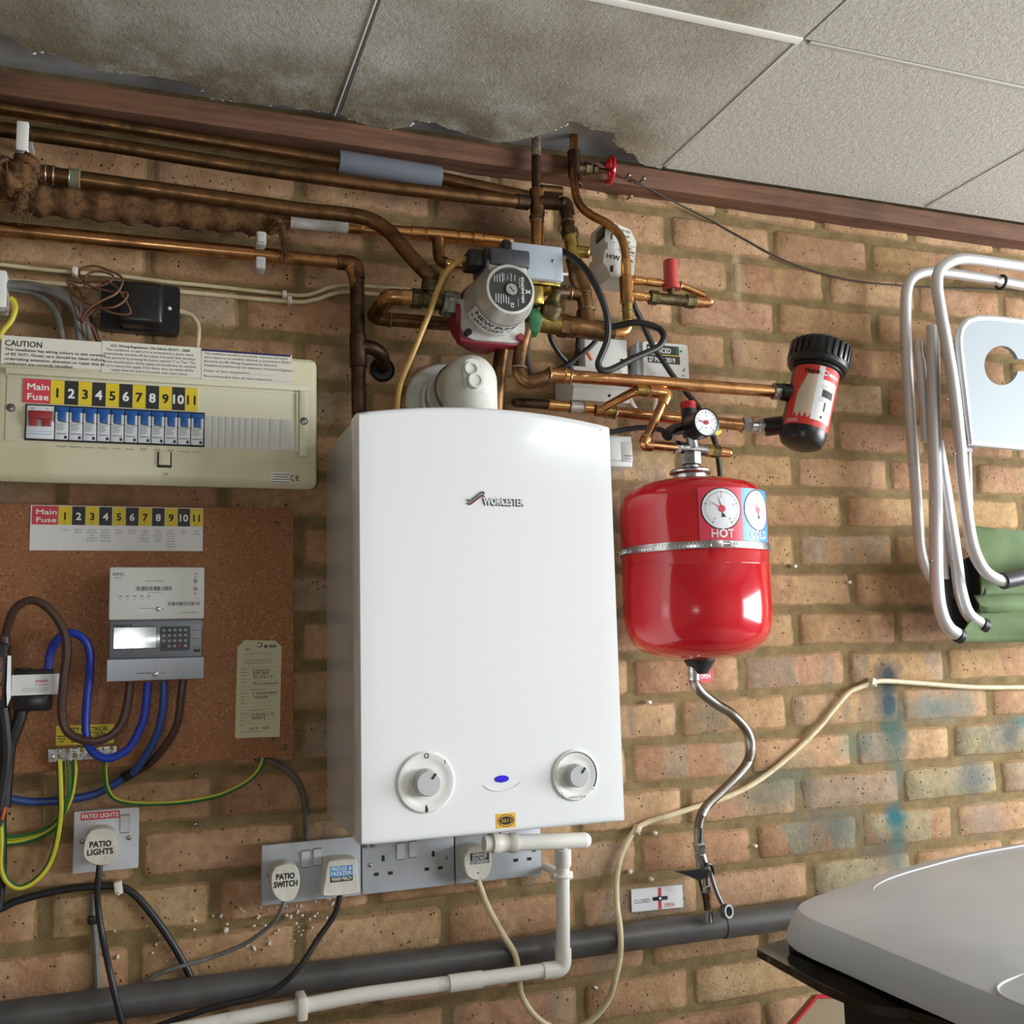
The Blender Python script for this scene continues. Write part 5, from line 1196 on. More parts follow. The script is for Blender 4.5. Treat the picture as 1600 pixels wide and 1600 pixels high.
for k in range(4): patch(-rc*.86, -rc*.35, z0_+.003+k*.0018, z0_+.0036+k*.0018, .0009, 4)
b.build('drum_label', ['magnet_red', 'magnet_beige', 'label_white', 'blank_grey', 'ink', 'ink_white'], mf)
# ------------------------------------------------------------------ boxes on the wall beside the boiler
jx = thing('wiring_box', P(950, 585, .03), 'blank white wiring box half hidden behind the copper pipes', 'wiring box')
B().bx(X(914, 560, .035), X(981, 560, .035), .004, .035, Z(945, 612, .035), Z(945, 528, .035), .003).build('upper_cover', 'white_plastic', jx)
a = [P(885, 576, .05), P(981, 570, .05), P(984, 604, .085), P(893, 608, .085), P(899, 629, .072), P(958, 628, .072)]
xl, xr = X(887, 600, .06), X(975, 600, .06); zt_, zm_, zb_ = Z(930, 573, .055), Z(925, 607, .085), Z(925, 627, .075)
b = B().prism([(xl, -.004, zt_), (xl, -.05, zt_), (xl, -.085, zm_), (xl, -.078, zb_), (xl, -.004, zb_)], (xr-xl, 0, 0)); b.build('lower_cover', 'white_plastic', jx)
for u, v, d in ((952, 618, .081), (972, 563, .0355)): screwhead(B(), X(u, v, d), Z(u, v, d), d, .003).build('screw', 'black_plastic', jx)
th_ = thing('wireless_receiver', P(1036, 592, .03), 'white wall receiver box with a black dated sticker behind the looped cable', 'receiver')
x0, x1, z0, z1 = X(997, 560, .034), X(1075, 560, .034), Z(1036, 594, .034), Z(1036, 536, .034)
B().poly(rrect(x0, x1, z0, z1, .007), .004, .030).build('case', 'meter_grey', th_)
B().poly(rrect(x0+.010, x1, z0, z1, .006), .028, .035).build('cover', 'white_plastic', th_)
b = B(); sx0, sx1 = X(1011, 555, .035), X(1061, 555, .035)
b.bx(sx0, sx1, .0345, .0354, Z(1036, 554, .035), Z(1036, 540, .035)); b.bx(sx0+.001, sx1+.001, .0345, .0354, Z(1036, 568, .035), Z(1036, 555.5, .035))
b.mat(1).bx(sx0+.012, sx1, .0345, .0355, Z(1036, 555.5, .035), Z(1036, 554, .035)); b.mat(2).bx(sx1-.006, sx1, .0345, .0355, Z(1036, 554, .035), Z(1036, 540.5, .035))
b.mat(3).text('REPLACED', sx0+.002, Z(1036, 551.5, .035), .0354, W(7.5, 1036, 550, .035), 'L', W(40, 1036, 550, .035), .02); b.text('27 MAY 2019', sx0+.003, Z(1036, 566, .035), .0354, W(7.5, 1036, 550, .035), 'L', W(46, 1036, 550, .035), .02)
b.build('dated_sticker', ['label_black', 'label_yellow', 'pump_green', 'ink_white'], th_)
b = B(); px0 = X(1066, 575, .035); b.poly([(px0, Z(1066, 580, .035)), (px0+.005, Z(1066, 580, .035)), (px0+.005, Z(1066, 574, .035))], .0345, .0353); b.disc(px0+.001, Z(1066, 587, .035), .0016, .0345, .0353, 14); b.mat(1).disc(X(1064, 549, .035), Z(1064, 549, .035), .0022, .0345, .0358, 14); b.build('indicator', ['ink_grey', 'verdigris'], th_)
pg = thing('programmer', P(975, 726, .05), 'beige programmer box peeping out between the boiler and the red vessel', 'programmer')
x1 = X(990, 700, .05); x0 = x1-.12; z1, z0 = Z(985, 686, .05), Z(985, 722, .05)
B().bx(x0, x1, .003, .045, z0-.008, z1+.006, .003).build('case', 'blank_grey', pg)
b = B().bx(x0+.01, X(971, 700, .05), .044, .050, z0+.002, z1+.002, .002); b.bx(X(972, 700, .05), x1-.001, .044, .048, z0+.001, z1-.005, .002); b.mat(1).text('Honeywell Home', X(988, 715, .05), Z(985, 713, .05), .048, .0028, 'R', .014, .012); b.bx(X(976, 716, .05), X(987, 716, .05), .0478, .0483, Z(985, 717, .05), Z(985, 716.2, .05)); b.build('cover', ['blank_grey', 'ink_grey'], pg)
# ------------------------------------------------------------------ sockets and plugs
SD = .03
def hole(b, x, z, w, h, d): b.bx(x-w/2, x+w/2, d-.004, d+.0003, z-h/2, z+h/2)
def rocker(par, x, z, d):
    B().bx(x-.0064, x+.0063, d-.002, d+.0003, z-.0128, z+.0131).build('switch_slot', 'seam_grey', par)
    return B().prism([(x-.006, -(d-.001), z+.0125), (x-.006, -(d+.0035), z+.011), (x-.006, -(d+.0008), z-.0115), (x-.006, -(d-.001), z-.0125)], (.012, 0, 0)).build('rocker_switch', 'socket_white', par)
pz1, pz0 = Z(408, 1321, SD), Z(408, 1416, SD)
def double(u0, u1, label, pins, sws, scr, v):
    x0, x1 = X(u0, v, SD), X(u1, v, SD)
    r = thing('double_socket', ((x0+x1)/2, -.004, pz0), label, 'socket', 'double sockets under the boiler')
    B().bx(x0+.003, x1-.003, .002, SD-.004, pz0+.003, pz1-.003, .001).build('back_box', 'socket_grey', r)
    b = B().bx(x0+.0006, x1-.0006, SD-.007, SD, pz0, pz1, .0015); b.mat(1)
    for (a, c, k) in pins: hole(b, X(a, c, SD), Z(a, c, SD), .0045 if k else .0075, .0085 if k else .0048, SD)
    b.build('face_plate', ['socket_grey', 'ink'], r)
    for a, c in sws: rocker(r, X(a, c, SD), Z(a, c, SD), SD)
    for a, c in scr: screwhead(B(), X(a, c, SD), Z(a, c, SD), SD, .0032).build('screw', 'screw_steel', r)
    return r
double(408, 564.5, 'double socket plate with the patio and fridge plugs, nearest the chipboard', [], [(477,1342),(496,1339)], [(420.5,1367)], 1360)
double(565.5, 710.5, 'empty double socket plate directly under the boiler', [(598.6,1341,1),(588,1366,0),(610,1364,0),(677,1334,1),(667,1358,0),(688,1356,0)], [(626,1330),(645,1327)], [(578,1352),(697,1340)], 1355)
double(711.5, 846.5, 'double socket plate holding the garage extension plug beside the white overflow pipe', [(806,1344,0),(827,1342,0),(817,1322,1)], [(772,1312),(788,1310)], [(721,1338),(835,1328)], 1350)
p1 = thing('single_socket', P(165, 1362, .02), 'single white switched socket labelled PATIO LIGHTS', 'socket')
x0, x1, z1, z0 = X(114.5, 1315, .02), X(217, 1310, .02), Z(165, 1265, .02), Z(165, 1361, .02)
B().bx(x0, x1, .003, .02, z0, z1, .0012).build('face_plate', 'socket_white', p1)
rocker(p1, X(195, 1287, .02), Z(195, 1287, .02), .02)
for u, v in ((128.5, 1315), (201.5, 1309)): screwhead(B(), X(u, v, .02), Z(u, v, .02), .02, .0035).build('screw', 'screw_steel', p1)
b = B(); a0, a1 = X(126, 1274, .02), X(187, 1274, .02); c0, c1 = Z(157, 1280, .02), Z(157, 1268, .02); b.bx(a0, a1, .0195, .0203, c0, c1); b.mat(1).text('PATIO LIGHTS', (a0+a1)/2, c0+(c1-c0)*.22, .0203, (c1-c0)*.56, 'C', (a1-a0)*.92, .02); b.build('label_strip', ['label_red', 'ink_white'], p1)
def plug(label, outline, d0, d1, lines, inkname='ink', extra=None, mat='plug_white'):
    pts = [(X(u, v, d1), Z(u, v, d1)) for u, v in outline]
    cx = sum(p[0] for p in pts)/len(pts); cz = sum(p[1] for p in pts)/len(pts)
    r = thing('plug', (cx, -d1, min(p[1] for p in pts)), label, 'plug')
    sm = [(p.x, p.z) for p in spline([Vector((x, 0, z)) for x, z in pts]+[Vector((pts[0][0], 0, pts[0][1]))], 4)][:-1]
    def sc(k): return [(cx+(x-cx)*k, cz+(z-cz)*k) for x, z in sm]
    b = B(); L_ = [(1.0, d0), (1.03, d0+(d1-d0)*.5), (1.02, d1-.006), (.985, d1-.0015), (.94, d1)]; n = len(sm); vv = []
    for k, d in L_: vv += [(x, -d, z) for x, z in sc(k)]
    b.add(vv, [(i*n+q, i*n+(q+1) % n, (i+1)*n+(q+1) % n, (i+1)*n+q) for i in range(len(L_)-1) for q in range(n)]+[tuple(range((len(L_)-1)*n, len(L_)*n)), tuple(range(n))])
    b.build('plug_body', mat, r)
    b = B()
    if extra: extra(b, cx, cz, d1)
    else:
        for (s_, u, v, h, w) in lines: b.text(s_, X(u, v, d1), Z(u, v, d1), d1, W(h, u, v, d1), 'C', W(w, u, v, d1), .03)
        b.build('plug_lettering', inkname, r); return r
    return r, b
plug('white plug in the single socket, printed PATIO LIGHTS', [(142,1297),(156,1294),(172,1296),(180,1305),(183,1325),(182,1340),(172,1351),(156,1353),(140,1349),(130,1338),(131,1320),(135,1306)], .02, .052, [('PATIO', 157, 1323, 8.5, 31), ('LIGHTS', 156.5, 1335, 8.5, 37)])
plug('eight-sided white plug printed PATIO SWITCH', [(430,1354),(446,1349),(460,1352),(467,1362),(469,1378),(466,1394),(458,1407),(442,1410),(430,1401),(424,1386),(424,1366)], SD, SD+.034, [('PATIO', 446, 1373.5, 8.5, 28), ('SWITCH', 446.5, 1385.5, 8.5, 36)])
pr, b = plug('squarish white plug with a blue FRIDGE and FREEZER sticker', [(514,1345),(532,1342.5),(552,1342),(558,1346),(560,1368),(562,1392),(556,1397),(532,1400),(508,1401),(504,1396),(508,1372),(511,1350)], SD, SD+.036, [], extra=lambda b, cx, cz, d: None)
d = SD+.036; q0, q1 = X(516, 1365, d), X(551, 1365, d)
b.bx(q0, q1, d-.0003, d+.0003, Z(533, 1369, d), Z(533, 1353, d)); b.mat(1).bx(q0, q1, d-.0003, d+.0003, Z(533, 1377.5, d), Z(533, 1369, d)); b.mat(2)
for s_, v, w_ in (('FRIDGE &', 1360, 32), ('FREEZER', 1367.5, 32), ('WASH MACH', 1375.5, 31)): b.text(s_, X(533.5, v, d), Z(533.5, v, d), d+.0003, W(5.6, 533, v, d), 'C', W(w_, 533, v, d), .014)
b.build('plug_sticker', ['cold_blue', 'ink', 'ink_white'], pr)
pr, b = plug('rounded white plug with a black GARAGE SOCKET EXTENSION sticker', [(732,1324),(746,1321),(760,1322),(768,1330),(769,1346),(766,1364),(758,1374),(744,1376),(732,1371),(726,1358),(725,1340)], SD, SD+.034, [], extra=lambda b, cx, cz, d: None)
d = SD+.034; q0, q1 = X(735, 1340, d), X(764, 1340, d); b.bx(q0, q1, d-.0003, d+.0003, Z(749, 1349.5, d), Z(749, 1332, d)); b.mat(1)
for s_, v, w_ in (('GARAGE', 1337.3, 24), ('SOCKET', 1343, 24), ('EXTENSION', 1348.6, 27)): b.text(s_, X(749.5, v, d), Z(749.5, v, d), d+.0003, W(4.4, 749, v, d), 'C', W(w_, 749, v, d), .012)
b.mat(0).disc(X(747, 1364, d), Z(747, 1364, d), .0012, d-.0002, d+.0003, 12); b.build('plug_sticker', ['label_black', 'ink_white'], pr)
# ------------------------------------------------------------------ cables from the plugs
cable('power_cable', [(156,1350,.045),(154,1368,.047),(152,1390,.045),(153.5,1421,.04),(160,1463,.042),(171,1516,.062),(181,1560,.066),(194,1612,.06),(206,1660,.05)], .0043, 'cable_black', 'black power cable hanging from the PATIO LIGHTS plug')
cable('power_cable', [(444,1408,.055),(441,1418,.055),(430,1438,.045),(409,1457,.035),(380,1476,.025),(330,1496,.018),(289,1508,.016),(249,1521,.010),(218,1541,.0034),(190,1570,.003)], .0031, 'cable_grey', 'thin grey cable sagging from the PATIO SWITCH plug')
cable('power_cable', [(531,1399,.056),(528,1412,.056),(521,1432,.055),(496,1468,.058),(467,1512,.066),(434,1543,.064),(398,1559,.062),(350,1570,.060),(290,1588,.056),(220,1612,.052),(120,1640,.05)], .0043, 'cable_black', 'black cable sweeping from the fridge plug across the grey pipe')
cable('power_cable', [(746,1374,.054),(752,1390,.054),(761,1414,.052),(782,1454,.052),(804,1490,.055),(811,1526,.055),(815,1555,.055),(833,1584,.05),(858,1603,.045),(890,1610,.042),(924,1594,.045),(949,1565,.05),(960,1535,.054),(969,1492,.056),(969,1452,.05),(964,1413,.03),(964,1371,.014),(972,1333,.010),(991,1299,.009),(1012,1285,.009),(1044,1275,.009),(1087,1261,.009),(1131,1247,.009),(1178,1224,.009),(1225,1189,.009),(1275,1142,.009),(1303,1108,.009),(1325,1083,.009),(1341,1075,.009),(1360,1068,.010),(1379,1064,.010),(1430,1067,.009),(1494,1072,.009),(1536,1074,.009),(1600,1074,.009),(1700,1074,.009)], .0048, 'cable_cream', 'long cream cable looping from the garage extension plug up across the bricks', n=6)
def clip(name, u, v, d, w, h, th, mat, label, group, rot=0.):
    c = P(u, v, d); b = B(); m = Matrix.Rotation(rot, 3, 'Y')
    b.box(c, (w, th, h), min(w, h)*.18, m); b.cyl(c+m @ Vector((0, -th*.3, -h*.36)), c+m @ Vector((0, -th*.9, -h*.36)), .0017, seg=10)
    return b.build(name, mat, None, label, 'cable clip', group)
clip('cable_clip', 995, 1296, .010, .009, .014, .017, 'cable_cream', 'cream clip holding the long cream cable beside the boiler corner', None, .5)
clip('cable_clip', 1361, 1066, .010, .008, .016, .018, 'cable_white', 'white clip holding the cream cable over the blue-green stain', None, .3)
clip('cable_clip', 185, 1386, .012, .011, .018, .018, 'cable_white', 'white clip on the black cable below the PATIO LIGHTS socket', None, -.15)
cable('power_cable', [(-60,1440,.012),(0,1420,.012),(26,1408,.012),(79,1394,.012),(131,1386,.012),(184,1385,.012),(210,1398,.012),(236,1427,.012),(262,1463,.012),(286,1503,.012),(304,1540,.010)], .0052, 'cable_black', 'black cable clipped in an arch under the PATIO LIGHTS socket')
b = B(); pts = spline(PP([(147,1395,.006),(146,1430,.006),(149,1469,.006),(152,1520,.006),(153,1560,.006)]), 6)
b.tube(pts, .0046, 8); b.build('flat_cable', 'cable_grey', None, 'flat grey cable tied behind the hanging black plug cable', 'cable')
c = P(145, 1437, .008); B().box(c, (.014, .012, .012), .003).build('cable_tie', 'black_rubber', None, 'dark cable tie around the flat grey cable', 'cable tie')
cable('power_cable', [(400,1184,.010),(432,1193,.010),(462,1217,.010),(474,1245,.010),(479,1280,.010),(480,1330,.010)], .0052, 'cable_dusty', 'dusty grey cable bending from behind the chipboard to the sockets')
# ------------------------------------------------------------------ supply cables at the meter
cable('supply_cable', [(7,1014,.05),(7,1000,.052),(12,978,.06),(24,951,.07),(47,938,.074),(70,946,.076),(89,966,.076),(101,990,.076),(104,1019,.076),(99,1062,.074),(96,1110,.07),(102,1138,.07),(119,1153,.072),(145,1158,.074),(170,1151,.070),(189,1132,.066),(198,1104,.062),(203,1066,.058)], .0056, 'cable_brown', 'thick brown cable looping from the cut-out fuse under the meter')
cable('supply_cable', [(74,1050,.05),(79,1019,.052),(91,998,.056),(112,989,.058),(131,999,.058),(140,1019,.058),(140,1049,.058),(136,1091,.056),(134,1134,.055),(138,1164,.058),(153,1181,.062),(174,1184,.062),(200,1170,.06),(215,1146,.06),(226,1116,.06),(231,1066,.058)], .0056, 'cable_blue', 'bright blue cable looping from the black connector block to the meter')
rt = thing('supply_cable', P(256, 1066, .05), 'dull blue cable passing from the meter behind the chipboard edge', 'cable')
B().tube(spline(PP([(256,1064,.056),(256,1090,.056),(254,1112,.055),(246,1145,.05),(226,1183,.04),(206,1209,.026),(192,1217,.016),(150,1240,.012),(100,1250,.012),(50,1253,.012),(10,1247,.014),(-40,1240,.014)]), 8), .0056, 10).build('tube', 'cable_blue_dull', rt)
B().cyl(P(207, 1207, .027), P(196, 1214, .018), .0068, seg=14).build('black_sleeve', 'cable_black', rt)
cable('supply_cable', [(286,1062,.056),(283,1088,.056),(277,1130,.052),(260,1163,.044),(240,1187,.031),(228,1197,.016),(212,1206,.006),(190,1214,.003)], .0056, 'cable_brown', 'brown cable tailing down from the meter beside the dull blue one')
ct = thing('service_cutout', P(0, 1110, .06), 'black service fuse holder at the photo edge with orange print', 'fuse holder')
B().bx(X(-70, 1050, .06), X(11, 1050, .06), BD, .062, Z(0, 1108, .06), Z(0, 1004, .06), .004).build('fuse_body', 'black_plastic', ct)
B().cyl(P(7, 1010, .05), P(6, 992, .052), .0082, seg=16).build('terminal_shroud', 'cable_brown', ct)
b = B(); d = .0622
b.text('KEEP OUT', X(3, 1046, d), Z(3, 1046, d), d, .0052, 'C', None, .008, math.pi/2); b.text('100A', X(3, 1082, d), Z(3, 1082, d), d, .0058, 'C', None, .01, math.pi/2); b.build('orange_print', 'orange_wire', ct)
b = B(); b.prism([P(12, 1024, .064), P(17.5, 1025, .060), P(17, 1090, .060), P(11, 1104, .062), P(10, 1080, .066)], (0, .001, 0)); b.build('edge_label', 'label_white', ct)
hb_ = thing('connector_block', P(50, 1110, .06), 'black connector block wrapped with a white label near the fuse holder', 'connector block')
x0, x1 = X(21, 1080, .058), X(80, 1080, .058)
b = B().bx(x0, x1, BD, .058, Z(50, 1111, .058), Z(50, 1046, .058), .003); b.bx(x0+.006, x1-.004, BD, .06, Z(50, 1109, .058), Z(50, 1086, .058), .002); b.bx(x0, x0+.018, BD, .054, Z(50, 1047, .058), Z(50, 1043, .058), .001); b.build('block', 'black_plastic', hb_)
d = .0605; q0, q1 = X(18, 1070, d), X(95, 1070, d); b = B().bx(q0, q1, d-.0005, d, Z(50, 1086, d), Z(50, 1054, d)); b.bx(X(82, 1070, d), q1, d-.008, d-.0005, Z(50, 1084, d), Z(50, 1055, d)); b.mat(1).text('next', X(56, 1066, d), Z(56, 1066, d), d, W(4.5, 56, 1066, d), 'L', W(18, 60, 1066, d), .02); b.mat(1).text('CUSTOMER', X(55, 1071.5, d), Z(55, 1071.5, d), d, .0022, 'L', W(20, 60, 1066, d))
b.mat(2)
for v in (1075, 1077.5, 1080): b.bx(X(34, v, d), X(76, v, d), d, d+.0003, Z(50, v+.4, d), Z(50, v, d))
b.build('wrap_label', ['label_white', 'ink_red', 'ink_grey'], hb_)
for label, lst in (('thick black sheathed cable dropping from the connector block', [(34,1108,.045),(30,1124,.045),(22,1146,.044),(14,1170,.042),(10,1215,.04),(6,1262,.038)]), ('black sheathed supply cable under the service fuse holder', [(4,1106,.05),(8,1140,.048),(10,1180,.045),(4,1230,.042),(-6,1290,.04)])):
    cable('sheathed_cable', lst, [.0085]*0 or .0085, 'cable_black', label)
cable('sheathed_cable', [(6,1252,.036),(3,1280,.03),(4,1320,.022),(3,1370,.016),(-2,1420,.014)], .0055, 'cable_black', 'dark cable running down the photo edge beside the looped earth wire')
B().tube(spline(PP([(8,1262,.045),(6,1270,.048),(3,1280,.046)]), 5), .0026, 8).build('wire_end', 'orange_wire', None, 'short stripped red wire end at the photo edge above the earth loop', 'wire')
# earth bar, warning sticker and earth wires
d = BD+.0006; q = [P(87.5, 1134, d), P(178, 1131, d), P(178, 1161, d), P(87, 1165, d)]
b = B().prism(q, (0, -.0006, 0)); d += .0008; b.mat(1)
b.text('SAFETY ELECTRICAL', X(134, 1144, d), Z(134, 1143, d), d, W(6.5, 134, 1143, d), 'C', W(66, 134, 1143, d), .01); b.text('CONNECTION', X(138, 1151, d), Z(138, 1151, d), d, W(6.5, 134, 1151, d), 'C', W(48, 134, 1151, d), .01); b.text('DO NOT REMOVE', X(138, 1159, d), Z(138, 1159, d), d, W(5.5, 134, 1151, d), 'C', W(48, 134, 1151, d), .01)
for k, w_ in enumerate((7, 5, 3)): b.bx(X(97, 1150, d)-.0009*w_, X(97, 1150, d)+.0009*w_, d-.0002, d+.0002, Z(97, 1150+4*k, d)-.0008, Z(97, 1150+4*k, d)+.0003)
b.build('warning_sticker', ['label_yellow', 'ink'], None, 'yellow SAFETY ELECTRICAL CONNECTION sticker on the chipboard under the cable loops', 'sticker')
et = thing('earth_terminal', P(128, 1190, .03), 'nickel earth terminal bar with two rows of screws on the chipboard edge', 'earth terminal')
bl = [P(75, 1171, .036), P(182, 1165.5, .036), P(182, 1183, .036), P(76, 1191, .036)]; B().prism([p+Vector((0, .016, 0)) for p in bl], (0, -.016, 0)).build('bar', 'steel', et)
for i in range(9):
    for j in range(2):
        if (i, j) in ((7, 1), (0, 0)): continue
        u = 82+i*11.6; v = 1174+j*8.5-i*.62; c = P(u, v, .036)
        b = screwhead(B(), c.x, c.z, .036, .0032); b.box((c.x, c.y-.0019, c.z), (.0056, .0006, .0010), 0, Matrix.Rotation(.5+i, 3, 'Y')); b.build('terminal_screw', 'chrome' if (i+j) % 2 else 'brass', et)
def earth(lst, label, r=.0036, ph=0, group=None):
    pts = spline(PP(lst), 8); b = B(); b.tube(pts, r, 12)
    n = len(pts)
    for i in range(n-1):
        for k in range(12):
            if (k+ph) % 12 in (0, 1, 2, 6, 7, 8): b.m[i*12+k] = 1
    return b.build('earth_wire', ['earth_yellow', 'earth_green'], None, label, 'earth wire', group)
earth([(93,1187,.034),(94,1210,.036),(95,1240,.036),(95,1270,.034),(89,1314,.028),(77,1350,.024),(55,1376,.022),(30,1387,.022),(11,1377,.024),(2,1353,.028),(3,1314,.036),(2,1276,.04)], 'green and yellow earth wire in a long loop below the earth terminal bar', .0040, 2)
earth([(105,1187,.034),(107,1215,.034),(106,1243,.032),(96,1278,.024),(80,1297,.016),(47,1312,.010),(11,1318,.009),(-30,1318,.009)], 'earth wire from the middle of the bar, turning flat along the bricks', .0036, 5)
earth([(117,1186,.034),(117,1212,.034),(111,1246,.030),(98,1272,.022),(82,1290,.012),(50,1304,.0085),(12,1309,.008),(-30,1309,.008)], 'earth wire just beyond the middle one, curving back over the bricks', .0034, 9)
earth([(165,1183,.034),(164,1205,.034),(167,1230,.030),(178,1247,.026),(200,1254,.024),(234,1256,.022),(289,1253,.02),(344,1242,.02),(385,1222,.02),(405,1202,.018),(414,1178,.014)], 'slack earth wire drooping from the bar end to the chipboard corner', .0033, 4)
# ------------------------------------------------------------------ electrics above the fuse box
wb = B().bx(X(-50, 455, .045), X(9, 455, .045), .002, .045, Z(0, 480, .045), Z(0, 421, .045), .003); wb.prism([P(-50, 480, .045), P(9, 480, .045), P(13, 487, .02), P(-50, 487, .02)], (0, .01, 0)); wb.build('junction_box', 'white_plastic', None, 'pale grey junction box at the photo edge above the fuse box', 'junction box')
cable('earth_tail', [(16,466,.03),(21,470,.03),(24,482,.03),(18,500,.03),(6,515,.03),(-4,530,.03)], .004, 'earth_yellow', 'yellow wire curling out of the pale junction box', 'earth wire')
GC = [[(4,449,.03),(30,453,.022),(52,458,.02),(76,473,.02),(90,495,.024),(96,520,.03),(98,545,.034)], [(4,445,.036),(30,447,.03),(68,453,.028),(99,467,.028),(116,487,.03),(122,515,.034),(124,545,.036)], [(4,442,.024),(50,447,.018),(92,462,.018),(111,475,.02),(125,500,.026),(129,520,.03),(131,548,.034)], [(4,441,.016),(60,446,.012),(105,463,.012),(128,484,.016),(136,508,.024),(140,548,.032)]]
for l_, lab in zip(GC, ('grey cable nearest the junction box, first to bend down into the fuse box', 'grey cable second of the bunch bending into the fuse box', 'grey cable third of the bunch bending into the fuse box', 'grey cable nearest the black transformer bending into the fuse box')):
    cable('grey_cable', l_, .0046, 'cable_grey', lab, group='grey cables entering the fuse box')
cable('grey_cable', [(120,476,.012),(136,490,.014),(144,506,.02),(150,524,.026),(158,548,.03)], .0034, 'cable_sheath_dark', 'thin dark cable behind the brown bell wire')
cable('bell_cable', [(-40,408,.007),(0,413,.007),(58,420,.007),(111,425,.007),(186,431,.007),(258,440,.007),(330,447,.007),(439,459,.007),(479,461,.007),(513,450,.007),(540,445,.007),(600,449,.007),(640,452,.007)], .0031, 'cable_cream', 'cream cable, upper of the pair clipped along the bricks')
cable('bell_cable', [(-40,434,.007),(8,438,.007),(62,441,.007),(103,444,.007),(190,449,.007),(287,456,.007),(449,471,.007),(489,469,.007),(520,459,.007),(545,456,.007),(600,461,.007),(640,464,.007)], .0034, 'cable_cream', 'cream cable, lower of the pair running behind the transformer')
clip('cable_clip', 117, 425, .008, .008, .013, .014, 'cable_white', 'white clip on the cream cable above the brown bell wire', None)
clip('cable_clip', 444, 461, .008, .007, .012, .013, 'cable_white', 'white clip on the upper cream cable near the copper drop pipe', None)
clip('cable_clip', 452, 470, .008, .007, .012, .013, 'cable_white', 'white clip on the lower cream cable near the copper drop pipe', None)
tf = thing('bell_transformer', P(220, 520, .03), 'black bell transformer box above the fuse box with tangled brown wire', 'transformer')
x0, x1, z0, z1 = X(157, 485, .02), X(281, 490, .02), Z(225, 519, .02), Z(225, 443, .02)
B().poly(rrect(x0, x1, z0, z1, .008), .003, .02).build('base_plate', 'black_plastic', tf)
x0c, x1c, z0c, z1c = X(186, 475, .058), X(256, 478, .058), Z(222, 505, .058), Z(222, 439, .058)
B().bx(x0c, x1c, .018, .058, z0c, z1c, .008, 3).build('cover', 'black_plastic', tf)
screwhead(B(), X(265, 482, .02), Z(265, 482, .02), .02, .003).build('screw', 'label_white', tf)
cable('flex_cable', [(279,486,.014),(290,489,.014),(301,495,.016),(309,508,.022),(310,524,.028),(307,550,.034)], .0038, 'cable_cream', 'short cream flex from the transformer down into the fuse box')
tang = [(745,745,.04),(690,620,.05),(620,585,.07),(680,490,.084),(780,430,.088),(880,380,.086),(928,300,.08),(905,245,.07),(740,176,.06),(640,185,.055),(600,232,.055),(680,322,.07),(850,368,.08),(962,380,.084),(938,440,.088),(850,487,.09),(720,478,.08),(600,420,.066),(506,285,.055),(600,302,.06),(760,290,.07),(880,330,.08),(984,500,.09),(958,540,.09),(850,528,.086),(730,492,.08),(612,590,.066),(560,470,.06),(520,320,.05),(580,330,.05),(640,420,.06),(700,350,.07),(820,300,.075),(860,250,.07),(760,215,.064),(660,240,.06),(640,330,.06),(610,470,.055),(616,600,.05),(640,700,.036),(660,760,.034)]
tp_ = spline([P(u/4.848, 380+v/4.848, d) for u, v, d in tang], 8)
B().tube(tp_, .0017, 7).build('bell_wire', 'cable_thin_brown', None, 'tangled bundle of thin brown bell wire beside the transformer', 'wire')
# ------------------------------------------------------------------ black flex around the valves, pump flex, thin wire
cable('valve_flex', [(878,392,.15),(888,398,.165),(903,408,.185),(920,427,.205),(935,455,.215),(945,480,.215),(950,505,.212),(949,530,.205),(941,552,.2),(935,567,.198),(938,577,.198),(948,579,.198),(962,574,.198),(985,562,.198),(1008,552,.198),(1030,541,.198),(1037,526,.196),(1030,514,.19),(1012,507,.185),(992,504,.178),(970,508,.165),(950,512,.155)], .0054, 'cable_black', 'long black flex looping from the silver actuator in front of the pipes', n=7)
cable('valve_flex', [(984,462,.10),(992,480,.08),(1006,510,.07),(1020,540,.066),(1036,564,.062),(1052,588,.06),(1072,613,.055),(1092,638,.05),(1106,665,.045),(1117,690,.04),(1122,715,.034),(1126,750,.026),(1128,800,.02)], .0050, 'cable_black', 'black flex running diagonally across the dated receiver to the vessel')
cable('valve_flex', [(834,508,.12),(827,525,.11),(823,550,.10),(827,577,.09),(836,600,.08)], .0044, 'cable_black', 'short black flex hanging under the green nut')
cable('valve_flex', [(858,515,.11),(862,532,.10),(874,552,.09),(888,568,.08),(894,580,.07)], .0044, 'cable_black', 'black flex hanging under the pump outlet valve')
cable('valve_flex', [(904,520,.09),(903,540,.085),(901,556,.08),(892,568,.078),(878,574,.072)], .0046, 'cable_black', 'black flex behind the big copper tee curling toward the wiring box')
cable('valve_flex', [(940,522,.10),(924,540,.095),(906,555,.09),(888,569,.085),(872,577,.08)], .0042, 'cable_black', 'black flex slanting from the copper tee across the wiring box')
cable('wire_end', [(911,545,.09),(918,552,.092),(924,562,.088)], .003, 'orange_wire', 'stripped orange wire end poking out in front of the wiring box', 'wire')
cable('valve_flex', [(940,677,.05),(962,674,.05),(985,670,.055),(1010,668,.06),(1030,671,.065),(1050,679,.07)], .0048, 'cable_black', 'black flex emerging from the boiler edge under the copper pipes')
cable('flex_cable', [(983,618,.04),(988,630,.045),(997,642,.04),(1010,646,.03)], .0034, 'cable_white', 'short white flex curling below the dated receiver')
cable('flex_cable', [(1024,596,.02),(1025,612,.02),(1024,630,.02),(1020,648,.02)], .0034, 'cable_white', 'straight white flex dropping from the dated receiver')
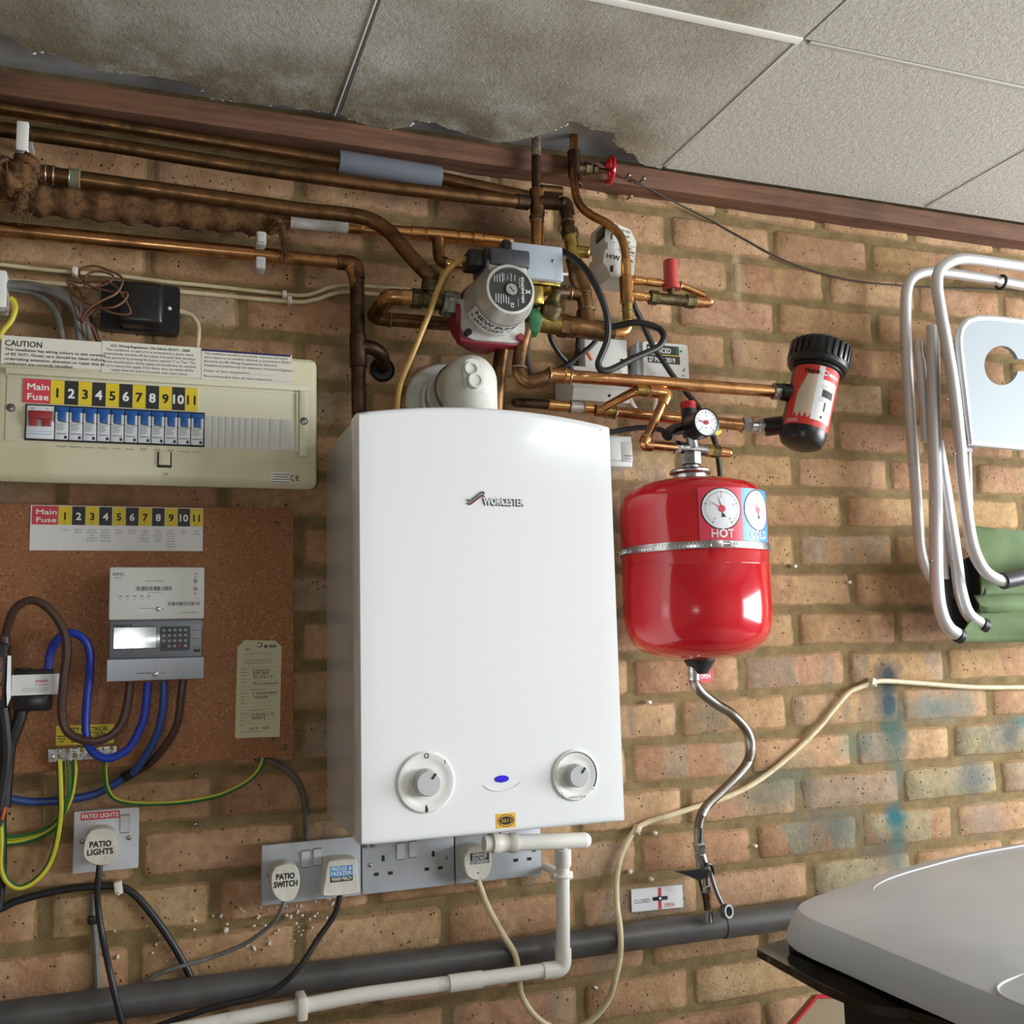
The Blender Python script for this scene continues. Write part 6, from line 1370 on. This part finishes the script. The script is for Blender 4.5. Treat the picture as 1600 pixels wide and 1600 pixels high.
cable('pump_flex', [(736,404,.187),(722,406,.187),(708,414,.185),(695,428,.18),(684,452,.175),(672,486,.17),(658,520,.165),(645,552,.158),(632,582,.148),(625,602,.14),(621,625,.13),(619,660,.12)], .0044, 'cable_tan', 'tan flex running from the black pump terminal box down behind the boiler')
cable('thin_wire', [(985,283,.05),(1000,287,.048),(1030,303,.03),(1060,319,.012),(1100,339,.005),(1160,372,.005),(1215,402,.005),(1260,420,.005),(1310,434,.005),(1360,442,.005),(1410,446,.005),(1450,449,.005),(1540,452,.005),(1640,456,.005)], .0017, 'cable_sheath_dark', 'thin dark wire drooping along the bricks from the timber to the folding chair', 'wire')
for u, v, d, lab in ((977, 279, .05, 'small metal hook under the timber beside the red wheel'), (1000, 284, .05, 'small metal hook holding the thin dark wire'), (980, 311, .004, 'bright screw standing out of the bricks below the red wheel')):
    c = P(u, v, d); b = B(); b.cyl(c, c+Vector((0, -.014, 0)), .0022, seg=10); b.sphere(c+Vector((0, -.014, 0)), .0042, 12); b.build('screw_hook' if d > .01 else 'wall_screw', 'screw_steel', None, lab, 'hook' if d > .01 else 'screw')
for u, v, lab in ((305, 1211, 'round-headed wall screw in the mortar above the drooping earth wire'), (304, 1286, 'round-headed wall screw in the bricks beside the PATIO LIGHTS plate')):
    c = P(u, v, 0); b = B(); b.cyl(c, c+Vector((0, -.010, 0)), .002, seg=10); b.sphere(c+Vector((0, -.010, 0)), .0038, 12); b.build('wall_screw', 'screw_steel', None, lab, 'screw')
# pipe clips
b = B(); c = P(35, 213, .092); b.box(c, (.016, .006, .044), .002); b.bx(c.x-.008, c.x+.008, .004, .092, c.z+.014, c.z+.020, .002); b.bx(c.x-.008, c.x+.008, .004, .092, c.z-.020, c.z-.014, .002); b.build('pipe_clip', 'white_plastic', None, 'white clip around the second copper pipe above the jute bundle', 'pipe clip')
b = B(); b.box(P(407, 377, .062), (.015, .03, .022), .003); b.box(P(407, 377, .066), (.013, .03, .014), .003); b.build('pipe_clip', 'sleeve_grey', None, 'open grey clip above the lowest long copper pipe', 'pipe clip')
b = B(); b.box(P(406, 415, .055), (.015, .03, .020), .003); b.build('pipe_clip', 'sleeve_grey', None, 'grey clip under the lowest long copper pipe', 'pipe clip')
# ------------------------------------------------------------------ overflow pipe and big grey pipe
gp = thing('waste_pipe', P(300, 1551, .028), 'long dark grey waste pipe running along the bottom of the wall', 'pipe')
B().tube(PP([(-160,1612,.028),(380,1541,.028),(866,1480,.028),(1136,1444,.028),(1330,1418,.028)]), .0215, 28).build('tube', 'pipe_grey', gp)
B().tube(PP([(1128,1445,.028),(1330,1418,.028)]), .0228, 28).build('socket', 'pipe_grey', gp)
ov = thing('overflow_pipe', P(878, 1420, .075), 'white overflow pipe dropping from under the boiler then running low along the wall', 'pipe')
rO = .0108
B().tube(fillet(PP([(879,1316,.11),(879,1345,.092),(880,1512,.075),(727,1533,.075),(561,1555,.075),(380,1590,.075),(200,1626,.075)]), .018), rO, 20).build('tube', 'overflow_white', ov)
B().cyl(P(756, 1318.5, .11), P(912, 1313, .11), .0122, seg=24).build('top_tube', 'overflow_white', ov)
B().sphere(P(912, 1313, .11), .0124).build('end_elbow', 'overflow_white', ov)
B().lathe([(0, 0), (.0148, 0), (.0148, .010), (.0135, .012), (.0135, .026), (.0148, .028), (.0148, .038), (0, .038)], P(769, 1318, .11), P(905, 1313.5, .11)-P(769, 1318, .11), 24).build('socket', 'cable_white', ov)
B().cyl(P(879, 1322, .105), P(879.5, 1350, .09), .0132, seg=24).build('tee_socket', 'overflow_white', ov)
B().tube(fillet(PP([(880,1482,.0758),(880,1513,.075),(848,1517.5,.075)]), .012), .0128, 20).build('elbow', 'overflow_white', ov)
B().cyl(P(753, 1530, .075), P(701, 1537, .075), .0128, seg=24).build('coupling', 'overflow_white', ov)
for (u0, v0, u1, v1, d, lab) in ((876.5,1368,883,1368,.086,'clip_bracket'),):
    c = P(878.5, 1368, .088); b = B(); b.torus(c, (0, 0, 1), .0125, .0035, 24, 8); b.bx(c.x-.0165, c.x+.0165, .078, .094, c.z-.006, c.z+.006, .002); b.bx(c.x-.006, c.x+.006, .004, .08, c.z-.005, c.z+.005, .001); b.build('pipe_clip', 'cable_white', None, 'white clip on the upright part of the overflow pipe', 'pipe clip')
c = P(471, 1573, .078); b = B(); b.bx(c.x-.007, c.x+.007, .058, .094, c.z-.0155, c.z+.0165, .003); b.bx(c.x-.006, c.x+.006, .004, .06, c.z-.012, c.z-.004, .001); b.build('pipe_clip', 'cable_white', None, 'white clip on the low run of the overflow pipe', 'pipe clip')
# ------------------------------------------------------------------ filling hose, filling valve, signs
hp_ = [(1084,1040,.152),(1084,1062,.15),(1094,1080,.145),(1119,1100,.135),(1144,1116,.12),(1165,1139,.11),(1173,1164,.10),(1169,1188,.09),(1153,1211,.08),(1125,1239,.07),(1103,1261,.062),(1093,1283,.056),(1091,1310,.052)]
hs_ = thing('filling_hose', P(1173, 1164, .10), 'S-shaped braided steel hose hanging from the red vessel', 'hose')
hpt = spline(PP(hp_), 18); b = B().tube(hpt, .0074, 16)
for i in range(6, len(hpt)-4):
    t_ = (hpt[i+1]-hpt[i-1]).normalized(); b.torus(hpt[i], t_, .0073, .0009, 16, 4)
b.build('braid', 'braid', hs_)
B().cyl(P(1084, 1036, .152), P(1084.5, 1062, .150), .0092, seg=20).build('ferrule', 'chrome', hs_); B().cyl(P(1092.5, 1292, .055), P(1091.5, 1316, .052), .0086, seg=20).build('ferrule', 'chrome', hs_)
fv = thing('filling_valve', P(1102, 1440, .05), 'chrome filling valve with black lever under the braided hose', 'valve')
def C2(u, v): return P(u, v, .05)
b = B().lathe([(0, 0), (.0108, 0), (.0112, .002), (.0112, .010), (.0100, .012), (.0100, .020), (0, .020)], C2(1092, 1316), C2(1094, 1336)-C2(1092, 1316), 6); b.build('swivel_nut', 'chrome', fv)
b = B(); b.tube([C2(1094, 1334), C2(1098, 1350), C2(1100, 1362)], [.0098, .0108, .0102], 16); b.tube([C2(1101, 1362), C2(1104, 1392)], .0060, 14); b.tube([C2(1103, 1384), C2(1104, 1394)], .0082, 6); b.build('valve_body', 'chrome', fv)
b = B(); b.prism([P(1055, 1362, .062), P(1080, 1360, .066), P(1106, 1358, .066), P(1108, 1370, .066), P(1092, 1376, .066), P(1076, 1369, .066)], (0, .008, 0)); b.tube(spline([P(1104, 1350, .066), P(1111, 1352, .064), P(1114, 1362, .062), P(1112, 1372, .06)], 5), .0026, 8); b.build('lever', 'black_plastic', fv)
b = B(); b.tube([C2(1104, 1392), C2(1106, 1410), C2(1106.5, 1426)], .0052, 14); b.tube([C2(1104.5, 1396), C2(1105.5, 1406)], .0066, 14); b.build('tail_pipe', 'copper_dull', fv)
b = B(); a, c = P(1106, 1423, .054), P(1106.5, 1441, .056); b.cyl(a, c, .0076, seg=20)
for k in range(16):
    an = 2*math.pi*k/16; b.tube([a+Vector((.0078*math.cos(an), .0078*math.sin(an), 0)), c+Vector((.0078*math.cos(an), .0078*math.sin(an), 0))], .0009, 5)
b.build('knurled_cap', 'chrome', fv)
b = B(); pts = spline([P(1110, 1360, .060), P(1113, 1374, .062), P(1120, 1395, .066), P(1128, 1412, .068)], 6); b.tube(pts, .0034, 8); b.build('cap_strap', 'hinge_grey', fv)
ring = P(1135, 1424, .07); b = B().lathe([(.0078, -.006), (.0112, -.006), (.0120, 0), (.0112, .006), (.0078, .006), (.0076, 0), (.0078, -.006)], ring, (.35, -1, .15), 28); b.build('loose_cap', 'hinge_grey', fv)
B().tube([P(1092, 1372, .05), P(1099, 1400, .048), P(1103, 1424, .05)], .0022, 8).build('cap_strap', 'black_rubber', fv)
sgn_ = thing('valve_sign', P(1027, 1422, .006), 'small white CLOSED and OPEN sign on the bricks beside the filling valve', 'sign')
d = .006; q = [P(986.5, 1390, d), P(1066, 1382.5, d), P(1068, 1417.5, d), P(987.5, 1425.5, d)]
b = B().prism([p+Vector((0, .002, 0)) for p in q], (0, -.002, 0)); b.build('plate', 'label_white', sgn_)
b = B(); dx_ = (q[1]-q[0])/80; rot_ = math.atan2(q[1].z-q[0].z, q[1].x-q[0].x); cc_ = P(1031, 1403.5, d); s1 = W(1, 1031, 1403, d)
m3 = Matrix.Rotation(-rot_, 3, 'Y')
b.mat(1).box(cc_+m3 @ Vector((0, -.0003, 0)), (s1*5, .0006, s1*32), 0, m3); b.mat(0).box(cc_+m3 @ Vector((.0006, -.0005, 0)), (s1*26, .0008, s1*5.5), .001, m3); b.disc(cc_.x, cc_.z, s1*4.2, d, d+.0011, 20); b.mat(2).disc(cc_.x, cc_.z, s1*2.2, d, d+.0013, 20)
c1 = P(1003, 1411, d); b.mat(0).text('CLOSED', c1.x, c1.z, d, s1*6, 'C', s1*27, .006, rot_); c1 = P(1046, 1416.5, d); b.mat(1).text('OPEN', c1.x, c1.z, d, s1*5.5, 'C', s1*17, .004, rot_)
b.build('sign_print', ['ink', 'label_red', 'ink_white'], sgn_)
os_ = thing('open_disc', P(1103, 1068, .012), 'round red OPEN disc partly behind the vessel outlet', 'sign')
c = P(1102, 1054, .012); R_ = W(14, 1102, 1054, .012); b = B().disc(c.x, c.z, R_, .009, .012, 40); b.build('disc', 'label_red', os_)
b = B(); b.text('OPEN', c.x, c.z-R_*.42, .012, R_*.46, 'C', R_*1.25, .016); b.poly([(c.x-R_*.36, c.z+R_*.42), (c.x-.0, c.z+R_*.08), (c.x+R_*.36, c.z+R_*.42), (c.x+R_*.30, c.z+R_*.62), (c.x+R_*.08, c.z+R_*.46), (c.x, c.z+R_*.36), (c.x-R_*.1, c.z+R_*.62)], .012, .0124); b.build('disc_print', 'ink_white', os_)
# loose wall plugs and plaster crumbs
wp_ = None
for i, (u, v) in enumerate(((1022,1301),(1016,1373),(983,1361),(1178,1321),(1013,1097),(1240,885),(1325,910),(353,1452))):
    c = P(u, v, .002)
    if wp_ is None:
        wp_ = B().box(c+Vector((0, -.003, 0)), (.007, .009, .006), .0018, Matrix.Rotation(.3, 3, 'Y')).build('wall_plug', 'cable_white', None, 'small white plastic plug stuck in the brickwork', 'wall plug', 'spare plugs in the bricks'); w0 = c
    else: dup(wp_, c-w0)
b = B(); cr = random.Random(9)
for (u0, u1, v0, v1, n) in ((400,520,1402,1478,42),(280,400,1415,1500,16),(160,290,1440,1530,12),(880,1000,1450,1560,5)):
    for _ in range(n):
        c = P(cr.uniform(u0, u1), cr.uniform(v0, v1), .003); s_ = cr.uniform(.0014, .0042); b.box(c, (s_*cr.uniform(.8, 2), .004, s_), s_*.3, Matrix.Rotation(cr.uniform(-1.5, 1.5), 3, 'Y'), 1)
o = b.build('plaster_crumbs', 'cable_white', None, 'white plaster crumbs stuck on the bricks below the sockets', 'plaster', None, 'stuff')
# ------------------------------------------------------------------ folded camping chair with side table
ch = thing('camping_chair', P(1530, 1000, .08), 'folded aluminium camping chair with green fabric hung on the wall', 'chair')
rT = .0108
def frame(name, lst, r=rT, mat='aluminium', sx=1.0):
    return B().tube(spline(PP(lst), 7), r, 18).build(name, mat, ch)
frame('back_loop', [(1760,472,.06),(1680,459,.06),(1600,446,.06),(1557,438,.06),(1512,431,.06),(1474,426,.06),(1448,425,.06),(1427,433,.06),(1417,452,.06),(1415,492,.06),(1417,560,.06),(1422,650,.06),(1427,717,.062),(1429,745,.062),(1434,812,.064),(1438,857,.066),(1446,887,.068),(1458,908,.07),(1480,925,.07),(1520,935,.07)])
frame('front_loop', [(1760,440,.16),(1680,428,.16),(1600,417,.16),(1557,411,.16),(1512,405,.16),(1487,408,.16),(1468,423,.16),(1464,447,.16),(1470,488,.16),(1479,537,.16),(1490,605,.16),(1500,695,.158),(1503,734,.157),(1512,812,.155),(1521,857,.155),(1535,887,.155),(1552,902,.155),(1571,908,.155),(1590,905,.155)])
frame('leg', [(1457,510,.115),(1458.5,582,.115),(1460,695,.115),(1462,767,.115),(1462.5,857,.115),(1465,925,.115),(1471,959,.115),(1482,981,.117),(1499,993,.118)], .0122)
frame('leg', [(1464,690,.10),(1479,779,.10),(1488,835,.103),(1494.5,880,.106),(1501,925,.11),(1513,959,.114),(1535,976,.118)], .0118)
B().tube(spline(PP([(1433,531,.09),(1437,565,.09),(1441,600,.09),(1444,640,.09),(1447,690,.088)]), 5), [.0085]*5+[.0105]*10+[.0095]*6, 14).build('armrest_strut', 'aluminium', ch)
B().tube(PP([(1472,820,.09),(1478,905,.09)]), .006, 10).build('brace', 'aluminium', ch); B().tube(PP([(1513,700,.145),(1516,790,.14)]), .005, 10).build('brace', 'aluminium', ch)
for (u, v, d, u2, v2, r) in ((1494, 991, .118, 1504, 996, .0138), (1531, 974.5, .118, 1542, 979, .0136)):
    B().cyl(P(u, v, d), P(u2, v2, d), r, seg=18, bev=.003).build('end_cap', 'black_rubber', ch)
B().tube(spline(PP([(1567,908,.155),(1590,903,.155),(1640,890,.152),(1720,872,.15)]), 5), .0155, 18).build('foam_grip', 'dark_grey_plastic', ch)
B().torus(P(1564, 441, .066), (1, 0, -.1), .0135, .0032, 20, 8).build('cord_ring', 'cable_sheath_dark', ch)
for u, v, d in ((1409,542,.066),(1422,726,.073),(1455,785,.127),(1455,876,.127),(1479,624,.168),(1491,709,.168),(1486,873,.116)):
    c = P(u, v, d); B().sphere(c, .0028, 12).build('rivet', 'steel', ch)
# side table with cup hole: a filled 2D outline with a keyhole
def plate(outer, holes, d0, d1):
    cu_ = bpy.data.curves.new('p', 'CURVE'); cu_.dimensions = '2D'; cu_.fill_mode = 'BOTH'; cu_.extrude = (d1-d0)/2
    for ring in [outer]+holes:
        s_ = cu_.splines.new('POLY'); s_.points.add(len(ring)-1); s_.use_cyclic_u = True
        for p_, (x, z) in zip(s_.points, ring): p_.co = (x, z, 0, 1)
    o = bpy.data.objects.new('p', cu_); COL.objects.link(o); dg = bpy.context.evaluated_depsgraph_get(); dg.update()
    me = bpy.data.meshes.new_from_object(o.evaluated_get(dg)); b = B(); dm = (d0+d1)/2
    b.add([(q.co.x, -dm-q.co.z, q.co.y) for q in me.vertices], [tuple(p_.vertices) for p_ in me.polygons])
    bpy.data.objects.remove(o); bpy.data.curves.remove(cu_); bpy.data.meshes.remove(me); return b
TDp = .17
out_ = [(1519,690),(1514,640),(1508,590),(1503,548),(1502,528),(1505,513),(1514,502),(1530,497),(1560,498),(1600,503),(1700,515),(1760,523),(1760,712),(1700,705),(1600,697)]
oxz = [(X(u, v, TDp), Z(u, v, TDp)) for u, v in out_]
hole_ = [(1565+27*math.cos(math.radians(a)), 571-31*math.sin(math.radians(a))) for a in range(20, 345, 12)]
slot = [(1640, 584), (1640, 566)]
hx = [(X(u, v, TDp), Z(u, v, TDp)) for u, v in hole_+slot]
tb = plate(oxz, [hx], TDp-.008, TDp); tbo = tb.build('table_panel', 'table_top', ch)
b = B(); loop = [Vector((x, -TDp+.007, z)) for x, z in oxz]; sm = []
b.tube(loop[::-1], .0082, 10, closed=True); b.build('table_rim', 'aluminium', tbo)
b = B(); b.prism([P(1492,560,.155),P(1500,536,.155),P(1503,560,.155),P(1514,640,.155),P(1520,706,.155),P(1511,706,.155),P(1500,640,.155)], (0, .02, 0)); b.build('hinge_plate', 'hinge_grey', ch)
for u, v in ((1503,621),(1508,660),(1510,676)): B().sphere(P(u, v, .157), .0026, 10).build('rivet', 'steel', ch)
# fabric
def sheet(name, L_, Rr, n, m, dfun, mat, th=.004):
    """sheet between a photo polyline on one side and one on the other, depth from dfun(s, t)"""
    def lerp(pl, t): 
        k = t*(len(pl)-1); i = min(int(k), len(pl)-2); f = k-i; return (pl[i][0]*(1-f)+pl[i+1][0]*f, pl[i][1]*(1-f)+pl[i+1][1]*f)
    vv = []; 
    for side in (0, th):
        for j in range(m+1):
            for i in range(n+1):
                a = lerp(L_, j/m); c = lerp(Rr, j/m); u = a[0]+(c[0]-a[0])*i/n; v = a[1]+(c[1]-a[1])*i/n; d = dfun(i/n, j/m); vv.append(P(u, v, d)+Vector((0, side, 0)))
    N = (n+1)*(m+1); ff = []
    for s_ in (0, N):
        for j in range(m):
            for i in range(n): a = s_+j*(n+1)+i; ff.append((a, a+1, a+n+2, a+n+1))
    edge = [i for i in range(n+1)]+[j*(n+1)+n for j in range(1, m+1)]+[m*(n+1)+i for i in range(n-1, -1, -1)]+[j*(n+1) for j in range(m-1, 0, -1)]
    for a, c in zip(edge, edge[1:]+edge[:1]): ff.append((a, c, c+N, a+N))
    return B().add(vv, ff).build(name, mat, ch, sharp=1.2)
sheet('back_fabric', [(1524,822),(1528,860),(1534,905),(1534,960)], [(1720,841),(1720,880),(1720,920),(1720,965)], 16, 10, lambda s, t: .095+.02*math.sin(t*2.6)+.006*math.sin(s*7+t*3), 'green_fabric')
sheet('seat_fabric', [(1534,948),(1520,966),(1507,985),(1500,1003)], [(1720,950),(1720,968),(1720,985),(1720,1003)], 16, 10, lambda s, t: .110+.020*math.sin(t*2.9)+.006*math.sin(s*6-t*4), 'green_fabric')
sheet('seat_fold', [(1524,930),(1532,945),(1534,958)], [(1720,925),(1720,940),(1720,958)], 14, 6, lambda s, t: .118+.012*math.sin(t*3.1)+.004*math.sin(s*9), 'green_fabric')
sheet('side_webbing', [(1476,890),(1476,930),(1480,965),(1500,1000)], [(1530,862),(1538,905),(1536,945),(1526,985)], 6, 8, lambda s, t: .085+.01*math.sin(s*3), 'black_rubber')
B().tube(spline(PP([(1514,870,.10),(1534,900,.11),(1538,930,.115),(1534,952,.118)]), 6), .004, 8).build('fabric_binding', 'black_rubber', ch)
# ------------------------------------------------------------------ grey lidded box in the corner
zl = 1.15
bxo = thing('lidded_box', PZ(1420, 1540, 1.0), 'grey moulded lid on a black box with a dark glossy tray edge in the corner', 'lidded box')
def zp(lst, z): return [PZ(u, v, z) for u, v in lst]
top = [(1256,1422),(1254,1416),(1260,1409),(1280,1400),(1320,1387),(1380,1366),(1450,1346),(1530,1329),(1600,1317),(1700,1305),(1840,1292)]
topf = [(1840,1668),(1700,1612),(1600,1570),(1500,1529),(1398,1486),(1330,1457),(1290,1441),(1268,1431)]
T = zp(top+topf, zl); n = len(T); cen = sum(T, Vector())/n
drop = .034
def lowp(p, i):
    out = (p-cen); out.z = 0; return p+out.normalized()*.024+Vector((0, 0, -drop))
LWR = [lowp(p, i) for i, p in enumerate(T)]
fl_ = zp([(1224,1464),(1226,1455),(1236,1440)], zl-drop)
b = B(); K = [(0, 0), (.25, .03), (.6, .35), (1, 1)]
rows = [[p+Vector((0, 0, .0)) for p in T]]
for k, dz in K[1:]: rows.append([p+(q-p)*k*1.0+Vector((0, 0, -(drop*dz)-(q.z-p.z)*k)) for p, q in zip(T, LWR)])
rows.append([q+Vector((0, 0, -.006)) for q in LWR])
vv = [q for r in rows for q in r]; ff = [(i*n+k, i*n+(k+1) % n, (i+1)*n+(k+1) % n, (i+1)*n+k) for i in range(len(rows)-1) for k in range(n)]
inner = [cen+(p-cen)*.5+Vector((0, 0, .004)) for p in T]; o_ = len(vv); vv += inner+[cen+Vector((0, 0, .006))]
ff += [(k, (k+1) % n, o_+(k+1) % n, o_+k) for k in range(n)]+[(o_+k, o_+(k+1) % n, o_+n) for k in range(n)]
b.add(vv, ff); lid = b.build('lid', 'lid_grey', bxo, sharp=.7)
def ztop_(p):
    return zl+.0018
for lst in ([(1640,1340),(1600,1351),(1540,1367),(1480,1384),(1429,1394),(1395,1397),(1370,1396),(1364,1391),(1372,1382),(1395,1371),(1440,1357),(1520,1336),(1600,1321)], [(1660,1508),(1620,1517),(1590,1526),(1566,1536),(1558,1545),(1566,1556),(1590,1568),(1640,1588)]):
    pts = spline([PZ(u, v, zl+.0016) for u, v in lst], 6); B().tube(pts, .0016, 8).build('moulded_ridge', 'lid_grey', lid)
c = PZ(1315, 1478, zl-.020); e1_ = (PZ(1398, 1486, zl)-PZ(1290, 1441, zl)).normalized()
nrm = Vector((-e1_.y, e1_.x, 0)); nrm = nrm if nrm.dot(CAM-c) > 0 else -nrm; nrm = (nrm+Vector((0, 0, .9))).normalized()
B().lathe([(0, .001), (.006, .001), (.0078, .0026), (.010, .0026), (.011, 0)], c+nrm*.0015, nrm, 32).build('push_mark', 'lid_grey', lid)
tray = zp([(1183,1495),(1196,1488),(1240,1476),(1420,1420),(1700,1400),(1840,1690),(1600,1660),(1480,1612),(1420,1592),(1380,1588),(1350,1581),(1285,1553)], zl-.062)
b = B().prism(tray, (0, 0, .010)); b.build('tray', 'dark_glaze', bxo)
inn = zp([(1316,1530),(1420,1470),(1700,1450),(1840,1690),(1600,1668),(1440,1600),(1318,1560)], zl-.064)
b = B().prism(inn, (0, 0, -1.02)); b.build('box_body', 'black_plastic', bxo)
low2 = zp([(1232,1470),(1420,1425),(1700,1405),(1840,1690),(1600,1655),(1440,1568),(1340,1516)], zl-.05)
b = B().prism(low2, (0, 0, .012)); b.build('lid_seal', 'black_rubber', bxo)
# red-edged panel leaning behind the box
pa = [P(1205, 1640, .10), P(1276, 1557, .10), P(1330, 1556, .10), P(1330, 1700, .10), P(1205, 1700, .10)]
pn = thing('leaning_panel', P(1270, 1700, .10), 'tan panel with a red edge leaning on the wall below the grey lid', 'panel')
B().prism(pa, (0, .012, 0)).build('board', 'panel_tan', pn)
B().tube([pa[0], pa[1], pa[2]], .0035, 10).build('red_edge', 'red_plastic', pn)
